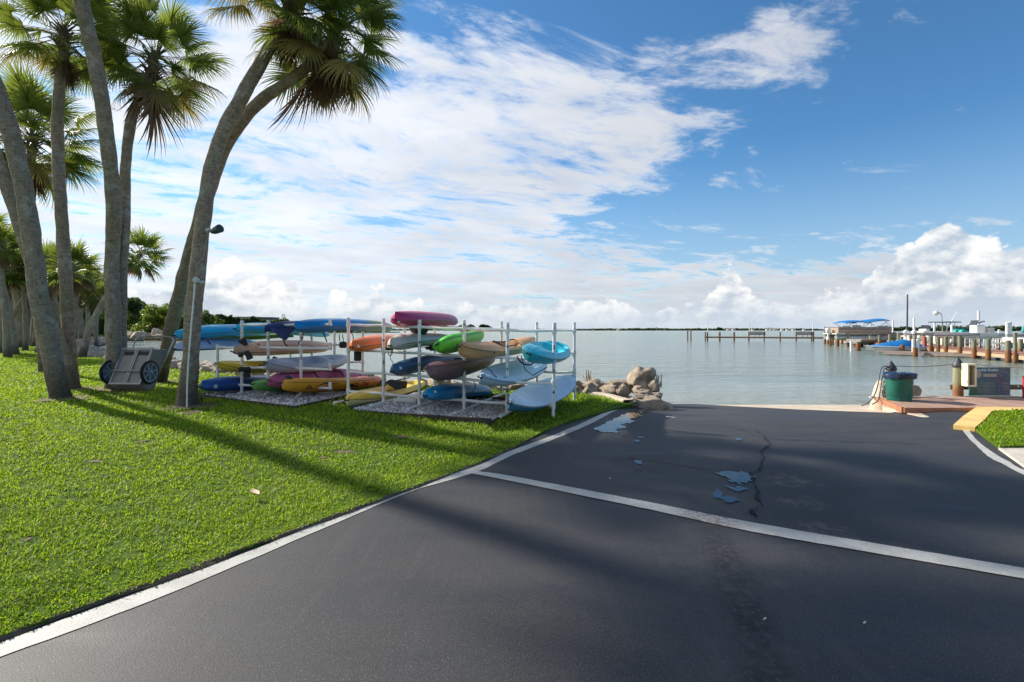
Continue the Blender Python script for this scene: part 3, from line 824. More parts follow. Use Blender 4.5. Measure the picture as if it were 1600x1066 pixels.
m_old = leafmat('yellowing_frond', (0.16, 0.15, 0.045), (0.30, 0.24, 0.075), (0.40, 0.33, 0.08), 0.4)
m_dead = leafmat('dead_frond', (0.14, 0.085, 0.045), (0.25, 0.165, 0.095), (0.30, 0.18, 0.09), 0.25, 0.8)
m_petiole = paint('petiole', (0.16, 0.20, 0.07), 0.5, 0.2, 5)

def frond_geo(mb, M, stem=0.85, blade=0.85, nseg=42, spread=125, droop=0.6, fold=0.25, seed=0, wid=0.040, detail=3, mi=0, sm=1):
    """costapalmate fan leaf: petiole along +X, ribbed segments with free drooping tips"""
    rnd = random.Random(seed)
    pts = []
    for i in range(5):
        t = i / 4; pts.append(M @ Vector((stem * t, 0, -0.10 * stem * t * t)))
    mb.tube(pts, [0.016, 0.013, 0.011, 0.010, 0.009], 4, sm, caps=False)
    base = Vector((stem, 0, -0.10 * stem))
    for i in range(nseg):
        s = i / (nseg - 1) * 2 - 1
        ang = R(spread) * s; c = abs(s)
        org = base + Vector((0.30 * (1 - c) ** 1.3 * blade, 0, -0.10 * (1 - c) * blade))
        L = blade * (0.62 + 0.38 * (1 - c * c * 0.6)) * rnd.uniform(0.88, 1.08)
        d0 = Vector((math.cos(ang), math.sin(ang), fold * (0.35 - 0.9 * c)))
        d0.normalize(); side = Vector((-math.sin(ang), math.cos(ang), rnd.uniform(-.5, .5))).normalized()
        p = org; prev = None; d = d0.copy(); w = wid * blade
        rows = detail + 1
        for k in range(rows + 1):
            t = k / rows; ww = w * (0.55 + 1.9 * t if t < 0.35 else max(0.0, 1.22 * (1 - (t - 0.35) / 0.65))) * (1 if k < rows else 0)
            a = M @ (p - side * ww * .5); b2 = M @ (p + side * ww * .5)
            if prev is not None:
                if k == rows: mb.add([prev[0], prev[1], a], [(0, 1, 2)], mi)
                else: mb.add([prev[0], prev[1], b2, a], [(0, 1, 2, 3)], mi)
            prev = (a, b2)
            d = (d + Vector((0, 0, -droop * (0.12 + 0.9 * max(0, t - 0.3)) * rnd.uniform(0.7, 1.4))) + Vector((0, rnd.uniform(-.05, .05), 0))).normalized()
            p = p + d * L / rows
FR, FRD, FRO = [], [], []
for i in range(4):
    mb = MB(); frond_geo(mb, Matrix.Identity(4), 0.72 + 0.12 * i, 0.85, 44, 118, 0.55 + 0.2 * i, 0.3, i)
    FR.append(mk('frond', mb.v, mb.f, [m_frond, m_petiole], False, mb.m)); FRO.append(mk('frond', mb.v, mb.f, [m_old, m_petiole], False, mb.m))
for i in range(3):
    mb = MB(); frond_geo(mb, Matrix.Identity(4), 0.55, 0.8, 34, 48 + 14 * i, 0.25, -0.6, 20 + i, 0.040)
    FRD.append(mk('dead_frond', mb.v, mb.f, [m_dead, m_dead], False, mb.m))

def frond_matrix(axis_up, az_, el_, roll=0.0):
    """orientation for a frond leaving at azimuth/elevation around the crown axis"""
    q = Vector((0, 0, 1)).rotation_difference(axis_up)
    d = Vector((math.cos(el_) * math.cos(az_), math.cos(el_) * math.sin(az_), math.sin(el_)))
    z = Vector((0, 0, 1)) - d * d.z
    if z.length < 0.05: z = Vector((-math.cos(az_), -math.sin(az_), 0))
    z.normalize(); y = z.cross(d)
    m = Matrix((d, y, z)).transposed()
    return (q.to_matrix() @ m @ Matrix.Rotation(roll, 3, 'X')).to_4x4()

def palm(pxs, radii, label, n_fr=38, scale=1.0, seed=0, group='cabbage palms on the lawn beside the racks', dead=5, hang=(), low=46):
    """near palm: trunk through photo points with real depth (px, py, depth), crown of separate fronds"""
    rnd = random.Random(seed)
    pts = [pw(*q) for q in pxs]; g = z_lawn(pts[0].x, pts[0].y); pts[0].z = g - 0.05
    C = curve_pts(pts, 110)
    rad = []
    for i in range(111):
        t = i / 110 * (len(radii) - 1); k = min(int(t), len(radii) - 2); r = radii[k] * (1 - t + k) + radii[k + 1] * (t - k)
        z = C[i].z - g
        r *= 0.80 * (1 + 0.16 * math.exp(-max(0, z) / 0.2))
        r *= 1 + 0.010 * math.sin(z * 38 + 1.5 * math.sin(z * 3)) + 0.016 * rnd.uniform(-1, 1)
        rad.append(r)
    root = empty('palm_tree', (pts[0].x, pts[0].y, g), label, 'palm tree', group)
    mb = MB(); mb.tube(C, rad, 26, 0, wob=0.16)
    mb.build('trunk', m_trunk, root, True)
    top = C[-1]; ax = (C[-1] - C[-6]).normalized(); ax = (ax * 0.6 + Vector((0, 0, 0.6))).normalized()
    # leaf bases (boots)
    mb = MB()
    for i in range(34):
        a = rnd.uniform(0, 6.28); h = rnd.uniform(-0.55, 0.25); o = top + ax * h
        dv = frond_matrix(ax, a, R(rnd.uniform(25, 60))) @ Vector((1, 0, 0)); p = o + Vector((dv.x, dv.y, 0)) * rad[-1] * 0.6
        mb.tube([p, p + dv * 0.18, p + dv * rnd.uniform(0.25, 0.45) + Vector((0, 0, -.02))], [0.035, 0.026, 0.012], 5)
    mb.lathe([(rad[-1] * 1.0, -0.35), (rad[-1] * 1.25, -0.1), (rad[-1] * 1.1, 0.15), (0.05, 0.35)], tuple(top), 14)
    mb.build('leaf_bases', paint('boots', (0.12, 0.085, 0.05), 0.9, 0.3, 9, 0.01), root)
    for i in range(n_fr):
        u = (i + 0.5) / n_fr; a = i * 2.39996 + rnd.uniform(-.2, .2)
        e = R(82 - (82 + low) * u ** 0.9 + rnd.uniform(-9, 9)); old = u > 0.72 and rnd.random() < 0.45
        me = (FRO if old else FR)[rnd.randrange(4)]
        o = link('frond', me, root)
        off = top + ax * (0.30 * (1 - u)) - root.location
        o.matrix_local = Matrix.Translation(off) @ frond_matrix(ax, a, e, rnd.uniform(-.5, .5)) @ Matrix.Scale(scale * rnd.uniform(0.85, 1.08), 4)
        if old: o['label'] = 'yellowing frond'
    for i in range(dead):
        a = rnd.uniform(0, 6.28); o = link('dead_frond', FRD[rnd.randrange(3)], root)
        o.matrix_local = Matrix.Translation(top - ax * rnd.uniform(0.05, 0.35) - root.location) @ frond_matrix(Vector((0, 0, 1)), a, R(rnd.uniform(-88, -62)), rnd.uniform(-1, 1)) @ Matrix.Scale(scale * rnd.uniform(0.7, 1.0), 4)
    for (px, py, d, ln) in hang:      # single dead fronds seen hanging clear of the crown
        end = pw(px, py, d); v0 = end - top; o = link('dead_frond', FRD[0], root)
        q = Vector((1, 0, 0)).rotation_difference(v0.normalized())
        o.matrix_local = Matrix.Translation(top - root.location) @ q.to_matrix().to_4x4() @ Matrix.Scale(v0.length / 1.3, 4)
    return root

palm([(95, 622, 10.7), (78, 540, 10.65), (62, 470, 10.6), (48, 360, 10.55), (30, 260, 10.5), (8, 180, 10.4), (-25, 90, 10.3), (-60, 0, 10.2), (-110, -120, 10.1), (-170, -290, 10.1)],
     [.205, .205, .20, .195, .185, .18, .17, .16, .15], 'thickest mossy palm trunk, leaning left out of view near the left edge of the lawn', 38, 1.05, 1)  # unseen upper trunk lengthened so its crown shadow clears the near lawn
palm([(118, 603, 12.4), (88, 520, 12.3), (62, 450, 12.2), (42, 390, 12.1), (20, 320, 12.0), (-2, 255, 11.9), (-35, 150, 11.7), (-80, 0, 11.6), (-150, -180, 11.6)],
     [.16, .15, .15, .15, .15, .145, .14, .13], 'slender palm leaning steeply left behind the thickest trunk', 34, 1.0, 2)  # out-of-view top also raised to carry its shadow past the lawn
palm([(113, 604, 12.6), (108, 540, 12.6), (104, 460, 12.6), (99, 380, 12.6), (94, 300, 12.6), (90, 220, 12.9), (92, 150, 13.1), (98, 85, 13.3), (100, 60, 13.4)],
     [.185, .17, .17, .165, .16, .16, .15, .135, .13], 'nearly upright palm with pale patched trunk just right of the thickest palm', 38, .90, 3, dead=9)
palm([(70, 583, 17.4), (60, 480, 17.2), (48, 380, 17), (46, 300, 17), (50, 225, 17)],
     [.19, .17, .16, .16, .14], 'palm whose low full crown shows between the two leftmost upright trunks', 42, 1.25, 4, dead=7)
palm([(179, 609, 12.4), (178, 540, 12.4), (176, 460, 12.4), (175, 400, 12.4), (178, 330, 12.1), (168, 220, 11.8), (155, 130, 11.5), (136, 40, 11.2), (120, -30, 11.0), (100, -130, 10.8), (80, -230, 10.6)],
     [.235, .20, .195, .19, .19, .185, .18, .175, .165, .155], 'tall palm the cart leans on, trunk curving left out of the top of view', 38, 1.05, 5)  # unseen top stretched upward to move the crown shadow onto the road
palm([(186, 607, 12.75), (189, 540, 12.7), (190, 460, 12.65), (192, 400, 12.6), (196, 330, 12.5), (196, 260, 12.7), (206, 185, 12.9), (225, 140, 13.1), (240, 100, 13.3)],
     [.17, .15, .14, .14, .14, .14, .14, .13, .12], 'forked twin palm whose round crown hangs over the lawn left of the leaning pair', 40, .94, 6, dead=6, hang=((258, 205, 12.5, 1.3), (215, 165, 12.5, 1)))
palmA = palm([(291, 637, 9.7), (298, 560, 9.7), (303, 480, 9.7), (309, 420, 9.7), (317, 350, 9.7), (330, 265, 9.7), (349, 205, 9.7), (375, 158, 9.7), (402, 108, 9.7), (428, 62, 9.7), (448, 20, 9.7), (456, 0, 9.7)],
     [.215, .18, .175, .17, .16, .155, .15, .15, .145, .14, .13, .13], 'leaning palm in front of the cart with a floodlight and conduit on its trunk', 42, .84, 7, dead=7, low=24)
palm([(247, 594, 14.2), (262, 540, 13.6), (276, 480, 12.9), (292, 420, 12.2), (306, 370, 11.6), (325, 300, 11.0), (350, 233, 10.6), (378, 190, 10.3), (410, 156, 10.2), (445, 131, 10.1), (475, 110, 10), (502, 82, 10), (520, 60, 10)],
     [.215, .21, .205, .20, .19, .17, .15, .14, .135, .13, .125, .12, .12], 'palm with mossy trunk rising behind the cart and bending farthest right over the racks', 44, .84, 8, dead=13, low=48, hang=((466, 195, 10, 1.3), (492, 170, 10, 1), (540, 165, 10, 1)))

for o in [q for q in bpy.data.objects if q.name.startswith('palm_tree')]:
    c0 = o.location; n_ = 26; V = [Vector((c0.x, c0.y, z_lawn(c0.x, c0.y) + .05))]
    for i in range(n_):
        a_ = 2 * math.pi * i / n_; r_2 = .46 + .22 * noise.fractal(Vector((math.cos(a_) * 2, math.sin(a_) * 2, c0.x)), .6, 2, 4); x_, y_ = c0.x + .12 + math.cos(a_) * r_2, c0.y + math.sin(a_) * r_2; V.append(Vector((x_, y_, z_lawn(x_, y_) + .018)))
    so = link('bare_soil', mk('bare_soil', V, [(0, i + 1, (i + 1) % n_ + 1) for i in range(n_)], bpy.data.materials['bare_soil'])); so['kind'] = 'structure'
# ---- grove palms: crown joined, trunk separate, copied
def grove_proto(seed, H, lean, crown_r):
    rnd = random.Random(seed); root = bpy.data.objects.new('palm_tree', None); COL.objects.link(root)
    pts = [Vector((0, 0, -0.1)), Vector((lean * 0.15, 0, H * .3)), Vector((lean * 0.5, 0, H * .65)), Vector((lean, 0, H))]
    mb = MB(); C = curve_pts(pts, 16); mb.tube(C, [0.19 * (1 + 0.3 * math.exp(-i / 1.5)) * (1 - 0.012 * i) for i in range(17)], 9, 0, wob=0.15)
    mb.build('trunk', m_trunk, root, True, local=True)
    mb = MB(); top = C[-1]; ax = (C[-1] - C[-3]).normalized(); ax = (ax * .5 + Vector((0, 0, .6))).normalized()
    n = 40
    for i in range(n):
        u = (i + .5) / n; a = i * 2.39996; e = R(84 - 142 * u ** .9 + rnd.uniform(-10, 10))
        dd = u > 0.86
        frond_geo(mb, Matrix.Translation(top) @ frond_matrix(ax, a, e, rnd.uniform(-.5, .5)), 0.8 * crown_r, 0.85 * crown_r, 20, 118 if not dd else 45, 0.6, .3, seed * 50 + i, 0.075, 2, 1 if dd else 0, 0)
    mb.build('crown', [m_frond, m_dead], root, False, local=True)
    return root
GP = [grove_proto(31, 7.0, 0.8, 1.0), grove_proto(32, 6.2, 3.2, 1.05), grove_proto(33, 7.6, -1.6, 1.0), grove_proto(34, 5.4, 0.2, 1.1)]
# (px of base, depth, prototype, heading deg, height scale)
grove = [(-2, 38, 0, 15, .9), (30, 42, 3, 200, 1.25), (52, 45, 1, 350, .95), (72, 48, 0, 160, .95), (98, 50, 3, 30, 1.3), (114, 46, 0, 90, .85), (136, 55, 3, 80, 1.15), (44, 62, 3, 10, 1.7), (15, 60, 3, 99, 1.9), (110, 66, 3, 14, 1.5), (140, 74, 0, 190, 1.1), (82, 60, 2, 15, 1.2), (66, 78, 3, 210, 1.9), (26, 76, 0, 20, 1.6), (126, 88, 3, 0, 1.5), (4, 84, 3, 0, 2.0), (12, 27, 0, 170, 0.85), (62, 33, 3, 60, 1.0), (40, 36, 2, 320, 0.8), (95, 36, 0, 200, 0.78), (150, 44, 3, 80, 0.8), (78, 40, 3, 0, 1.0), (20, 52, 0, 45, 1.0), (58, 56, 3, 45, 1.1), (2, 32, 3, 140, 1.0), (106, 29, 3, 10, 0.92), (128, 27.5, 1, 8, 0.90), (24, 30, 2, 20, 0.95), (31, 47, 0, 200, 1.0), (7, 62, 0, 30, 1.15), (14, 68, 2, 80, 1.2), (19.5, 55, 3, 0, 1.2),
         (39, 66, 1, 20, 1.15), (44, 78, 0, 90, 1.3), (49.5, 64, 1, 190, 1.15), (56, 70, 2, 0, 1.2), (60, 85, 0, 50, 1.3), (70, 60, 3, 140, 1.25), (84, 72, 0, 100, 1.2),
         (100, 58, 2, 60, 1.05), (118, 78, 0, 10, 1.2), (124, 95, 1, 150, 1.3), (132, 105, 2, 10, 1.35), (140, 118, 0, 0, 1.4), (148, 100, 3, 210, 1.2), (153, 125, 0, 170, 1.3),
         (2, 40, 1, 12, 1.05), (-14, 34, 3, 40, 1.1), (90, 88, 3, 30, 1.4), (76, 100, 2, 200, 1.5), (28, 90, 1, 15, 1.5),
         (110, 120, 0, 20, 1.6), (64, 115, 3, 120, 1.6), (5, 98, 2, 33, 1.7), (160, 140, 3, 40, 1.3), (166, 128, 2, 180, 1.1), (-10, 75, 0, 250, 1.5), (50, 48, 0, 95, 0.95), (88, 44, 2, 170, 0.95)]
for i, (px, d, pr, hd, sc) in enumerate(grove):
    x = (px - 800) / F * d
    o = GP[pr] if i in ([next(j for j, g2 in enumerate(grove) if g2[2] == pr)]) else copy_tree(GP[pr])
    o.location = (x, d, z_lawn(x, d)); o.rotation_euler = (0, 0, R(hd)); o.scale = (sc, sc, sc)
    lab = 'cabbage palm in the shady grove at the far left of the lawn'
    if (px, d) == (128, 27.5): lab = 'bare palm trunk leaning right over the rocks, small crown behind the forked palm'
    if (px, d) == (106, 29): lab = 'palm with a bushy crown seen just right of the upright pale trunk'
    own = {(12, 27): 'grove palm standing closest to the camera at the far left edge of the lawn', (62, 33): 'grove palm filling the gap between the mossy thick trunk and the edge', (40, 36): 'short-crowned palm leaning left directly behind the mossy thick trunk',
           (95, 36): 'low grove palm half hidden behind the slender steeply leaning trunk', (150, 44): 'grove palm standing left of the cart palm beyond the bank boulders', (78, 40): 'grove palm seen in the narrow slit between the thick and the upright trunk',
           (24, 30): 'palm with dark shadowed foot and forked-looking top at the left of the grove', (31, 47): 'grove palm with its base lowest in the sunlit gap at far left', (-14, 34): 'grove palm with only its right fronds entering at the left edge', (88, 44): 'left-leaning grove palm just behind the upright pale trunk'}
    if (px, d) in own: tag(o, own[(px, d)], 'palm tree', 'palms of the grove on the left'); continue
    lab = lab if 'shady' not in lab else ('one of the farthest palms deep in the shady grove' if d > 80 else 'mid-distance palm trunk in the shady grove at the far left')
    tag(o, lab, 'palm tree', 'palms of the grove on the left')
# ================================================================== KAYAK RACKS
m_pvc = paint('white_pvc_pipe', (0.80, 0.80, 0.77), 0.38, 0.05, 3, 0.0008, dirt=(0.30, 0.27, 0.21), dirt_amt=0.75)
m_ink = paint('black_stencil', (0.02, 0.02, 0.02), 0.6, 0.1, 5)
m_rub = paint('black_rubber', (0.02, 0.02, 0.022), 0.6, 0.2, 8)
m_strap = paint('black_strap', (0.015, 0.015, 0.02), 0.8, 0.2, 20)
O_ = Vector((0.74, 9.2, 0))
def rk(s, v, z=0.0, off=0.0):
    """point in rack coordinates: s along the front row (leftwards), v into depth"""
    p = O_ + U_ * s + V_ * (v + off); return Vector((p.x, p.y, z))
def gz(p): return z_lawn(p.x, p.y)
LV = (0.22, 0.62, 1.06, 1.57)
def to_mesh(o):
    bpy.context.view_layer.update()
    me = bpy.data.meshes.new_from_object(o.evaluated_get(bpy.context.evaluated_depsgraph_get()))
    n_ = o.name.split('.')[0]; p_, m_ = o.parent, o.matrix_local.copy(); bpy.data.objects.remove(o)
    q = link(n_, me, p_); q.matrix_local = m_; return q
def text_obj(txt, size, loc, rot, mat, parent, name='number', ext=0.0015, align='CENTER'):
    cu = bpy.data.curves.new(name, 'FONT'); cu.body = txt; cu.size = size; cu.extrude = ext; cu.align_x = align; cu.align_y = 'CENTER'
    cu.resolution_u = 2; cu.offset = 0.003 * size / 0.1
    o = bpy.data.objects.new(name, cu); COL.objects.link(o); cu.materials.append(mat); o.parent = parent
    o.location = Vector(loc) - (parent.location if parent else Vector()); o.rotation_euler = rot
    return to_mesh(o)

def rack(ss, off, depth, label, nums, heights=None, right_stub=None):
    c = rk(sum(ss) / len(ss), depth / 2, 0, off); c.z = gz(c)
    root = empty('kayak_rack', c, label, 'kayak rack', 'white pvc pipe kayak racks')
    rowang = math.atan2(U_.y, U_.x)
    for i, s in enumerate(ss):
        hgt = heights[i] if heights else 1.70
        for v in (0, depth):
            p = rk(s, v, 0, off); g = gz(p); mb = MB(); lean = (0.02 if v == 0 else 0.0) * (1 if s < 1 else 0.3) * random.uniform(.5, 1.2)
            h2 = hgt + (0.04 if v else 0)
            mb.tube([(p.x, p.y, g - 0.03), (p.x + lean * .5, p.y, g + h2 * .5), (p.x + lean, p.y, g + h2)], 0.030, 12)
            mb.tube([(p.x + lean, p.y, g + h2 - 0.055), (p.x + lean, p.y, g + h2 + 0.008)], [0.035, 0.034], 12)
            post = mb.build('post', m_pvc, root, True)
            if v == 0 and i < len(nums):
                for k, ch in enumerate(nums[i]):
                    zz_ = g + (h2 - 0.07, 1.27, 0.84, 0.46)[k] if hgt > 1.6 else g + 0.9
                    if k < len(nums[i]):
                        p2 = Vector((p.x + lean * zz_ / h2, p.y, zz_)); toward = Vector((-p.x, -p.y, 0)).normalized()
                        tx_ = text_obj(ch, 0.085, p2 + toward * 0.0315, (R(90), 0, math.atan2(toward.x, -toward.y)), m_ink, root)
            # fittings at each rail
            for L in LV:
                if L < hgt: mb = MB(); mb.tube([(p.x + lean * L / h2, p.y, g + L - 0.055), (p.x + lean * L / h2, p.y, g + L + 0.055)], 0.041, 12); mb.build('tee_fitting', m_pvc, root, True)
    # rails along the rows, one pipe per bay and level
    for v in (0, depth):
        for L in LV:
            for a, b2 in zip(ss, ss[1:]):
                if heights and L > min(heights[ss.index(a)], heights[ss.index(b2)]): continue
                if v == depth and L == LV[0]: continue
                pa, pb = rk(a, v, 0, off), rk(b2, v, 0, off); mb = MB()
                sag = random.uniform(0.004, 0.022)
                mb.tube([(pa.x, pa.y, gz(pa) + L), ((pa.x + pb.x) / 2, (pa.y + pb.y) / 2, (gz(pa) + gz(pb)) / 2 + L - sag), (pb.x, pb.y, gz(pb) + L)], 0.027, 10)
                mb.build('rail', m_pvc, root, True)
    # cross bars into depth at the two ends and ground feet
    for s in ss[(0 if heights else 1):]:
        pa, pb = rk(s, -0.42 if not heights else -0.05, 0, off), rk(s, depth + 0.1, 0, off); mb = MB()
        za, zb = gz(rk(s, 0, 0, off)) + 0.035, gz(pb) + 0.035
        mb.tube([(pa.x, pa.y, za), (pb.x, pb.y, zb)], 0.030, 10); mb.tube([(pa.x, pa.y, za), (pa.x - V_.x * .05, pa.y - V_.y * .05, za)], 0.036, 10)
        mb.build('foot_pipe', m_pvc, root, True)
    if right_stub:
        for L in LV:
            pa, pb = rk(ss[0], 0, 0, off), rk(right_stub, 0, 0, off); z = gz(pa) + L; mb = MB()
            mb.tube([(pa.x, pa.y, z), (pb.x, pb.y, z - 0.01)], 0.027, 10)
            mb.tube([(pb.x - U_.x * .03, pb.y - U_.y * .03, z - .01), (pb.x, pb.y, z - .005), (pb.x, pb.y, z + 0.12)], 0.036, 10)
            mb.build('elbow_arm', m_pvc, root, True)
    return root
ssR = [0.0, 0.868, 1.714, 2.643, 3.42, 4.22]
rackR = rack(ssR, 0.0, 2.4, 'larger white pipe rack with numbered posts beside the road end', [['1', '2', '3', '4'], ['5', '6', '7', '8'], ['9', '4', '5', '1'], ['1', '4', '5'], ['1', '4', '3'], []])
ssL = [5.59, 6.44, 7.15, 7.83]
rackL = rack(ssL, 0.3, 2.4, 'second white pipe rack with open elbow ends nearer the palms', [['1', '3', '2'], ['1', '2', '3'], ['2', '1'], []], [1.62, 1.66, 1.66, 1.12], 4.86)
# loose white pipe lying on the gravel
p = gp(632, 631); mb = MB(); mb.tube([p + Vector((-.22, 0, .06)), p + Vector((.25, -.03, .06))], 0.055, 12); o = mb.build('plastic_pipe', m_pvc, None, True); tag(o, 'short thick white pipe lying on the gravel under the numbered rack', 'pipe')
for (px, py, w_, lab) in [(693, 628, .55, 'grey timber block half hidden on gravel under the bright blue kayak'), (510, 619, .35, 'pale concrete block at right end of the bed by the elbow arms')]:
    p = gp(px, py); mb = MB(); mb.box((p.x, p.y, p.z + .05), (w_, .14, .10), 0.1, bev=.01); o = mb.build('block', paint('weathered_block', (0.30, 0.27, 0.23), .9, .2, 8, .01), None); tag(o, lab, 'block')

# ================================================================== KAYAKS
def kayak(near, far, W_, H_, roll, hull, deck, label, style='sot', rocker=0.10, blunt=0.5, seat=True, pitch=0.0, name='kayak', cat='kayak', toggles=True, flip=False, rim=m_rub, sheer=0.06, bow=0.0, seatmat=None, group='kayaks stored on the pipe racks'):
    """near/far: world positions of the two ends of the keel line; roll about the long axis (deg)"""
    xd_ = (far - near).normalized(); near = near - xd_ * .24; far = far + xd_ * .22; W_ *= .93; H_ *= .88; blunt += .06
    L = (far - near).length; x = (far - near).normalized(); z0 = Vector((0, 0, 1)); y = z0.cross(x).normalized(); z = x.cross(y)
    Rm = Matrix((x, y, z)).transposed() @ Matrix.Rotation(R(roll), 3, 'X')
    if flip: Rm = Rm @ Matrix.Rotation(math.pi, 3, 'X'); near = near + Vector((0, 0, H_ * 1.0)); far = far + Vector((0, 0, H_ * 1.0))
    root = empty(name, (near + far) / 2, label, cat, group)
    root.rotation_euler = Rm.to_euler()
    NS, NH = 34, 9
    def dim(t):
        u = abs(2 * t - 1)
        b_ = W_ / 2 * max(0.0, (1 - u ** 2.4)) ** blunt
        kz = rocker * u ** 3.2 + (bow if t < .5 else bow * .6) * max(0, (u - .72) / .28) ** 2
        gl = H_ * 0.60 + sheer * u ** 2.2 + bow * u ** 4
        if u > 0.999: b_ = 0.012
        return b_, kz, max(gl, kz + .03)
    def deckz(t, s):
        """t along, s in -1..1 across"""
        b_, kz, gl = dim(t); u = abs(2 * t - 1)
        z_ = gl + H_ * 0.36 * (1 - abs(s) ** (4.5 if style == 'sot' else 2.2)) * (1 - u ** 7)
        if style == 'sot':
            for (c_, w_, dd) in ((0.36, 0.085, .50), (0.53, 0.10, .58), (0.80, 0.085, .4)):
                q = ((t - c_) / w_) ** 4 + (s / 0.56) ** 4
                z_ -= H_ * dd * math.exp(-q * 1.1)
            z_ += 0.012 * math.exp(-((abs(s) - .78) / .12) ** 2) * (1 - u ** 3)
            z_ += 0.015 * math.exp(-((s) / .10) ** 2) * (1 if t < .26 else 0)
        elif style == 'sit':
            q = ((t - 0.52) / 0.135) ** 4 + (s / 0.60) ** 4
            z_ -= H_ * 0.78 * math.exp(-q * 1.6)
            z_ += 0.02 * math.exp(-(s / .12) ** 2) * (t < .38)
        elif style == 'flat':
            z_ = gl + 0.02 * (1 - s * s) + 0.012 * math.exp(-((abs(s) - .5) / .08) ** 2)
        return z_
    xs = [(-math.cos(math.pi * i / NS) * 0.5 + 0.5) * 0.4 + (i / NS) * 0.6 for i in range(NS + 1)]
    v, f = [], []
    for t in xs:
        b_, kz, gl = dim(t)
        for j in range(2 * NH + 1):
            a = (j - NH) / NH; q = abs(a) ** 0.85
            yy_ = b_ * math.sin(q * math.pi / 2) ** 0.75 * (1 if a >= 0 else -1)
            zz_ = kz + (gl - kz) * (1 - math.cos(q * math.pi / 2)) ** 0.9 - 0.012 * math.exp(-(a / .08) ** 2) + 0.008 * math.exp(-((abs(a) - .45) / .07) ** 2)
            v.append(Vector(((t - .5) * L, yy_, zz_)))
    n = 2 * NH + 1
    for i in range(NS):
        for j in range(n - 1): f.append((i * n + j, (i + 1) * n + j, (i + 1) * n + j + 1, i * n + j + 1))
    f.append(tuple(range(n - 1, -1, -1))); f.append(tuple(NS * n + j for j in range(n)))
    mb = MB(); mb.add(v, f); ho = mb.build('hull', hull, root, True, local=True)
    ND = 16; v, f = [], []; xd = [i / 60 for i in range(61)]
    for t in xd:
        b_, kz, gl = dim(t)
        v.append(Vector(((t - .5) * L, -b_ * 1.012, gl - 0.022)))
        for j in range(ND + 1):
            s = j / ND * 2 - 1; v.append(Vector(((t - .5) * L, s * b_ * 1.012, deckz(t, s) if abs(s) < 1 else gl + 0.008)))
        v.append(Vector(((t - .5) * L, b_ * 1.012, gl - 0.022)))
    n = ND + 3
    if style == 'canoe':
        # open boat: floor sheet and gunwale pipe
        pass
    for i in range(60):
        for j in range(n - 1): f.append((i * n + j, i * n + j + 1, (i + 1) * n + j + 1, (i + 1) * n + j))
    if style != 'canoe':
        mb = MB(); mb.add([q * 1 for q in v], [tuple(reversed(q)) for q in f]); mb.build('deck', deck, root, True, local=True)
    else:
        mb = MB()
        for sgn in (-1, 1):
            mb.tube([((t - .5) * L, sgn * dim(t)[0], dim(t)[2] + .008) for t in xd[1:-1]], 0.014, 6)
        mb.build('gunwale', deck, root, True, local=True)
    mb = MB()
    for sgn in (-1, 1): mb.tube([((t - .5) * L, sgn * dim(t)[0] * 1.018, dim(t)[2] - .012) for t in xd[1:-1:2]], 0.006, 4, caps=False)
    mb.build('moulded_seam', paint('seam_grey', (.09, .09, .09), .5), root, True, local=True)
    if style == 'sit':
        pts = []
        for i in range(36):
            a = 2 * math.pi * i / 36; t = .52 + .145 * math.cos(a); s = .62 * math.sin(a); pts.append(Vector(((t - .5) * L, s * dim(t)[0], deckz(.52 + .17 * math.cos(a), .7 * math.sin(a)) + .014)))
        mb = MB(); mb.tube(pts + [pts[0]], 0.014, 6, caps=False); mb.build('cockpit_rim', rim, root, True, local=True)
    if seat:
        t = 0.60 if style != 'canoe' else .55; b_, kz, gl = dim(t); mb = MB(); xx_ = (t - .5) * L
        mb.box((xx_ - .12, 0, deckz(.53, 0) + .035 if style != 'canoe' else gl - .06), (.34, W_ * .5, .05), 0, bev=.018)
        mb.box((xx_ + .07, 0, gl + .08), (.05, W_ * .48, .26), 0, bev=.02, M=Matrix.Rotation(R(14), 4, 'Y'))
        mb.build('seat', seatmat or m_rub, root, local=True)
    if toggles:
        for e in (0.0, 1.0):
            sg = -1 if e == 0 else 1; b_, kz, gl = dim(e); x0 = sg * L / 2; mb = MB()
            mb.tube([(x0 - sg * .10, .02, gl + .01), (x0 + sg * .03, .035, gl - .01), (x0 + sg * .05, 0, gl - .03), (x0 + sg * .03, -.035, gl - .01), (x0 - sg * .10, -.02, gl + .01)], 0.006, 5)
            mb.tube([(x0 + sg * .045, -.045, gl - .03), (x0 + sg * .045, .045, gl - .03)], 0.012, 6)
            mb.build('carry_handle', m_strap, root, True, local=True)
    root['L'] = L
    return root
def strapdown(root, x0, pts, name='strap', r=0.009):
    mb = MB(); mb.tube([Vector(q) for q in pts], r, 6); return mb.build(name, m_strap, root, True, local=True)

def PL(name, *a, **k): return plastic(name, *a, **k)
teal = PL('teal', (0.02, 0.33, 0.40)); teald = PL('teal_deck', (0.03, 0.42, 0.50)); whiteg = PL('pale_grey', (0.48, 0.56, 0.66)); dblue = PL('hull_blue', (0.04, 0.15, 0.27))
tan = PL('tan_orange', (0.50, 0.24, 0.08)); lime = PL('lime_green', (0.07, 0.42, 0.02)); maroon = PL('brown_maroon', (0.12, 0.068, 0.075)); paleb = PL('powder_blue', (0.36, 0.47, 0.58))
slate = PL('slate_blue', (0.025, 0.085, 0.16)); azure = PL('azure', (0.0, 0.17, 0.36)); yell = PL('yellow', (0.62, 0.44, 0.04)); cream = PL('cream_yellow', (0.58, 0.50, 0.24))
orange = PL('bright_orange', (0.75, 0.14, 0.015)); beige = PL('beige_grey', (0.42, 0.38, 0.32), (0.22, 0.38, 0.25), 0.3); magenta = PL('magenta', (0.34, 0.018, 0.09))
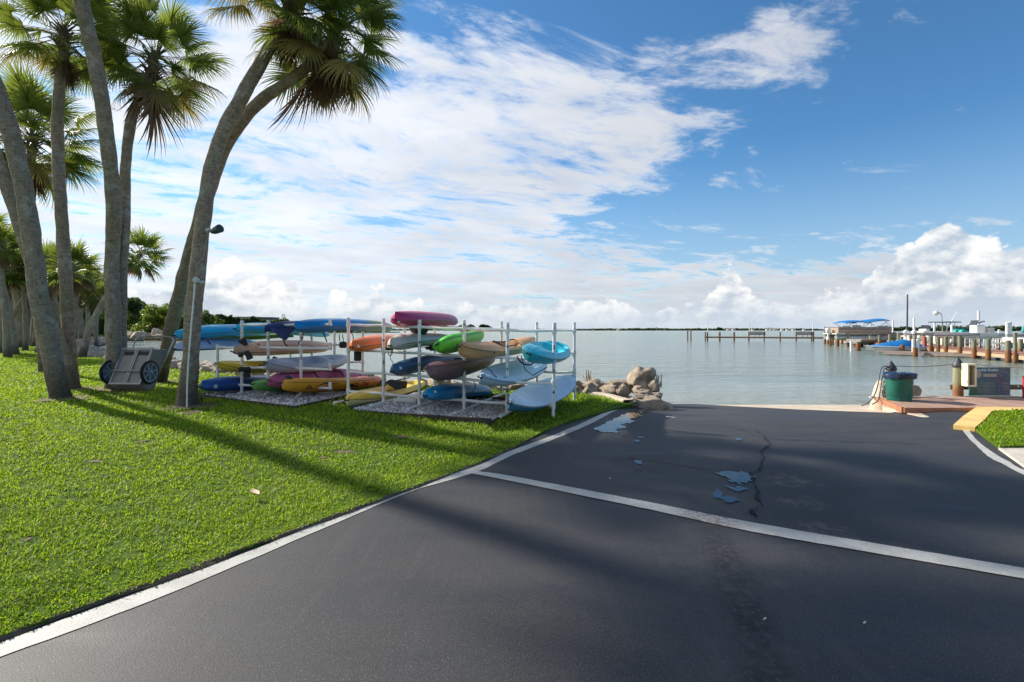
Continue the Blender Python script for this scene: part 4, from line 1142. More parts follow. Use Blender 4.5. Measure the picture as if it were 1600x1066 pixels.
bluegreen = PL('blue_to_green', (0.0, 0.13, 0.34), (0.09, 0.20, 0.20), 0.1); olive = PL('olive_hull', (0.0, 0.15, 0.36), (0.16, 0.21, 0.07), 0.4)
amber = PL('amber_orange', (0.72, 0.28, 0.02), (0.52, 0.17, 0.07), 0.3); pink = PL('pink', (0.45, 0.10, 0.20)); green2 = PL('leaf_green', (0.10, 0.28, 0.06)); royal = PL('royal_blue', (0.01, 0.065, 0.25))
silver = PL('silver_grey', (0.34, 0.37, 0.42)); peach = PL('peach_tan', (0.56, 0.32, 0.19)); laven = PL('lavender_grey', (0.33, 0.38, 0.50)); seab = PL('sea_blue', (0.015, 0.10, 0.17)); skyb = PL('sky_blue', (0.01, 0.30, 0.48)); navyc = paint('navy_canvas', (0.035, 0.05, 0.14), .85, .2, 6, .004)

K = {}
K['teal'] = kayak(pw(826, 570, 8.75), pw(872, 556, 11.3), .78, .34, 20, teal, teald, 'bright teal kayak in the upper bay nearest the road, bow tilted over the front rail', blunt=.55, seat=False)
strapdown(K['teal'], 0, [(-1.0, .25, .05), (-.98, .1, -.16), (-.9, -.05, -.22), (-.95, -.25, .02)])
K['white'] = kayak(pw(797, 648, 8.45), pw(884, 607, 11.3), .68, .34, 26, dblue, whiteg, 'pale grey-white boat with blue hull tipped on edge, lowest in the bay nearest the road', style='flat', seat=False, blunt=.62, bow=.05)
K['tan'] = kayak(pw(724, 565, 8.75), pw(826, 548, 11.9), .70, .33, 10, tan, tan, 'tan orange canoe-shaped kayak with upswept bow poking out of the second bay from the road', blunt=.72, bow=.07, seat=False, style='sit')
K['lime'] = kayak(pw(700, 553, 9.5), pw(752, 537, 12.0), .66, .36, -30, lime, lime, 'lime green kayak lying tilted just behind the tan bow', blunt=.35, seat=True)
K['maroon'] = kayak(pw(686, 600, 8.9), pw(772, 571, 12.0), .70, .40, -22, maroon, maroon, 'brown maroon kayak with big rounded bow below the lime green one', blunt=.6, bow=.08, style='sit', seat=False)
K['powder'] = kayak(pw(752, 607, 8.75), pw(842, 578, 12.0), .74, .32, 24, paleb, paleb, 'powder blue boat with pointed end and black cord, middle shelf second bay from the road', style='flat', seat=False, blunt=.75, bow=.04)
K['slate'] = kayak(pw(622, 586, 9.7), pw(712, 570, 12.6), .66, .34, -6, slate, slate, 'dark slate blue kayak with a white oval decal, middle shelf of the numbered rack', blunt=.42, style='sit', flip=True)
K['azure'] = kayak(pw(676, 625, 9.4), pw(758, 618, 12.1), .70, .33, 0, azure, azure, 'vivid azure blue kayak lowest over the gravel, handle cord at its bow', blunt=.4, flip=True)
K['yellow2'] = kayak(pw(552, 640, 9.9), pw(655, 612, 13.2), .76, .34, 4, cream, yell, 'yellow kayak with cream hull and black paddle blade, bottom left of the numbered rack', blunt=.5)
K['orange'] = kayak(pw(558, 548, 9.95), pw(625, 541, 12.6), .62, .32, 0, orange, orange, 'plain bright orange kayak on the upper shelf, left end of the numbered rack', blunt=.42, flip=True)
K['beige'] = kayak(pw(618, 545, 9.75), pw(705, 541, 12.9), .68, .35, -4, beige, beige, 'beige kayak fading to green aft, between the orange and lime ones', blunt=.4, bow=.03, flip=True)
K['magenta'] = kayak(pw(626, 511, 9.85), pw(704, 511, 12.6), .70, .36, 0, magenta, magenta, 'magenta kayak alone on top of the numbered rack', blunt=.36, seat=False, sheer=.02, rocker=.04, flip=True)
K['bluegreen'] = kayak(pw(474, 519, 10.6), pw(603, 519, 13.4), .78, .34, 0, olive, bluegreen, 'long glossy blue kayak shading to olive, on top spanning the gap between the racks', blunt=.5, seat=False, flip=True)
K['amber'] = kayak(pw(456, 616, 10.4), pw(588, 606, 13.3), .74, .34, -10, amber, amber, 'amber orange kayak lettered on its side, lowest shelf between the two racks', blunt=.62, seat=False, bow=.02)
K['pink'] = kayak(pw(428, 607, 10.85), pw(560, 596, 13.6), .80, .36, 32, pink, pink, 'pink kayak tipped on its side against a green one behind the amber kayak', blunt=.6, style='sit', seat=False)
K['green'] = kayak(pw(408, 614, 10.8), pw(505, 606, 12.9), .66, .30, 0, green2, green2, 'green kayak whose nose sticks out left from under the pink one', blunt=.45, seat=False)
K['royal'] = kayak(pw(330, 611, 11.1), pw(452, 606, 13.6), .72, .36, 0, royal, royal, 'royal blue kayak with a white square sticker, lowest at the palm end', blunt=.42, seat=False, flip=True)
K['yellow'] = kayak(pw(352, 583, 11.3), pw(462, 579, 13.2), .66, .26, 14, yell, yell, 'golden yellow kayak with black fittings above the royal blue one', blunt=.75, bow=.05)
K['silver'] = kayak(pw(424, 585, 10.75), pw(532, 573, 13.4), .74, .32, 16, silver, silver, 'silver grey kayak with faint lettering on the middle shelf of the elbow rack', blunt=.62, bow=.06, seat=False)
K['peach'] = kayak(pw(382, 555, 11.1), pw(508, 549, 13.6), .72, .32, 14, peach, peach, 'peach tan kayak with paired scupper marks, upper shelf behind the second post', blunt=.72, seat=False, flip=True)
K['laven'] = kayak(pw(290, 550, 11.7), pw(392, 545, 13.8), .78, .32, 12, laven, seab, 'lavender grey boat with sea blue hull just right of the floodlight palm', style='flat', blunt=.55, seat=False, flip=True)
K['sky'] = kayak(pw(288, 530, 11.8), pw(412, 525, 14.2), .76, .36, 0, skyb, skyb, 'long sky blue kayak on top passing behind the floodlight palm', blunt=.42, seat=False, rocker=.14, flip=True)
K['sky2'] = kayak(pw(382, 520, 11.7), pw(505, 527, 14.6), .70, .30, 0, skyb, skyb, 'second sky blue kayak on top, behind the navy wrapped one', blunt=.5, seat=False, flip=True)
K['navy'] = kayak(pw(424, 519, 10.9), pw(500, 516, 13.1), .56, .26, 0, navyc, navyc, 'kayak wrapped in navy canvas with a loose flap, top of the elbow rack', blunt=.6, seat=False, toggles=False, style='flat', flip=True)
def loc(k, wp): return K[k].matrix_local.inverted() @ wp
# navy flap hanging from the nose
a = [pw(422, 512, 10.7), pw(464, 514, 11.3), pw(449, 530, 10.85), pw(440, 531, 10.8), pw(430, 521, 10.72)]
r_ = K['navy']; bpy.context.view_layer.update()
def world_part(root, mb, name, mat, smooth=True):
    inv = root.matrix_world.inverted(); mb.v = [inv @ q for q in mb.v]; return mb.build(name, mat, root, smooth, local=True)
mb = MB(); top_ = curve_pts([pw(421, 511, 10.75), pw(436, 514, 10.85), pw(452, 513, 11.1), pw(466, 513, 11.4)], 12); bot_ = curve_pts([pw(424, 516, 10.6), pw(438, 528, 10.66), pw(447, 532, 10.8), pw(452, 522, 11.2)], 12)
g_ = []
for i in range(13):
    for j in range(5):
        q = top_[i].lerp(bot_[i], j / 4); q = q + Vector((0, .03 * math.sin(i * 1.7 + j), 0)); g_.append(q)
mb.add(g_, [(i * 5 + j, i * 5 + j + 1, (i + 1) * 5 + j + 1, (i + 1) * 5 + j) for i in range(12) for j in range(4)])
world_part(r_, mb, 'canvas_flap', navyc)
def cord(k, pts, r=0.007, name='cord', mat=m_strap):
    mb = MB(); mb.tube(curve_pts([pw(*q) for q in pts], 14), r, 6); world_part(K[k], mb, name, mat)
cord('navy', [(442, 530, 10.8), (446, 538, 10.8), (450, 541, 10.8)], .012)
cord('teal', [(808, 557, 8.6), (813, 565, 8.55), (819, 569, 8.6), (828, 570, 8.7), (834, 566, 8.8), (838, 556, 8.9)], .013)
cord('teal', [(868, 552, 10.3), (871, 558, 10.2), (870, 560, 10.2)], .012)
cord('sky', [(320, 528, 11.5), (326, 534, 11.4), (328, 538, 11.4)], .014)
cord('bluegreen', [(473, 512, 10.5), (473, 530, 10.5), (466, 536, 10.5), (474, 541, 10.5)], .008)
cord('bluegreen', [(549, 519, 11.6), (552, 530, 11.5), (544, 541, 11.4)], .010)
cord('bluegreen', [(505, 519, 11.4), (508, 527, 11.3), (511, 535, 11.3)], .014)
cord('slate', [(613, 543, 9.7), (610, 560, 9.7), (614, 567, 9.7), (610, 579, 9.7)], .006)
cord('beige', [(613, 540, 9.6), (613, 552, 9.6), (609, 556, 9.65), (606, 551, 9.7)], .008)
cord('yellow2', [(602, 585, 9.95), (603, 598, 9.95), (600, 604, 9.95)], .007)
cord('azure', [(740, 596, 9.6), (743, 604, 9.6), (738, 612, 9.8)], .008)
cord('powder', [(754, 572, 8.8), (764, 577, 8.7), (772, 586, 8.65), (776, 590, 8.7)], .007)
# black bucket seat hanging under the magenta kayak, boxes and fins
mb = MB(); mb.lathe([(.02, -.17), (.14, -.15), (.20, -.06), (.21, .02), (.19, .03)], tuple(pw(655, 511, 10.6)), 18); world_part(K['magenta'], mb, 'footwell', m_rub)
mb = MB(); mb.box(tuple(pw(675, 544, 10.6)), (.25, .2, .06), .3, bev=.01); world_part(K['beige'], mb, 'drain_pad', m_rub, False)
mb = MB(); mb.box(tuple(pw(559, 556, 10.4)), (.15, .05, .22), .3, bev=.02); world_part(K['orange'], mb, 'rudder', m_rub, False)
mb = MB(); mb.box(tuple(pw(536, 539, 11.0)), (.16, .09, .14), .6, bev=.03); mb.tube([pw(530, 523, 11), pw(531, 533, 11)], .01, 5); mb.tube([pw(535, 523, 11), pw(537, 534, 11)], .01, 5); world_part(K['bluegreen'], mb, 'hanging_bag', m_rub, False)
mb = MB(); mb.box(tuple(pw(382, 577, 11.1)), (.26, .08, .10), .2, bev=.03); mb.box(tuple(pw(386, 583, 11.2)), (.14, .08, .20), .2, bev=.02); world_part(K['yellow'], mb, 'pedal_drive', m_rub, False)
mb = MB(); mb.tube([pw(385, 549, 11), pw(391, 561, 11)], [.05, .07], 8); mb.lathe([(.02, -.03), (.05, -.02), (.05, .02), (.02, .03)], tuple(pw(376, 555, 10.9)), 12, M=Matrix.Rotation(R(90), 4, 'X')); world_part(K['peach'], mb, 'skeg', m_rub)
mb = MB(); mb.tube([pw(378, 531, 11.1), pw(384, 540, 11.1)], [.09, .05], 8); world_part(K['laven'], mb, 'rudder_cover', m_rub)
# dark hatch curl on the pink kayak
mb = MB(); mb.tube(curve_pts([pw(446, 588, 10.45), pw(451, 590, 10.42), pw(453, 595, 10.42), pw(449, 600, 10.4), pw(444, 602, 10.4)], 12), [.02, .03, .04, .05, .055, .06, .06, .055, .05, .04, .03, .02, .01], 8); world_part(K['pink'], mb, 'seat_pad', m_rub)
# decals
m_decal = paint('white_decal', (0.75, 0.75, 0.75), .4)
def decal(k, px, py, d, w_, h_):
    p = pw(px, py, d); mb = MB(); t = Vector((-p.x, -p.y, CAM_H - p.z)).normalized(); s = Vector((0, 0, 1)).cross(t).normalized(); u = t.cross(s)
    M_ = Matrix((s, u, t)).transposed().to_4x4(); mb.box(tuple(p), (w_, h_, .004), M=M_); world_part(K[k], mb, 'sticker', m_decal, False)
def side_hit(k, px, py):
    """first hull/deck surface of a kayak behind a photo pixel"""
    dg = None; o0 = Vector((0, 0, CAM_H)); dr = (pw(px, py, 10) - o0).normalized()
    best = None
    for ch in K[k].children:
        if ch.type != 'MESH' or ch.name.split('.')[0] not in ('hull', 'deck'): continue
        inv = ch.matrix_world.inverted(); ok, lo, nn, _ = ch.ray_cast(inv @ o0, (inv.to_3x3() @ dr).normalized())
        if ok:
            w_ = ch.matrix_world @ lo; nn = (ch.matrix_world.to_3x3() @ nn).normalized()
            if best is None or (w_ - o0).length < (best[0] - o0).length: best = (w_, nn)
    return best
bpy.context.view_layer.update()
def sticker(k, px, py, w_, h_):
    hit = side_hit(k, px, py)
    if not hit: return
    p, nn = hit; nn = nn if nn.dot(Vector((0, 0, CAM_H)) - p) > 0 else -nn
    s = Vector((0, 0, 1)).cross(nn).normalized(); u = nn.cross(s); M_ = Matrix((s, u, nn)).transposed().to_4x4()
    mb = MB(); mb.box(tuple(p + nn * .003), (w_, h_, .004), M=M_); world_part(K[k], mb, 'sticker', m_decal, False)
for k, px, py, w_, h_ in [('royal', 337, 604, .07, .07), ('azure', 680, 612, .05, .05), ('slate', 626, 575, .05, .05), ('magenta', 623, 503, .045, .04), ('orange', 560, 541, .05, .05), ('white', 862, 568, .05, .05)]:
    sticker(k, px, py, w_, h_)
m_hole = paint('scupper_dark', (.05, .035, .03), .8)
for k, px, py, w_, h_ in [('peach', 399, 533, .10, .05), ('peach', 404, 538, .07, .04), ('peach', 413, 542, .07, .04), ('peach', 409, 545, .05, .03), ('tan', 772, 552, .05, .03), ('maroon', 742, 583, .05, .03), ('laven', 345, 543, .3, .015), ('powder', 790, 590, .2, .012), ('slate', 650, 572, .25, .012), ('magenta', 660, 505, .3, .012), ('yellow', 402, 578, .2, .02), ('azure', 715, 612, .25, .012), ('royal', 390, 598, .3, .012)]:
    hit = side_hit(k, px, py)
    if not hit: continue
    p, nn = hit; nn = nn if nn.dot(Vector((0, 0, CAM_H)) - p) > 0 else -nn
    s = Vector((0, 0, 1)).cross(nn).normalized(); u = nn.cross(s); mb = MB(); mb.box(tuple(p + nn * .001), (w_, h_, .004), M=Matrix((s, u, nn)).transposed().to_4x4(), bev=.001); world_part(K[k], mb, 'scupper' if w_ < .12 else 'scuff', m_hole, False)
def lettering(k, txt, px0, px1, py0, py1, size, mat=m_ink):
    a, b2 = side_hit(k, px0, py0), side_hit(k, px1, py1)
    if not a or not b2: return
    p = (a[0] + b2[0]) / 2; s = (b2[0] - a[0]).normalized(); nn = (a[1] + b2[1]).normalized(); nn = nn if nn.dot(Vector((0, 0, CAM_H)) - p) > 0 else -nn
    nn = (nn - s * nn.dot(s)).normalized(); u = nn.cross(s)
    cu = bpy.data.curves.new('lettering', 'FONT'); cu.body = txt; cu.size = size; cu.align_x = 'CENTER'; cu.align_y = 'CENTER'; cu.resolution_u = 2; cu.extrude = .002
    cu.offset = .004; cu.shear = .2; cu.materials.append(mat)
    o = bpy.data.objects.new('lettering', cu); COL.objects.link(o); o.parent = K[k]
    o.matrix_local = K[k].matrix_world.inverted() @ (Matrix.Translation(p + nn * .015) @ Matrix((s, u, nn)).transposed().to_4x4())
    to_mesh(o)
lettering('amber', 'Malibu Two', 538, 580, 603, 598, .17)
lettering('silver', 'OUTFITTER', 490, 528, 563, 562, .10, paint('faint_ink', (.25, .20, .19), .6))
# wave graphic on the amber kayak
for (q0, q1, q2, w_) in [((493, 604), (510, 599), (530, 600), .018), ((478, 608), (484, 603), (489, 609), .016), ((474, 610), (484, 607), (494, 609), .012)]:
    hs = [side_hit('amber', *q) for q in (q0, q1, q2)]
    if all(hs):
        mb = MB(); C = curve_pts([h[0] + (Vector((0, 0, CAM_H)) - h[0]).normalized() * .012 for h in hs], 10); mb.tube(C, [w_ * math.sin(math.pi * (i + .3) / 10.6) * .7 + .001 for i in range(11)], 5); world_part(K['amber'], mb, 'logo_wave', m_ink)
# black paddle tucked beside the yellow kayak
root = empty('paddle', pw(604, 600, 10.0), 'black paddle blade sticking out above the yellow kayak at the post', 'paddle')
mb = MB(); mb.tube([pw(604, 598, 10.0), pw(640, 590, 12.2)], .015, 8); mb.build('shaft', m_rub, root, True)
mb = MB(); C0, C1 = pw(604, 597, 9.95), pw(625, 602, 9.9)
prof = [(0, .02), (.2, .08), (.45, .11), (.75, .10), (1, .03)]
for sg in (0.004, -0.004):
    pass
vv = []
for t, w_ in prof:
    q = C0.lerp(C1, t); vv += [q + Vector((0, -.004, w_ * .7)), q + Vector((0, -.004, -w_ * .7)), q + Vector((0, .012, -w_ * .7)), q + Vector((0, .012, w_ * .7))]
mb.add(vv, [(i * 4 + j, i * 4 + (j + 1) % 4, (i + 1) * 4 + (j + 1) % 4, (i + 1) * 4 + j) for i in range(4) for j in range(4)] + [(3, 2, 1, 0), (16, 17, 18, 19)]); mb.build('blade', m_rub, root, True)

# ================================================================== CART, CONDUIT, FLOODLIGHT
m_cart = paint('grey_cart_plastic', (0.30, 0.265, 0.235), .55, .12, 4, .002, dirt=(.10, .09, .08)); m_cartl = paint('cart_rib_light', (0.46, 0.43, 0.40), .5, .1, 5); m_tyre = paint('tyre', (0.018, 0.018, 0.018), .8, .2, 20, .002); m_rimb = paint('blue_grey_rim', (0.30, 0.35, 0.40), .35, .1, 8); m_tub = paint('handle_tube', (0.42, 0.42, 0.42), .3, .1, 8, metal=.6)
# the tub is seen from below: its bottom faces the viewer, stood on its front lip, leaning back on the palm
cbase = gp(203, 611); cdep = cbase.y
root = empty('garden_cart', cbase, 'two-wheeled grey plastic yard cart tipped up against the palm trunk', 'cart')
fw = Vector((0.97, -0.06, 0)).normalized()                 # across the cart, to the right
upv = (Vector((0.46, 0.38, 0.84))).normalized(); upv = (upv - fw * upv.dot(fw)).normalized(); outn = fw.cross(upv)  # outn points toward the viewer
if outn.y > 0: outn = -outn
def cp(a, h, o_): return cbase + fw * a + upv * h + outn * o_
def cbox(mb, a0, a1, h0, h1, o0, o1):
    v = [cp(a, h, o_) for a in (a0, a1) for h in (h0, h1) for o_ in (o0, o1)]
    mb.add(v, [(0, 1, 3, 2), (4, 6, 7, 5), (0, 4, 5, 1), (2, 3, 7, 6), (0, 2, 6, 4), (1, 5, 7, 3)])
mb = MB()
# tapered tub: bottom plate (towards viewer) smaller than the open mouth behind
bt = [(-.38, .10), (.38, .10), (.38, 1.0), (-.38, 1.0)]; mt = [(-.44, 0.0), (.44, 0.0), (.44, 1.12), (-.44, 1.12)]
v = [cp(a, h, .20) for a, h in bt] + [cp(a, h, -.14) for a, h in mt]
mb.add(v, [(0, 1, 2, 3)] + [(i, (i + 1) % 4 + 0, (i + 1) % 4 + 4, i + 4) for i in range(4)])
cbox(mb, -.45, .45, -.02, .02, -.17, -.13); cbox(mb, -.45, .45, 1.10, 1.14, -.17, -.13); cbox(mb, -.45, -.41, 0, 1.12, -.17, -.13); cbox(mb, .41, .45, 0, 1.12, -.17, -.13)
mb.build('tub', m_cart, root)
mb = MB(); cbox(mb, -.39, -.35, .08, 1.02, .20, .235); cbox(mb, .35, .39, .08, 1.02, .20, .235); cbox(mb, -.035, -.005, .08, 1.02, .20, .235); cbox(mb, .015, .045, .08, 1.02, .20, .235); cbox(mb, -.39, .39, .97, 1.02, .20, .24); cbox(mb, -.39, .39, .08, .12, .20, .24)
mb.build('rib_frame', m_cartl, root)
mb = MB(); cbox(mb, -.44, .44, .40, .44, .235, .265); mb.build('axle_bar', m_cart, root)
mb = MB(); cbox(mb, -.3, .3, .84, .93, .20, .215); mb.build('recess_band', m_rub, root)
for sg in (-1, 1):
    c0 = cp(sg * .50, .40, .20); M_ = Matrix((upv, outn, fw)).transposed().to_4x4()
    mb = MB(); mb.lathe([(.235, -.035), (.27, -.03), (.285, 0), (.27, .03), (.235, .035), (.225, 0), (.235, -.035)], tuple(c0), 32, M=M_); wheel = mb.build('wheel', m_tyre, root, True)
    mb = MB(); mb.lathe([(.205, -.02), (.232, -.028), (.232, .028), (.205, .02), (.20, 0), (.205, -.02)], tuple(c0), 28, M=M_)
    mb.lathe([(.035, -.05), (.05, -.04), (.05, .04), (.035, .05)], tuple(c0), 12, M=M_)
    for q in range(7):
        a = 2 * math.pi * q / 7; p1 = c0 + upv * math.cos(a) * .04 + outn * math.sin(a) * .04; p2 = c0 + upv * math.cos(a) * .21 + outn * math.sin(a) * .21; mb.tube([p1, p2], [.022, .026], 6)
    mb.build('rim', m_rimb, wheel, True)
mb = MB(); hp = [cp(.42, .55, -.14), cp(.47, .85, -.16), cp(.50, 1.25, -.17), cp(.50, 1.42, -.17), cp(.42, 1.49, -.17), cp(.2, 1.52, -.17), cp(-.2, 1.52, -.17), cp(-.42, 1.49, -.17), cp(-.50, 1.42, -.17), cp(-.47, 1.0, -.16), cp(-.42, .7, -.14)]
mb.tube(curve_pts(hp, 40), .016, 8); mb.build('handle', m_tub, root, True)

root = empty('floodlight', pw(330, 362, 9.55), 'dark green spotlight with round shade fixed to the leaning palm trunk', 'floodlight')
mg_ = paint('dark_green_metal', (0.035, 0.055, 0.045), .45, .15, 8)
mb = MB(); mb.lathe([(.02, -.04), (.045, -.035), (.045, .02), (.03, .04)], tuple(pw(326, 360, 9.5)), 12, M=Matrix.Rotation(R(70), 4, 'Y')); mb.build('mount', paint('grey_box', (.5, .5, .48), .5), root, True)
mb = MB(); a, b2 = pw(331, 363, 9.5), pw(344, 357, 9.4); mb.tube([a, a.lerp(b2, .35), b2], [.03, .062, .078], 14); mb.build('lamp_shade', mg_, root, True)
root = empty('conduit', pw(292, 640, 9.45), 'thin white electric conduit with round junction box strapped up the leaning palm', 'conduit')
mb = MB(); mb.tube(curve_pts([pw(292, 640, 9.42), pw(293, 590, 9.42), pw(298, 520, 9.42), pw(305, 440, 9.42)], 20), .014, 8); mb.build('pipe', m_pvc, root, True)
mb = MB(); mb.lathe([(.0, -.035), (.055, -.035), (.058, 0), (.05, .03), (.0, .035)], tuple(pw(306, 438, 9.40)), 16, M=Matrix.Rotation(R(90), 4, 'X')); mb.build('junction_box', paint('box_grey', (.50, .54, .48), .5), root, True)
mb = MB(); mb.box(tuple(pw(316, 441, 9.48)), (.07, .06, .05), bev=.01); mb.build('switch_box', paint('box_grey', (.50, .54, .48), .5), root)
mb = MB(); mb.tube(curve_pts([pw(307, 430, 9.45), pw(308, 415, 9.45), pw(317, 402, 9.45), pw(321, 385, 9.48), pw(325, 364, 9.5)], 20), .006, 6); mb.build('cable', paint('grey_cable', (.3, .29, .27), .6), root, True)
# curled dead leaf on the lawn, dropped bits on the road
m_leaf = paint('pale_dry_leaf', (0.62, 0.42, 0.30), .7, .2, 20)
c0 = gp(398, 782); V = []; 
for i in range(7):
    for j in range(3):
        t = i / 6; w_ = .030 * math.sin(math.pi * min(1, t * .9 + .12)) ; s = j - 1; V.append(c0 + Vector((-.06 + .13 * t, .045 - .10 * t + s * w_ * .5, .075 - .02 * t + abs(s) * .02)) + Vector((s * w_, 0, 0)))
o = link('dry_leaf', mk('dry_leaf', V, [(i * 3 + j, i * 3 + j + 1, (i + 1) * 3 + j + 1, (i + 1) * 3 + j) for i in range(6) for j in range(2)], m_leaf, True)); tag(o, 'pale pinkish dry leaf curled on the lawn near the road edge', 'leaf')
for (px, py, lab) in [(1195, 970, 'tiny pale twig on the asphalt below the stop line'), (1351, 976, 'tiny dry leaf on the dark asphalt at lower right'), (953, 749, 'small tan leaf on the asphalt just above the white cross line')]:
    c0 = gp(px, py, z_road); mb = MB(); mb.box((c0.x, c0.y, c0.z + .012), (.028, .010, .004), .7, bev=.001); o = mb.build('dry_leaf', m_leaf); tag(o, lab, 'leaf')
# ================================================================== FOREGROUND DOCK
m_deckw = wood('dock_boards', (0.30, 0.18, 0.13), (0.42, 0.27, 0.20), 2.0, (14, 1, 14), .7)
m_fasc = paint('dock_fascia', (0.36, 0.15, 0.08), .6, .15, 4, .003)
m_pile = wood('marine_pile', (0.15, 0.165, 0.10), (0.30, 0.28, 0.19), 2.5, (9, 9, 1.2), .85, wet=0.18)
m_pile0 = wood('dock_pile', (0.24, 0.25, 0.14), (0.34, 0.33, 0.20), 2.5, (9, 9, 1.2), .85, wet=0.15)
m_cap = paint('dark_pile_cap', (0.045, 0.045, 0.055), .55, .15, 6, .002)
DZ = 0.06
root = empty('dock', (9.5, 11, 0), 'low red-brown boardwalk across the top of the quay on the right', 'dock')
x = 7.86; bw = 0.138; meshes = {}
i = 0
while x < 15.5:
    ya = 10.17; yb = 11.86
    xl = x
    # slanted left end
    if x < 8.45: yb = 10.17 + (11.75 - 10.17) * max(0.12, (x - 7.80) / 0.62)
    key = round(yb - ya, 2)
    if key not in meshes:
        mb = MB(); mb.box((0, 0, 0), (bw, key, .035), bev=.004); meshes[key] = mk('board', mb.v, mb.f, m_deckw)
    o = link('board', meshes[key], root, (x + bw / 2 - 9.5, (ya + yb) / 2 - 11 + random.uniform(-.006, .006), DZ - .0175 + random.uniform(-.003, .003)))
    o.rotation_euler = (0, random.uniform(-.006, .006), random.uniform(-.002, .002))
    x += bw + .008; i += 1
mb = MB(); mb.box((11.7, 10.13, DZ - .045), (7.9, .045, .10), bev=.004); mb.build('front_fascia', m_fasc, root)
mb = MB(); a, b2 = Vector((7.74, 10.14, DZ - .045)), Vector((8.36, 11.72, DZ - .045)); mid = (a + b2) / 2; d = b2 - a; mb.box(tuple(mid), (d.length, .05, .12), math.atan2(d.y, d.x), bev=.004); mb.build('side_fascia', m_fasc, root)
mb = MB(); mb.box((11.9, 11.88, DZ - .01), (7.2, .05, .03)); mb.build('rear_edge', paint('edge_pale', (0.5, 0.46, 0.40), .7), root)

def pile(px, py_b, py_t, d, r, label, cap=True, mat=m_pile0, z0=-1.2, group=None, cat='post'):
    b_, t_ = pw(px, py_b, d), pw(px, py_t, d); root = empty('dock_post' if cap else 'piling', (b_.x, b_.y, z0), label, cat, group)
    mb = MB(); mb.tube([(b_.x, b_.y, z0), (b_.x, b_.y, b_.z), (b_.x, b_.y, t_.z)], [r, r * .99, r * .95], 16, wob=.05); mb.build('shaft', mat, root, True)
    if cap:
        mb = MB(); mb.lathe([(r * 1.1, -.03), (r * 1.2, 0.0), (r * 1.16, .03), (r * .7, .11), (.01, .20)], (b_.x, b_.y, t_.z), 18); mb.build('cap', m_cap, root, True)
    return root
pile(1392, 622, 577, 12.0, .10, 'greenish dock post with dark conical cap behind the trash can')
pile(1497, 619, 572, 11.95, .10, 'dock post with dark pyramid cap carrying the cream box')
# ropes
def rope(pts, r, mat, name, label, cat, n=24):
    mb = MB(); mb.tube(curve_pts(pts, n), r, 6); o = mb.build(name, mat, None, True); tag(o, label, cat); return o
m_rope = paint('grey_rope', (0.20, 0.21, 0.20), .9, .2, 30); m_rope2 = paint('pale_rope', (0.52, 0.47, 0.34), .9, .2, 30)
rope([pw(1399, 572, 11.95), pw(1440, 573, 11.95), pw(1490, 569.5, 11.9)], .010, m_rope, 'rope', 'thin grey rope slung between the two capped dock posts', 'rope')
rope([pw(1503, 568, 11.85), pw(1550, 572, 11.8), pw(1640, 578, 11.7)], .012, m_rope2, 'rope', 'pale rope running right from the cream box above the sign board', 'rope')
# horizontal timber rail
root = empty('timber_rail', pw(1540, 604, 12.1), 'dark timber rail passing behind the blue information board', 'rail')
mb = MB(); a, b2 = pw(1485, 604, 12.12), pw(1660, 606, 12.12); mid = (a + b2) / 2; mb.box(tuple(mid), ((b2 - a).length, .05, .115), bev=.005); mb.build('plank', wood('dark_rail', (0.09, 0.055, 0.035), (0.15, 0.09, 0.06), 2, (1, 14, 14)), root)
mb = MB(); mb.lathe([(.0, 0), (.022, 0), (.018, .012), (.0, .015)], tuple(pw(1591, 604, 12.08)), 10, M=Matrix.Rotation(R(90), 4, 'X')); mb.build('bolt', paint('bolt_grey', (.4, .38, .36), .4, metal=.6), root)
# cream literature box on the post
bc = pw(1514, 586, 11.72); root = empty('document_box', bc, 'cream plastic box with clear front holding yellow and red items, fixed to the dock post', 'box')
m_cream = paint('cream_box', (0.78, 0.72, 0.52), .45, .05, 6, .0005)
bw_, bh_, bd_ = .165, .50, .20
ang = R(-33); MR = Matrix.Rotation(ang, 4, 'Z')
def bb(mb, c, s, bev=.006): q = MR @ Vector(c); mb.box((bc.x + q.x, bc.y + q.y, bc.z + q.z), s, M=MR, bev=bev)
MR = Matrix.Rotation(R(-12), 4, 'Z')
mb = MB(); bb(mb, (-bw_ / 2, 0, 0), (.02, bd_, bh_)); bb(mb, (bw_ / 2, 0, 0), (.02, bd_, bh_)); bb(mb, (0, 0, bh_ / 2), (bw_ + .02, bd_, .02)); bb(mb, (0, 0, -bh_ / 2), (bw_ + .02, bd_, .02)); bb(mb, (0, bd_ / 2, 0), (bw_ + .02, .015, bh_))
for xx_ in (-bw_ / 2 + .01, bw_ / 2 - .01): bb(mb, (xx_, -bd_ / 2 - .004, 0), (.035, .015, bh_))
for z_ in (-bh_ / 2 + .012, bh_ / 2 - .012): bb(mb, (0, -bd_ / 2 - .006, z_), (bw_, .015, .035))
mb.build('casing', m_cream, root)
mb = MB(); bb(mb, (0, bd_ / 2 - .012, 0), (bw_ - .02, .006, bh_ - .02), 0); mb.build('back_panel', paint('olive_inside', (.22, .19, .10), .8), root)
mb = MB(); bb(mb, (-.03, .02, .10), (.09, .08, .11)); mb.build('yellow_item', paint('item_yellow', (.70, .42, .03), .5), root)
mb = MB(); bb(mb, (-.03, .02, -.13), (.085, .08, .19)); mb.build('red_item', paint('item_red', (.30, .04, .03), .5), root)
mb = MB(); bb(mb, (-.03, -.023, -.10), (.05, .006, .04)); mb.build('red_item_label', paint('item_label', (.7, .55, .5), .5), root)
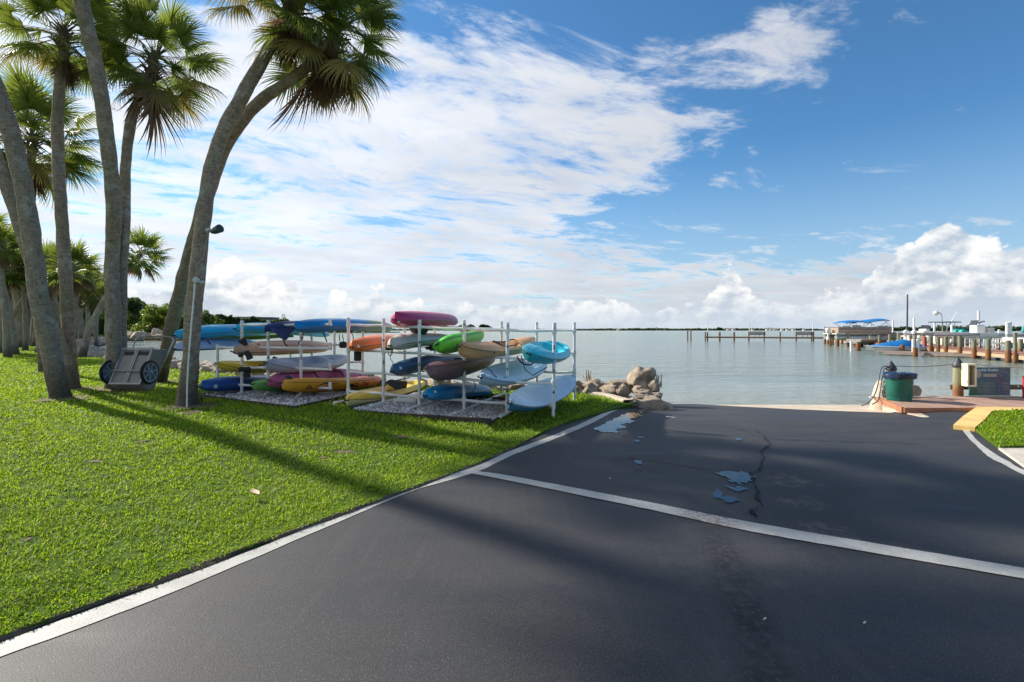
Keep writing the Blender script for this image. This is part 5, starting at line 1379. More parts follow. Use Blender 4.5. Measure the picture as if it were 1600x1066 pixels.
# information board
m_panel, nt, b = new_mat('board_print'); v = obj_coords(nt); sp = nt.nodes.new('ShaderNodeSeparateXYZ'); nt.links.new(v, sp.inputs[0]); X_, Z_ = X(nt, sp.outputs[0]), X(nt, sp.outputs[2])
c = mixc(nt, Z_.smooth(-.3, .3), (0.07, 0.13, 0.12), (0.05, 0.11, 0.19))
c = mixc(nt, noise_x(nt, v, 7, 5).smooth(.5, .65) * .5, c, (0.16, 0.19, 0.20))
c = mixc(nt, X_.smooth(.16, .165), c, mixc(nt, noise_x(nt, v, 16, 3).smooth(.45, .6), (0.07, 0.09, 0.15), (0.13, 0.15, 0.19)))
lines = (Z_ * 190.0).fn('SINE').smooth(.2, .9) * Z_.smooth(-.05, .02, 1, 0) * noise_x(nt, mapping(nt, v, (40, 1, 190)), 1, 2).smooth(.4, .5)
c = mixc(nt, lines * .35, c, (.5, .55, .55))
c = mixc(nt, (X_ + Z_ * .4).smooth(-.42, -.30, 1, 0) * Z_.smooth(0.0, -.2) * .7, c, (0.02, 0.13, 0.06))
put(nt, b.inputs['Base Color'], c); b.inputs['Roughness'].default_value = .25
pc0 = pw(1546, 596, 11.95); root = empty('information_board', pc0, 'blue printed boating information board hung between the dock posts', 'sign')
mb = MB(); mb.box(tuple(pc0), (.955, .02, .655)); mb.build('panel', m_panel, root)
mb = MB(); mb.box(tuple(pc0 + Vector((0, 0, -.34))), (1.02, .03, .022)); mb.build('bottom_channel', paint('pale_channel', (.7, .68, .6), .5), root)
cu_m = paint('print_white', (.55, .60, .62), .5)
text_obj('Responsible Boating', .085, pc0 + Vector((-.14, -.0125, .265)), (R(90), 0, 0), cu_m, root, 'title')
mb = MB(); mb.lathe([(.0, 0), (.085, 0), (.08, .003), (.0, .004)], tuple(pc0 + Vector((-.28, -.012, .16))), 20, M=Matrix.Rotation(R(90), 4, 'X')); mb.box(tuple(pc0 + Vector((0, -.0125, .14))), (.32, .004, .07)); mb.build('picture', paint('print_beige', (.42, .36, .28), .6), root)
root = empty('red_post', pw(1606, 612, 11.6), 'red upright post cut by the right edge of the view behind the dock', 'post')
mb = MB(); a, b2 = pw(1604, 622, 11.6), pw(1604, 588, 11.6); mb.box(((a.x + b2.x) / 2, 11.6, (a.z + b2.z) / 2 - .1), (.16, .05, abs(a.z - b2.z) + .2), bev=.006); mb.build('board', paint('red_paint', (.45, .025, .03), .45), root)
# trash can with liner
tcx = gp(1405, 626, lambda x, y: DZ); tcx = Vector((tcx.x, 11.25, DZ)); tcx.x = (1405 - 800) / F * 11.25
root = empty('trash_can', tcx, 'round dark green trash can with blue-black bag over its rim on the dock', 'trash can')
m_green = paint('green_plastic', (0.008, 0.12, 0.085), .42, .12, 4, .001)
mb = MB(); mb.lathe([(.215, 0), (.225, .01), (.245, .45), (.256, .52), (.27, .525), (.27, .56), (.255, .56), (.24, .1), (.2, .02)], tuple(tcx), 40); mb.build('bin', m_green, root, True)
for a_ in (-2.2, -1.2, .1, 1.2, 2.6):
    mb = MB(); mb.tube([tcx + Vector((math.cos(a_) * .222, math.sin(a_) * .222, .03)), tcx + Vector((math.cos(a_) * .248, math.sin(a_) * .248, .50))], .010, 6); mb.build('moulded_rib', m_green, root, True)
m_bag, nt, b = new_mat('bin_liner'); v = obj_coords(nt); b.inputs['Roughness'].default_value = .22
put(nt, b.inputs['Base Color'], mixc(nt, noise_x(nt, v, 5, 3).smooth(.4, .6), (0.008, 0.010, 0.018), (0.015, 0.04, 0.12))); bump(nt, b, noise_x(nt, v, 30, 5, .7), .8, .02)
mb = MB(); vv = []; n = 56
for k_, (r_b, z_b) in enumerate([(.02, .575), (.16, .60), (.26, .605), (.292, .585), (.298, .545), (.287, .49)]):
    for j in range(n):
        a_ = 2 * math.pi * j / n; fr = 1 + (.10 if k_ > 2 else .03) * noise.fractal(Vector((math.cos(a_) * 3, math.sin(a_) * 3, k_ * .7)), .6, 2, 4)
        zz_ = z_b + (.05 * noise.noise(Vector((math.cos(a_) * 3, math.sin(a_) * 3, 7))) if k_ > 3 else .022 * noise.noise(Vector((math.cos(a_) * 3 * k_, math.sin(a_) * 3 * k_, 2))))
        vv.append(tcx + Vector((math.cos(a_) * r_b * fr * (1.06 if math.cos(a_) > .5 and k_ > 2 else 1), math.sin(a_) * r_b * fr, zz_)))
mb.add(vv, [(k_ * n + j, k_ * n + (j + 1) % n, (k_ + 1) * n + (j + 1) % n, (k_ + 1) * n + j) for k_ in range(5) for j in range(n)] + [tuple(range(n - 1, -1, -1))]); mb.build('bin_bag', m_bag, root, True)
# water hose looped over the post
root = empty('garden_hose', pw(1383, 600, 11.8), 'dark hose looped over the capped post and trailing onto the concrete', 'hose')
m_hose = paint('dark_hose', (.06, .075, .10), .4, .15, 10)
for pts in [[(1392, 573, 11.8), (1380, 573, 11.75), (1375, 582, 11.7), (1372, 600, 11.6), (1366, 618, 11.4), (1356, 630, 11.3), (1346, 634, 11.4)],
            [(1391, 574, 11.8), (1382, 577, 11.75), (1378, 592, 11.65), (1375, 612, 11.6), (1372, 626, 11.4), (1363, 632, 11.2)],
            [(1390, 572, 11.9), (1384, 578, 11.8), (1384, 596, 11.75), (1379, 612, 11.7), (1382, 624, 11.7)],
            [(1392, 575, 11.9), (1387, 583, 11.8), (1380, 602, 11.8), (1385, 618, 11.75), (1387, 606, 11.8), (1382, 592, 11.8)],
            [(1379, 604, 11.7), (1384, 606, 11.65), (1388, 604, 11.7)], [(1378, 610, 11.7), (1383, 614, 11.65), (1388, 611, 11.7)]]:
    mb = MB(); mb.tube(curve_pts([pw(*q) for q in pts], 26), .0125, 7); mb.build('hose_loop', m_hose, root, True)
# concrete footing and round stone by the can
p0 = pw(1379, 624, 11.9); mb = MB()
mb.tube([(p0.x, p0.y, -.35), (p0.x, p0.y, .06), (p0.x - .02, p0.y, .30), (p0.x, p0.y, .42)], [.26, .22, .15, .10], 14, wob=.2); o = mb.build('footing', m_conc, None, True); tag(o, 'pale crumbling concrete footing wrapped by the hose beside the green can', 'footing')

# ================================================================== ROCKS
m_rock, nt, b = new_mat('coquina_rock'); v = obj_coords(nt); oi = nt.nodes.new('ShaderNodeObjectInfo'); r_ = X(nt, oi.outputs['Random'])
sh = nt.nodes.new('ShaderNodeVectorMath'); sh.operation = 'ADD'; nt.links.new(v, sh.inputs[0]); nt.links.new(comb(nt, r_ * 40.0, r_ * 11.0, 0.0), sh.inputs[1]); v = sh.outputs[0]
c = mixc(nt, noise_x(nt, v, 2.4, 5).smooth(.3, .7), (0.46, 0.34, 0.22), (0.70, 0.57, 0.42))
c = mixc(nt, noise_x(nt, v, 13, 6, .75).smooth(.52, .66) * .65, c, (0.10, 0.075, 0.055))
c = mixc(nt, r_ * .5, c, (0.40, 0.36, 0.33))
c = mixc(nt, noise_x(nt, v, 5, 5).smooth(.62, .72) * .5, c, (0.52, 0.46, 0.40))
spz = nt.nodes.new('ShaderNodeSeparateXYZ'); nt.links.new(world_coords(nt), spz.inputs[0])
c = mixc(nt, X(nt, spz.outputs[2]).smooth(-.36, -.22, 1, 0) * .8, c, (0.03, 0.03, 0.025))
put(nt, b.inputs['Base Color'], c); b.inputs['Roughness'].default_value = .9
bump(nt, b, noise_x(nt, v, 9, 7, .75) * 1.5 + noise_x(nt, v, 45, 3) * .4, 1.0, .05)
ROCKS = []
for s in range(8):
    bm = bmesh.new(); bmesh.ops.create_icosphere(bm, subdivisions=4, radius=1)
    for vtx in bm.verts:
        q = vtx.co.copy(); off = Vector((s * 7.1, 0, 0))
        n_ = noise.fractal(q * 1.1 + off, .7, 2.1, 6) * .42
        cell = noise.cell(q * 1.6 + off) * .12
        # knock flat facets
        r__ = 1 + n_
        for pl in range(4):
            rr_ = random.Random(s * 10 + pl); d_ = Vector((rr_.uniform(-1, 1), rr_.uniform(-1, 1), rr_.uniform(-.3, 1))).normalized(); h_ = rr_.uniform(.55, .8)
            dd_ = q.dot(d_) * r__
            if dd_ > h_: r__ *= (h_ + (dd_ - h_) * .12) / dd_
        vtx.co = q * r__
    me = bpy.data.meshes.new('rock'); bm.to_mesh(me); bm.free(); me.materials.append(m_rock); me.polygons.foreach_set('use_smooth', [True] * len(me.polygons)); ROCKS.append(me)
def rock(p, sz, label, group=None, s=None, rot=None):
    o = link('rock', ROCKS[s if s is not None else random.randrange(8)]); o.location = p; o.scale = sz if isinstance(sz, tuple) else (sz * random.uniform(.8, 1.25), sz * random.uniform(.7, 1.1), sz * random.uniform(.55, .85))
    o.rotation_euler = rot or (random.uniform(-.4, .4), random.uniform(-.4, .4), random.uniform(0, 6.28)); return tag(o, label, 'rock', group)
def rockpx(px, py, d, rx, rz, label, **k):
    p = pw(px, py, d); return rock(p, (rx, rx * random.uniform(.7, 1), rz), label, rot=(0, 0, random.uniform(0, 6)) if 'rot' not in k else k.pop('rot'), **k)
rockpx(1001, 592, 13.1, .42, .37, 'largest tan boulder, pointed and furrowed, standing above the shoreline rocks by the ramp', s=2, rot=(0.2, -.3, .6))
rockpx(1022, 606, 12.7, .20, .22, 'dark mossy rock pressed against the right foot of the big boulder', s=4)
rockpx(968, 600, 13.2, .30, .17, 'broad flat-topped tan rock left of the big boulder', s=1)
rockpx(951, 609, 12.6, .26, .18, 'pitted grey rock in front of the flat-topped one')
rockpx(975, 610, 12.3, .20, .15, 'small rough tan rock below the big boulder')
rockpx(1000, 608, 12.2, .24, .09, 'thin orange-tan slab lying under the big boulder')
rockpx(918, 605, 13.0, .24, .14, 'rounded tan rock between the last rack post and the flat-topped rock')
rockpx(900, 606, 13.4, .26, .14, 'tan rock just behind the rack post nearest the ramp')
rockpx(1018, 621, 11.9, .34, .12, 'long low pale rock sloping into the ramp, nearest the water')
rockpx(990, 627, 11.3, .15, .11, 'grey-white concrete lump at the end of the white road line')
rockpx(1003, 614, 12.0, .18, .09, 'small tan rock wedged above the long low pale rock')
rockpx(933, 600, 13.8, .3, .15, 'tan rock at the waterline behind the pitted grey one')
rockpx(1430, 612, 12.05, .13, .19, 'upright rounded brown stone right of the green trash can', s=3, rot=(0, 0, .3))
# riprap along the lawn edge, placed on the ground just outside it
rr = random.Random(5); SH = curve_pts([Vector(s_) for s_ in shore], 400)
acc = 0; last = SH[0]
for i, q in enumerate(SH[1:], 1):
    seg = (q - last).length; acc += seg; tdir = (q - last).normalized(); last = q
    step = .36 if q.y < 22 else .9 + q.y * .03
    while acc > step:
        acc -= step
        nrm = Vector((tdir.y, -tdir.x, 0))   # toward the water
        nrows = 3 if q.y < 40 else 2
        for row in range(nrows):
            sz = rr.uniform(.18, .34) * (1 + min(q.y, 60) * .012) * (1.0 if q.x > -3 else 1.25)
            p = q + nrm * (.30 + row * sz * 1.3 + rr.uniform(-.1, .1)) + tdir * rr.uniform(-.15, .15)
            if q.x > 1.2 and row == 0 and q.y < 12.6: continue
            p.z = .08 - row * .17 + rr.uniform(-.05, .08) + (0.05 if q.y > 16 else 0)
            far_ = q.y > 22
            ppx = 800 + F * p.x / p.y
            lab = 'brown-grey boulder of the bank by the leaning palms of the grove' if far_ else ('tan riprap rock on the bank behind the kayak racks' if q.x < 1 else 'small tan shoreline rock behind the pale kerb by the ramp')
            grp = 'bank boulders of the grove' if far_ else ('riprap rocks behind the racks' if q.x < 1 else 'shoreline rocks by the ramp')
            if lab.startswith('tan riprap'):
                lab = 'tan riprap rock behind the numbered kayak rack' if ppx > 545 else ('tan riprap rock behind the elbow-ended kayak rack' if ppx > 320 else 'tan riprap rock between the cart and the floodlight palm')
            rock(p, sz, lab, grp)
# far bank across the cove
for i in range(34):
    px = rr.uniform(188, 285); d = rr.uniform(94, 108); x = (px - 800) / F * d
    rock(Vector((x, d, -.2 + rr.uniform(0, .9))), rr.uniform(.8, 1.5), 'pale boulder on the far bank of the cove below the mangroves', 'boulders across the cove')

# ================================================================== TREES ACROSS THE COVE
head_poly = [(-74, 104), (-58, 104), (-56, 112), (-62, 135), (-64, 150), (-110, 170), (-150, 150), (-95, 118)]
region('ground', head_poly, lambda x, y: .45, m_lawn, 6, 0, 1.4)
def foliage_mat(name, a, b_, t):
    m = leafmat(name, a, b_, t, .35, .5); return m
m_fol = foliage_mat('broad_leaves', (0.045, 0.085, 0.018), (0.095, 0.155, 0.030), (0.20, 0.30, 0.03))
m_fol2 = foliage_mat('bright_leaves', (0.085, 0.145, 0.018), (0.15, 0.22, 0.03), (0.28, 0.38, 0.03))
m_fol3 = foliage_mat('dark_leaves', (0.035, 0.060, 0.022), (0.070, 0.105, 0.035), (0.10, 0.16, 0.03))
m_branch = paint('grey_branch', (.16, .13, .10), .9, .2, 5, .01)
def leaf_tree(seed, H, Rr, mat, nleaf=2600, leaf=.26, trunk_h=.4, label='tree'):
    rnd = np.random.default_rng(seed); root = bpy.data.objects.new('broadleaf_tree', None); COL.objects.link(root)
    ncl = 15; cl = []
    for i in range(ncl):
        a = rnd.uniform(0, 6.28); r = Rr * rnd.uniform(.1, .8) ; z = H * rnd.uniform(trunk_h, .88); cl.append((math.cos(a) * r, math.sin(a) * r, z, Rr * rnd.uniform(.25, .48)))
    cl.append((0, 0, H * .9, Rr * .38))
    idx = rnd.integers(0, len(cl), nleaf); C = np.array(cl)[idx]; d = rnd.normal(size=(nleaf, 3)); d /= np.linalg.norm(d, axis=1)[:, None]
    pos = C[:, :3] + d * (C[:, 3:4] * rnd.uniform(.45, 1.05, (nleaf, 1))) * np.array([1, 1, .75])
    a = rnd.normal(size=(nleaf, 3)); a /= np.linalg.norm(a, axis=1)[:, None]; b2 = np.cross(a, rnd.normal(size=(nleaf, 3))); b2 /= np.linalg.norm(b2, axis=1)[:, None]
    s = leaf * rnd.uniform(.5, 1.2, (nleaf, 1)); V = np.stack([pos + a * s, pos + b2 * s * .5, pos - a * s, pos - b2 * s * .5], 1).reshape(-1, 3)
    link('crown', mk('crown', V.tolist(), [tuple(range(4 * i, 4 * i + 4)) for i in range(nleaf)], mat), root)
    mb = MB(); mb.tube([(0, 0, -.3), (.1, 0, H * .25), (0, .1, H * .55)], [H * .03, H * .022, H * .012], 7)
    for (x, y, z, _) in cl[:8]: mb.tube([(0.05, .05, H * .25), (x * .5, y * .5, z * .72), (x * .85, y * .85, z)], [H * .014, H * .01, H * .004], 5)
    mb.build('trunk', m_branch, root, True, local=True)
    return root
TP = [leaf_tree(1, 7.0, 3.6, m_fol2, 3400, .30, .12), leaf_tree(2, 6.0, 3.4, m_fol, 3000, .30, .10), leaf_tree(3, 8.6, 2.8, m_fol3, 2200, .30, .55), leaf_tree(4, 5.0, 3.2, m_fol2, 2600, .28, .05)]
used = set()
def put_tree(k, px, d, sc, label, group=None):
    o = TP[k] if k not in used else copy_tree(TP[k]); used.add(k)
    x = (px - 800) / F * d; o.location = (x, d, .3); o.scale = (sc,) * 3; o.rotation_euler = (0, 0, random.uniform(0, 6)); tag(o, label, 'tree', group)
put_tree(2, 205, 112, 1.0, 'tall open-crowned tree with dark tufts rising above the mangroves, right of the cart palm')
for k, px, d, sc in [(0, 238, 106, .92), (0, 262, 108, .95), (1, 222, 114, .9), (3, 198, 108, .9), (3, 276, 104, .85), (0, 300, 112, .9), (1, 318, 116, .95), (3, 290, 108, .8), (1, 250, 122, 1.1), (0, 180, 118, .9), (1, 165, 126, 1.0), (3, 312, 110, .72), (1, 334, 122, .75), (0, 210, 126, 1.0), (3, 186, 112, .8), (1, 150, 140, 1.2), (0, 282, 124, .95)]:
    put_tree(k, px, d, sc, 'bushy bright green mangrove tree on the far bank of the cove', 'mangrove trees across the cove')
# distant wood line, joined: nobody could count it
def woodline(name, x0, x1, y0, y1, h0, h1, n, leaf, mat, label, kind='stuff', zb=0.0):
    t = RNG.uniform(0, 1, n); xs = x0 + (x1 - x0) * t; ys = y0 + (y1 - y0) * t + RNG.uniform(-1, 1, n) * abs(x1 - x0) * .02
    hh = np.array([h0 + (h1 - h0) * (0.5 + .5 * noise.fractal(Vector((float(q) / (leaf * 7), 3.3, 0)), .6, 2.1, 4)) for q in xs]) * (1 - .55 * np.abs(2 * t - 1) ** 5)
    zs = zb + RNG.uniform(0, 1, n) ** .6 * hh
    pos = np.stack([xs, ys, zs], 1); a = RNG.normal(size=(n, 3)); a /= np.linalg.norm(a, axis=1)[:, None]; b2 = np.cross(a, RNG.normal(size=(n, 3))); b2 /= np.linalg.norm(b2, axis=1)[:, None]
    s = leaf * RNG.uniform(.5, 1.2, (n, 1)); V = np.stack([pos + a * s, pos + b2 * s * .6, pos - a * s, pos - b2 * s * .6], 1).reshape(-1, 3)
    o = link(name, mk(name, V.tolist(), [tuple(range(4 * i, 4 * i + 4)) for i in range(n)], mat)); o['kind'] = kind; o['label'] = label; return o
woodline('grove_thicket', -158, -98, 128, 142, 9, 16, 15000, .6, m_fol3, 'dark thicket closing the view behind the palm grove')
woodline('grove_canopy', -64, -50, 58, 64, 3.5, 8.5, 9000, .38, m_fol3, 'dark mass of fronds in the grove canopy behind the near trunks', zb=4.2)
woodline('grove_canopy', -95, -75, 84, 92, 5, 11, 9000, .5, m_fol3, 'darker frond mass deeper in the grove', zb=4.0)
woodline('grove_undergrowth', -108, -84, 108, 114, 2, 5, 5000, .4, m_fol, 'low shaded undergrowth between the far grove trunks')
woodline('distant_wood', -245, -188, 398, 410, 7, 15.5, 7000, 1.2, m_fol3, 'higher part of the distant wooded point beside the mangroves')
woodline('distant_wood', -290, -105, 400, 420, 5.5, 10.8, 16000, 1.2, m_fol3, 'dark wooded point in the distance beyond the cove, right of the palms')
region('ground', [(-330, 395), (-150, 392), (-95, 410), (-96, 440), (-330, 440)], lambda x, y: .3, m_lawn, 20, 0, 1.5)
# building on the point
root = empty('distant_building', (-175, 440, .3), 'long flat-roofed beige and grey building above the distant wood line', 'building')
m_bb = paint('beige_render', (.30, .27, .22), .8, .05, .1); m_bg = paint('grey_louvres', (.13, .13, .14), .7, .05, .1)
mb = MB(); a, b2 = pw(365, 496, 440), pw(400, 505, 440); mb.box(((a.x + b2.x) / 2, 446, 6.6), (b2.x - a.x, 12, 13.2)); mb.build('beige_wing', m_bb, root)
mb = MB(); a2, b3 = pw(400.5, 494, 440), pw(424, 505, 440); mb.box(((a2.x + b3.x) / 2, 448, 6.0), (b3.x - a2.x, 14, 13.0)); mb.build('grey_wing', m_bg, root)
for k_ in range(9):
    mb = MB(); xx_ = a2.x + (k_ + .5) * (b3.x - a2.x) / 9; mb.box((xx_, 440.8, 6.3), (.35, .5, 10.6)); mb.build('fin', m_bb, root)
mb = MB(); mb.box(((a2.x + b3.x) / 2, 447.5, 12.55), (b3.x - a2.x + .8, 15, .5)); mb.build('roof', m_bb, root)
# lattice tower
tb = pw(443, 506, 600); root = empty('lattice_tower', (tb.x, 600, 0), 'faint lattice mast far away above the top kayaks', 'tower')
mb = MB(); Hh = 1.6 + 25 * 600 / F
for sg in ((-1, -1), (-1, 1), (1, -1), (1, 1)): mb.tube([(tb.x + sg[0] * 3.2, 600 + sg[1] * 3, 0), (tb.x + sg[0] * .8, 600 + sg[1] * .8, Hh)], .30, 4)
for k_ in range(9):
    z_ = k_ * Hh / 9; w_ = 3.2 - 2.4 * z_ / Hh; w2 = 3.2 - 2.4 * (z_ + Hh / 9) / Hh
    mb.tube([(tb.x - w_, 597, z_), (tb.x + w2, 597, z_ + Hh / 9)], .2, 4); mb.tube([(tb.x + w_, 597, z_), (tb.x - w2, 597, z_ + Hh / 9)], .2, 4)
mb.build('lattice', paint('galvanised', (.45, .46, .48), .5), root)
# low far shore along the horizon
for (p0, p1, d, h0, h1, n, lab) in [(430, 540, 900, 3, 9, 2500, 'thin dark tree line far behind the left kayak rack'), (540, 900, 2100, 3, 7, 2600, 'faint far shore on the horizon behind the racks'), (715, 742, 1500, 12, 22, 500, 'small dark islet on the horizon behind the numbered rack'), (748, 768, 1500, 12, 22, 500, 'second small dark islet on the horizon behind the numbered rack'),
                                   (890, 1300, 2300, 4, 10, 4500, 'low far shore on the horizon over open water'), (1120, 1136, 2200, 8, 16, 300, 'slightly taller clump of far trees above the distant pier'), (1290, 1700, 1000, 4, 12, 4500, 'wooded far shore behind the marina boats')]:
    woodline('far_shore', (p0 - 800) / F * d, (p1 - 800) / F * d, d, d * 1.02, h0, h1, n, d * .0028, m_fol3, lab, zb=WATER)
m_wh = paint('far_white_wall', (.62, .60, .56), .7, .05, .05)
for i, (px, w_, h_) in enumerate([(1138, 14, 5), (1146, 12, 6), (1176, 9, 4), (1199, 13, 6), (1205, 12, 7), (1212, 16, 6), (1222, 12, 6), (1231, 16, 5), (1240, 14, 6), (966, 10, 5), (1256, 10, 4)]):
    d = 2200; x = (px - 800) / F * d; root = empty('distant_house', (x, d, WATER), 'tiny pale house on the far shore across the bay', 'house', 'houses on the far shore')
    mb = MB(); mb.box((x, d, WATER + h_ * .5 + .5), (w_, 9, h_)); mb.build('wall', m_wh, root)
    mb = MB(); mb.add([(x - w_ * .55, d - 5, WATER + h_ + .5), (x + w_ * .55, d - 5, WATER + h_ + .5), (x + w_ * .55, d + 5, WATER + h_ + .5), (x - w_ * .55, d + 5, WATER + h_ + .5), (x - w_ * .3, d, WATER + h_ + 3), (x + w_ * .3, d, WATER + h_ + 3)], [(0, 1, 5, 4), (1, 2, 5), (2, 3, 4, 5), (3, 0, 4)]); mb.build('roof', paint('far_roof', (.35, .28, .24), .8), root)

# ================================================================== PIERS AND MARINA
m_old_wood = wood('old_pier_wood', (0.16, 0.09, 0.05), (0.26, 0.15, 0.09), 1.0, (1, 6, 6), .85)
m_grey_deck = wood('grey_finger_deck', (0.22, 0.17, 0.15), (0.33, 0.26, 0.23), 1.0, (1, 8, 8), .85)
m_red_deck = wood('pier_deck_boards', (0.30, 0.14, 0.10), (0.40, 0.20, 0.15), 1.0, (1, 8, 8), .8)
m_beam = wood('pale_beam', (0.36, 0.26, 0.16), (0.46, 0.35, 0.23), 1.0, (1, 8, 8), .85)
# distant T pier
root = empty('distant_pier', pw(1190, 530, 94), 'long low timber pier with benches standing alone far out in the bay', 'pier')
dd = 92.0
for px in (1102, 1105.5, 1124.5, 1147, 1170, 1194, 1219, 1244, 1268, 1271):
    b_ = pw(px, 534, dd); top_y = 518.5 if px in (1170, 1194, 1244, 1268, 1271) else 519; mb = MB(); mb.tube([(b_.x, dd, -1), (b_.x, dd, pw(px, top_y, dd).z)], .13 if px not in (1124.5, 1147) else .17, 8); mb.build('piling', m_old_wood, root, True)
mb = MB(); a, b2 = pw(1101, 527.3, dd), pw(1300, 528.6, 88); mb.tube([a, b2], .11, 4); mb.build('deck_beam', m_old_wood, root)
mb = MB(); a, b2 = pw(1101, 526.6, dd + 1.6), pw(1300, 527.8, 89.6); mb.tube([a, b2], .09, 4); mb.build('deck_beam', m_old_wood, root)
for (p0, p1, d_) in ((1170, 1195, 92), (1244, 1271, 91)):
    a, b2 = pw(p0, 519.5, d_), pw(p1, 519.5, d_)
    for k_ in range(3):
        mb = MB(); mb.box(((a.x + b2.x) / 2, d_ - .2, a.z - k_ * .22 + .05), (b2.x - a.x, .06, .17)); mb.build('rail_board', m_old_wood, root)
    for q in (.35, .65):
        x_ = a.x + (b2.x - a.x) * q; mb = MB(); mb.box((x_, d_ - .1, a.z - .75), (.08, .08, .5)); mb.build('bracket', m_old_wood, root)
for i, (px, yt, yb, d_) in enumerate([(1106, 503, 520, 92), (1171, 503.5, 519, 92), (1270, 504, 520, 91)]):
    a, b2 = pw(px, yt, d_), pw(px, yb, d_); mb = MB(); mb.tube([b2, a], .07, 6); o = mb.build('white_pole', m_pvc, None, True); tag(o, ['white mast at the left end of the distant pier', 'white pole above the first bench of the distant pier', 'white pole above the second bench of the distant pier'][i], 'pole')
for px in (1074.5, 1079.5):
    b_ = pw(px, 533, 94); mb = MB(); mb.tube([(b_.x, 94, -1), (b_.x, 94, pw(px, 516, 94).z)], .12, 8); o = mb.build('piling', m_old_wood, None, True); tag(o, 'lone thin piling of the pair left of the distant pier' , 'piling', 'pair of lone pilings in open water')
# main pier: runs away from the right edge
PA, PB = Vector((25.5, 18.5, 0)), Vector((50, 80, 0)); pd = (PB - PA).normalized(); pn = Vector((pd.y, -pd.x, 0))
root = empty('marina_pier', (33, 38, 0), 'long red-decked timber pier running from the right edge out to the boat lifts', 'pier')
mb = MB(); n_ = int((PB - PA).length / .30)
for k_ in range(n_):
    c0 = PA + pd * (k_ * .30 + .15) + pn * 1.2; mb.box((c0.x, c0.y, .14 + random.uniform(-.01, .01)), (2.4, .27, .05), math.atan2(pn.y, pn.x))
o = mb.build('deck_boards', m_red_deck, root); o['kind'] = 'stuff'
mid = (PA + PB) / 2
for off_, zz_, mt_ in ((0.03, .00, m_beam), (2.37, .00, m_beam), (1.2, -.03, m_beam)):
    mb = MB(); c0 = mid + pn * off_; mb.box((c0.x, c0.y, zz_ - .04), ((PB - PA).length, .10, .24), math.atan2(pd.y, pd.x)); mb.build('stringer', mt_, root)
PILES = [(1575, 532, .175), (1544, 530, .17), (1522, 532, .165), (1500, 525, .17), (1478, 526, .165), (1466, 527, .16), (1455, 528, .15), (1443, 529, .15), (1586, 520, .12)]
def line_y(px):   # depth where the pier's near edge crosses a photo column
    k_ = (px - 800) / F; # PA.x + t pd.x = k (PA.y + t pd.y)
    t = (k_ * PA.y - PA.x) / (pd.x - k_ * pd.y); return PA.y + t * pd.y
for px, pt, r in PILES:
    d_ = line_y(px) - .25; pile(px, 560, pt, d_, r * .85, 'weathered green and rust-stained piling along the red-decked pier', False, m_pile, -1.6, 'pilings of the marina pier', 'piling')
for k_ in range(12):
    d0 = PA + pd * (26 + k_ * 3.6); 
    for off_ in (-.2, 2.6):
        q = d0 + pn * off_; mb = MB(); rt = empty('piling', (q.x, q.y, -1.6), 'far piling of the pier standing between the lifts', 'piling', 'pilings of the marina pier far end')
        mb.tube([(q.x, q.y, -1.6), (q.x, q.y, .9 + random.uniform(0, .35))], [.15, .14], 10); mb.build('shaft', m_pile, rt, True)
for k_ in range(7):   # far side pilings near
    q = PA + pd * (10 + k_ * 3.0) + pn * 2.6; rt = empty('piling', (q.x, q.y, -1.6), 'piling on the far side of the red-decked pier', 'piling', 'pilings behind the marina pier')
    mb = MB(); mb.tube([(q.x, q.y, -1.6), (q.x, q.y, 1.0)], [.15, .14], 10); mb.build('shaft', m_pile, rt, True)
# grey finger dock
fa, fb = pw(1502, 551, 37.5), pw(1440, 549, 39.5); fa.z = fb.z = -.12; d = fb - fa; root = empty('finger_dock', fa, 'low grey finger dock at water level in front of the red pier', 'dock')
mb = MB(); nn_ = int(d.length / .25)
for k_ in range(nn_ + 12):
    c0 = fa + d.normalized() * (k_ * .25); mb.box((c0.x, c0.y + .5, -.10), (.23, 1.3, .05), math.atan2(d.y, d.x))
o = mb.build('deck_boards', m_grey_deck, root); o['kind'] = 'stuff'
mb = MB(); mb.box(tuple(fa + d / 2 + Vector((-1.2, -.1, -.06))), (d.length + 3, .10, .22), math.atan2(d.y, d.x)); mb.build('fascia', m_grey_deck, root)
for px, pb, pt, d_, r, lab in [(1410, 551, 539, 44, .17, 'short rusty piling beside the tarped boat'), (1430, 557, 543, 38.6, .17, 'rust-brown piling at the corner of the finger dock'), (1341, 548, 534, 50, .22, 'orange-brown stump piling left of the blue tarp'),
                              (1289, 537, 515, 76, .16, 'leftmost tall green piling at the end of the marina'), (1294, 537, 515.5, 74, .16, 'second tall piling at the far end of the marina'), (1301, 538, 517, 70, .16, 'third tall piling at the far end under the pontoon boat'), (1309, 541, 517, 64, .17, 'piling at the stern of the pontoon boat'), (1365, 540, 518, 66, .17, 'piling amid the pontoon boat'), (1397, 540, 519, 60, .17, 'piling at the bow of the pontoon boat'), (1404, 541, 520, 58, .17, 'piling between the pontoon boat and the skiffs')]:
    pile(px, pb, pt, d_, r, lab, False, m_pile, -1.6, None, 'piling')
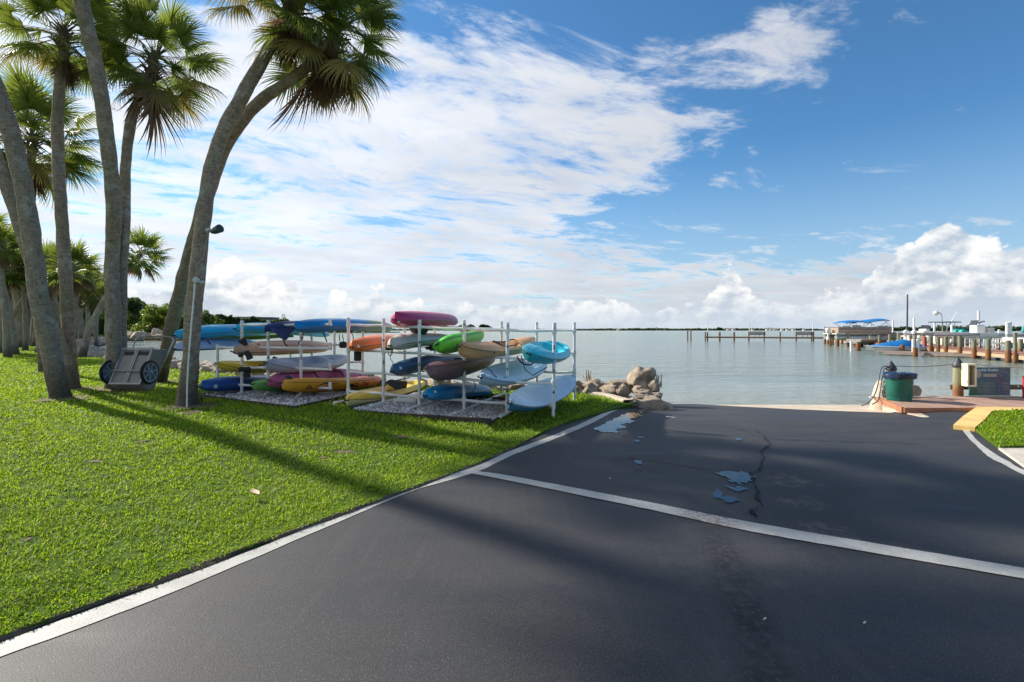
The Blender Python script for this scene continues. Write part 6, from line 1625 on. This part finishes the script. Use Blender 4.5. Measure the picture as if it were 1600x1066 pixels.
for px, yb, yt, d_, r, lab in [(1330, 549, 533, 50, .11, 'white pipe post leaning in the water by the stump piling'), (1427, 546, 530, 39.5, .10, 'thick short white pole left of the pair at the finger dock'), (1434, 546, 530, 39.4, .10, 'thick short white pole right of the pair at the finger dock'),
                              (1395, 522, 500.5, 66, .09, 'white pole just right of the pontoon boat'), (1428, 520, 497, 60, .10, 'white pole right of the dark mast'), (1460, 520, 503, 55, .09, 'white pole left of the dark T-top boat'), (1529, 522, 486, 52, .11, 'tallest white pole, standing behind the white-hulled boat'),
                              (1574, 526, 504, 40, .12, 'left one of two thick white poles behind the nearest piling'), (1578, 526, 503.5, 40, .12, 'right one of two thick white poles behind the nearest piling'), (1561, 524, 515, 46, .08, 'short white pole between the tallest and the twin poles'), (1534, 522, 509, 50, .08, 'short white pole beside the tallest one'), (1523, 522, 509, 50, .08, 'short white pole left of the tallest one'), (1487, 528, 508, 50, .09, 'white pole in front of the dark T-top')]:
    a, b2 = pw(px, yb, d_), pw(px, yt, d_); mb = MB(); mb.tube([(a.x, a.y, min(a.z, WATER + .1 if yb > 530 else a.z)), b2], r, 8); o = mb.build('guide_pole', m_pvc, None, True); tag(o, lab, 'pole')
a, b2 = pw(1417, 519, 62), pw(1418, 460, 62); mb = MB(); mb.tube([(a.x, a.y, -.5), b2], [.10, .08], 8); o = mb.build('dark_mast', paint('dark_mast_paint', (.06, .065, .10), .5), None, True); tag(o, 'tall thin dark mast standing alone above the marina', 'mast')
root = empty('lamp_post', pw(1472, 515, 55), 'thin gooseneck lamp with round white head above the marina', 'lamp')
mb = MB(); mb.tube(curve_pts([pw(1472, 524, 55), pw(1472, 500, 55), pw(1471, 492, 55), pw(1467, 488.5, 55), pw(1464, 489, 55)], 18), .035, 6); mb.build('pole', paint('grey_metal', (.2, .21, .23), .5), root, True)
mb = MB(); mb.lathe([(.03, -.25), (.22, -.15), (.28, 0), (.2, .18), (.03, .24)], tuple(pw(1462.5, 489.5, 55)), 12); mb.build('lamp_head', paint('lamp_white', (.75, .75, .73), .4), root, True)

# ---- boats
m_gel = paint('white_gelcoat', (.76, .76, .74), .25, .05, 2, dirt=(.45, .42, .36), dirt_amt=.2); m_alu = paint('brushed_aluminium', (.42, .40, .37), .32, .15, 3, metal=.7); m_tanp = paint('tan_boat_panel', (.34, .26, .20), .5, .15, 3); m_blue = paint('blue_canvas', (0.0, .15, .42), .7, .12, 2, .01); m_bdark = paint('dark_canvas', (.02, .022, .04), .75, .2, 4); m_teal = paint('teal_paint', (0.0, .26, .24), .4, .1, 3); m_glassd = paint('tinted_screen', (.04, .05, .06), .1, .1, 3); m_outb = paint('outboard_white', (.78, .78, .76), .3, .04, 4); m_seat = paint('vinyl_seat', (.60, .56, .50), .5, .1, 5)
def frame_(root, near, far):
    pass
def boat(name, cpx, cpy, d, heading, L, W_, H_, hull_m, label, extras, cat='boat', deck_m=None):
    c0 = pw(cpx, cpy, d); root = empty(name, c0, label, cat); root.rotation_euler = (0, 0, R(heading))
    def dim(t): 
        u = t; b_ = W_ / 2 * min(1, (1 - max(0, (u - .55) / .45) ** 2.2)) * (.94 + .06 * math.sin(u * 3)); return max(b_, .02), H_ * (.28 * max(0, (u - .6) / .4) ** 2), H_ * (1 + .22 * u * u)
    v, f = [], []; NSb = 20; sec = [(-1, 1), (-.97, .55), (-.85, .28), (0, 0), (.85, .28), (.97, .55), (1, 1)]
    for i in range(NSb + 1):
        t = i / NSb; b_, kz, g_ = dim(t)
        for (sx, sz) in sec: v.append(Vector(((t - .5) * L + (.0 if sz < .9 else .03 * L * t), sx * b_, kz + (g_ - kz) * sz)))
    n = len(sec)
    for i in range(NSb):
        for j in range(n - 1): f.append((i * n + j, (i + 1) * n + j, (i + 1) * n + j + 1, i * n + j + 1))
    f.append(tuple(range(n - 1, -1, -1))); mb = MB(); mb.add(v, f); mb.build('hull', hull_m, root, True, local=True)
    v = []; f = []
    for i in range(NSb + 1):
        t = i / NSb; b_, kz, g_ = dim(t); fl = g_ - (.30 * H_ if t < .72 else .02)
        for (sx, zz_) in ((-1.01, g_ + .01), (-.86, g_ + .03), (-.82, fl), (.82, fl), (.86, g_ + .03), (1.01, g_ + .01)): v.append(Vector(((t - .5) * L + .03 * L * t, sx * b_, zz_)))
    for i in range(NSb):
        for j in range(5): f.append((i * 6 + j, i * 6 + j + 1, (i + 1) * 6 + j + 1, (i + 1) * 6 + j))
    mb = MB(); mb.add(v, f); mb.build('deck', deck_m or m_gel, root, False, local=True)
    for e in extras: e(root, L, W_, H_)
    return root
def outboard(root, L, W_, H_, off=0.0, mat=None):
    mb = MB(); mb.box((-L / 2 - .35, off, H_ + .32), (.55, .38, .62), bev=.12, M=Matrix.Rotation(R(-14), 4, 'Y')); mb.build('engine_cowl', mat or m_outb, root, True, local=True)
    mb = MB(); mb.box((-L / 2 - .32, off, H_ * .3), (.22, .12, 1.0), bev=.03); mb.lathe([(.02, -.1), (.2, -.02), (.2, .02), (.02, .1)], (-L / 2 - .45, off, -.12), 10, M=Matrix.Rotation(R(90), 4, 'Y')); mb.build('lower_unit', m_outb, root, True, local=True)
def console(root, L, W_, H_):
    mb = MB(); mb.box((0, 0, H_ + .25), (.8, .8, 1.0), bev=.08); mb.build('console', m_gel, root, local=True)
    mb = MB(); mb.box((.28, 0, H_ + .95), (.05, .75, .45), M=Matrix.Rotation(R(-20), 4, 'Y')); mb.build('windscreen', m_glassd, root, local=True)
    mb = MB(); mb.box((-.9, 0, H_ + .15), (.5, .9, .7), bev=.06); mb.build('helm_seat', m_seat, root, local=True)
def ttop(mat, hh=2.0, ln=2.4):
    def f(root, L, W_, H_):
        mb = MB(); mb.box((-.2, 0, H_ + hh), (ln, 1.7, .09), bev=.03); mb.build('t_top', mat, root, local=True)
        for x_ in (-.9, .5):
            for y_ in (-.6, .6):
                mb = MB(); mb.tube([(x_, y_, H_), (x_ * .9, y_ * .9, H_ + hh)], .03, 6); mb.build('top_support', m_alu, root, True, local=True)
    return f
def lift(px0, px1, d0, label, z=.25):
    a, b2 = pw(px0, 530, d0), pw(px1, 530, d0); root = empty('boat_lift', ((a.x + b2.x) / 2, d0, -1.5), label, 'boat lift')
    for (x_, y_) in ((a.x, d0 - 1.5), (a.x, d0 + 1.8), (b2.x, d0 - 1.5), (b2.x, d0 + 1.8)):
        mb = MB(); mb.tube([(x_, y_, -1.5), (x_, y_, 1.25)], [.14, .13], 10); mb.build('lift_post', m_pile, root, True)
    for y_ in (d0 - 1.5, d0 + 1.8):
        mb = MB(); mb.box(((a.x + b2.x) / 2, y_, 1.2), (abs(b2.x - a.x) + .4, .16, .2)); mb.build('top_beam', m_beam, root)
    for x_ in (a.x * .7 + b2.x * .3, a.x * .3 + b2.x * .7):
        mb = MB(); mb.box((x_, d0 + .15, z - .12), (.14, 3.4, .16)); mb.build('cradle_beam', m_alu, root)
# pontoon boat with blue bimini
def pontoon(label):
    c0 = pw(1345, 527, 62); root = empty('pontoon_boat', c0, label, 'boat'); root.rotation_euler = (0, 0, R(4))
    L = 7.6; z0 = 0
    for y_ in (-1.0, 1.0):
        mb = MB(); mb.tube([(-L / 2 - .1, y_, .0), (-L / 2 + .2, y_, 0), (L / 2 - .3, y_, 0), (L / 2 + .8, y_, .22), (L / 2 + 1.0, y_, .30)], [.25, .33, .33, .18, .05], 14); mb.build('pontoon', m_alu, root, True, local=True)
    mb = MB(); mb.box((0, 0, .42), (L + .3, 2.5, .14), bev=.02); mb.build('deck', paint('silver_trim', (.55, .54, .52), .4, .08, 2), root, local=True)
    for y_ in (-1.2, 1.2):
        mb = MB(); mb.box((-.45, y_, .86), (L - 1.0, .05, .62), bev=.02); mb.build('side_panel', m_tanp, root, local=True)
        mb = MB(); mb.tube([(-L / 2, y_, 1.2), (L / 2 - .9, y_, 1.2)], .035, 6); mb.build('top_rail', m_alu, root, True, local=True)
        mb = MB(); mb.box((-.45, y_ - .03 * (1 if y_ > 0 else -1) - (.06 if y_ < 0 else -.06), .98), (L - 1.4, .012, .10)); mb.build('stripe', paint('dark_trim', (.06, .04, .04), .5), root, local=True)
    mb = MB(); mb.box((-L / 2 + .15, 0, .86), (.05, 2.4, .62)); mb.build('rear_gate', m_tanp, root, local=True)
    mb = MB(); mb.box((L / 2 - .95, 0, .86), (.05, 2.4, .62)); mb.build('bow_gate', m_bdark, root, local=True)
    for x_ in (-2.6, -1.2, 1.9): 
        mb = MB(); mb.box((x_, -.75, .85), (1.1, .6, .6), bev=.06); mb.box((x_, -.95, 1.2), (1.1, .15, .35), bev=.04); mb.build('bench', m_seat, root, local=True)
    mb = MB(); mb.box((-.1, .6, 1.0), (.6, .7, .9), bev=.06); mb.build('helm', m_bdark, root, local=True)
    for sg, x0, x1, zA, zB in ((0, -2.7, -.1, 1.78, 1.86), (1, -.1, 2.7, 1.82, 2.12)):
        mb = MB(); v = []; n_ = 8
        for i in range(n_ + 1):
            t = i / n_
            for j in range(7):
                s_ = j / 6 * 2 - 1; v.append(Vector((x0 + (x1 - x0) * t, s_ * 1.2, zA + (zB - zA) * t + .18 * (1 - s_ * s_) + .06 * math.sin(math.pi * t) - (.02 if 0 < i < n_ else .10))))
        k_ = len(v); v += [q - Vector((0, 0, .10)) for q in v]; f = []
        for i in range(n_):
            for j in range(6): f += [(i * 7 + j, (i + 1) * 7 + j, (i + 1) * 7 + j + 1, i * 7 + j + 1), (k_ + i * 7 + j, k_ + i * 7 + j + 1, k_ + (i + 1) * 7 + j + 1, k_ + (i + 1) * 7 + j)]
            f += [(i * 7, i * 7 + k_, (i + 1) * 7 + k_, (i + 1) * 7), (i * 7 + 6, (i + 1) * 7 + 6, (i + 1) * 7 + 6 + k_, i * 7 + 6 + k_)]
        for e in (0, n_):
            for j in range(6): f.append((e * 7 + j, e * 7 + j + 1, e * 7 + j + 1 + k_, e * 7 + j + k_))
        mb.add(v, f); mb.build('bimini_canopy', m_blue, root, True, local=True)
    for (x0, z0_, x1, z1) in ((-2.6, 1.8, -1.6, 1.2), (-.3, 1.85, -.7, 1.2), (.2, 1.9, .5, 1.2), (2.6, 2.05, 1.3, 1.2), (2.0, 2.0, 2.9, 1.2)):
        for y_ in (-1.18, 1.18):
            mb = MB(); mb.tube([(x0, y_, z0_), (x1, y_, z1)], .028, 6); mb.build('canopy_strut', m_alu, root, True, local=True)
    outboard(root, L, 2.4, .5)
pontoon('pontoon boat on a lift shaded by two bright blue bimini canopies')
lift(1312, 1392, 62, 'timber lift carrying the blue-canopied pontoon boat', pw(1345, 532, 62).z)
def tarp(root, L, W_, H_):
    mb = MB(); v = []; n_, m_ = 16, 9; ridge = [q * .62 for q in [.32, .36, .45, .62, .85, .98, 1.02, .98, .85, .78, .70, .60, .52, .42, .32, .22, .12]]
    for i in range(n_ + 1):
        t = i / n_
        for j in range(m_):
            s_ = j / (m_ - 1) * 2 - 1; h = ridge[i] * (1 - abs(s_) ** 1.6); v.append(Vector(((t - .5) * L * .86, s_ * W_ * .52 * (1 - max(0, t - .55) ** 2 * 3.0), H_ + .02 + h + .05 * noise.noise(Vector((t * 9, s_ * 3, 0))) - (.10 if abs(s_) == 1 else 0))))
    mb.add(v, [(i * m_ + j, (i + 1) * m_ + j, (i + 1) * m_ + j + 1, i * m_ + j + 1) for i in range(n_) for j in range(m_ - 1)]); mb.build('tarpaulin', m_blue, root, True, local=True)
boat('covered_skiff', 1400, 549.5, 45, 178, 5.2, 1.9, .42, m_gel, 'low white skiff in the water under a bright blue tarpaulin', [tarp])
boat('aluminium_skiff', 1360, 537, 60, 20, 5.6, 1.9, .55, m_alu, 'bare aluminium hull tied under the pontoon boat lift', [])
boat('console_boat', 1478, 545, 53, 20, 6.2, 2.2, .75, m_gel, 'white centre-console boat with a dark T-top on a lift', [console, ttop(m_bdark), lambda *a: outboard(*a, off=-.4), lambda *a: outboard(*a, off=.4)])
boat('white_boat', 1444, 534, 58, 30, 6.0, 2.2, .7, m_gel, 'white boat showing two tilted outboards left of the T-top boat', [console, lambda *a: outboard(*a, off=-.4), lambda *a: outboard(*a, off=.4)])
def bowcanvas(root, L, W_, H_):
    mb = MB(); mb.box((-.2, 0, H_ + .5), (1.0, 1.2, .6), bev=.15, M=Matrix.Rotation(R(10), 4, 'Y')); mb.build('teal_cover', m_teal, root, local=True)
    mb = MB(); mb.box((1.6, 0, H_ + 1.35), (2.6, .35, .12), bev=.04, M=Matrix.Rotation(R(-12), 4, 'Y')); mb.build('rod_rack', paint('grey_violet', (.22, .22, .28), .5), root, local=True)
boat('covered_boat', 1503, 539, 50, 15, 5.6, 2.1, .7, m_gel, 'boat with a bright teal cover beside the dark T-top', [bowcanvas])
boat('open_boat', 1527, 530.5, 46, 176, 7.4, 2.2, .55, m_gel, 'long bright white boat on a lift in front of the tallest white pole', [console, lambda *a: outboard(*a, mat=paint('teal_outboard', (.02, .22, .24), .4))])
lift(1500, 1552, 47, 'lift posts around the long bright white boat', .2)
lift(1452, 1492, 54, 'lift holding the T-top boat', .2)
boat('teal_boat', 1668, 547, 36, 172, 7.2, 2.3, .42, m_teal, 'teal-hulled boat with white topsides at the right edge behind the pier', [lambda root, L, W_, H_: MB().box((0, 0, H_ + .24), (L * .95, W_ * .92, .42), bev=.08).build('topsides', m_gel, root, local=True), lambda root, L, W_, H_: MB().box((0, 0, H_ + .62), (L, W_ * .9, .07), bev=.03).build('canopy', m_bdark, root, local=True)])
def railing(px0, px1, d_, y0, y1, label):
    a, b2 = pw(px0, y0, d_), pw(px1, y0, d_); root = empty('railing', (a + b2) / 2, label, 'railing')
    zt, zb = pw(px0, y0, d_).z, pw(px0, y1, d_).z
    for z_ in (zt, (zt + zb) / 2): mb = MB(); mb.tube([(a.x, d_, z_), (b2.x, d_, z_)], .03, 6); mb.build('rail', m_pvc, root, True)
    for k_ in range(6):
        x_ = a.x + (b2.x - a.x) * k_ / 5; mb = MB(); mb.tube([(x_, d_, zb), (x_, d_, zt)], .03, 6); mb.build('baluster', m_pvc, root, True)
railing(1508, 1545, 40, 529, 543, 'white dockside railing in front of the long white boat')
railing(1552, 1572, 37.5, 529, 544, 'short white railing left of the twin poles')
mb = MB(); a = pw(1462, 530, 46); mb.box(tuple(a), (.28, .2, .55), bev=.03); o = mb.build('dock_box', m_cream, None); tag(o, 'cream utility box standing on the pier among the pilings', 'box')
mb = MB(); a = pw(1445, 534, 42); mb.box(tuple(a), (.22, .2, .85), bev=.03); o = mb.build('fire_cabinet', paint('rust_red', (.33, .06, .03), .6), None); tag(o, 'rust red narrow cabinet on the pier', 'cabinet')
root = empty('fishing_outrigger', pw(1480, 512, 53), 'thin white outrigger rod slanting up from the T-top boat', 'rod'); mb = MB(); mb.tube([pw(1480, 513, 53), pw(1496, 487, 53)], [.05, .03], 6); mb.build('rod', m_pvc, root, True)
mb = MB(); q = pw(1437, 556, 38.5); mb.lathe([(.02, -.2), (.15, -.12), (.18, .02), (.10, .15), (.02, .2)], (q.x, q.y, WATER + .04), 12, M=Matrix.Rotation(R(80), 4, 'Y')); o = mb.build('mooring_float', m_outb, None, True); tag(o, 'small white float on the water beside the finger dock piling', 'float')
# handrail-like chain of low rail on the far finger piers
root = empty('service_rail', pw(1450, 525, 48), 'dark horizontal rail with hanging hoses along the pier pilings', 'rail')
mb = MB(); mb.tube(curve_pts([pw(1405, 521, 57), pw(1430, 523, 50), pw(1460, 524, 46), pw(1500, 524, 41), pw(1530, 523, 37.5)], 16), .06, 6); mb.build('rail', m_bdark, root, True)

# ---- weeds
def weed(name, c0, n, h, spread, mat, label, seed):
    rnd = random.Random(seed); mb = MB()
    for i in range(n):
        a = rnd.uniform(0, 6.28); hh = h * rnd.uniform(.5, 1.1); o_ = Vector((rnd.uniform(-1, 1), rnd.uniform(-1, 1), 0)) * spread * .4; d_ = Vector((math.cos(a), math.sin(a), 0)) * spread * rnd.uniform(.3, 1.2); w_ = Vector((-math.sin(a), math.cos(a), 0)) * .008
        p0, p1, p2 = c0 + o_, c0 + o_ + d_ * .4 + Vector((0, 0, hh * .75)), c0 + o_ + d_ * 1.2 + Vector((0, 0, hh * .8))
        mb.add([p0 - w_, p0 + w_, p1 + w_, p1 - w_, p2], [(0, 1, 2, 3), (3, 2, 4)])
    o = mb.build(name, mat, None); tag(o, label, 'plant'); return o
m_weed = paint('weed_green', (.06, .14, .03), .5, .3, 8); m_dry = paint('dry_stalk', (.30, .24, .14), .8, .3, 8)
weed('weed', gp(306, 632), 46, .32, .22, m_weed, 'small leafy weed growing at the foot of the floodlight palm', 1)
weed('dry_grass', pw(1030, 606, 12.9), 26, .42, .22, m_dry, 'wispy dry grass stalks right of the big boulder', 2)
weed('dry_grass', pw(918, 596, 13.6), 22, .38, .2, m_dry, 'wispy grass stalks rising from the rocks beside the last rack post', 3)
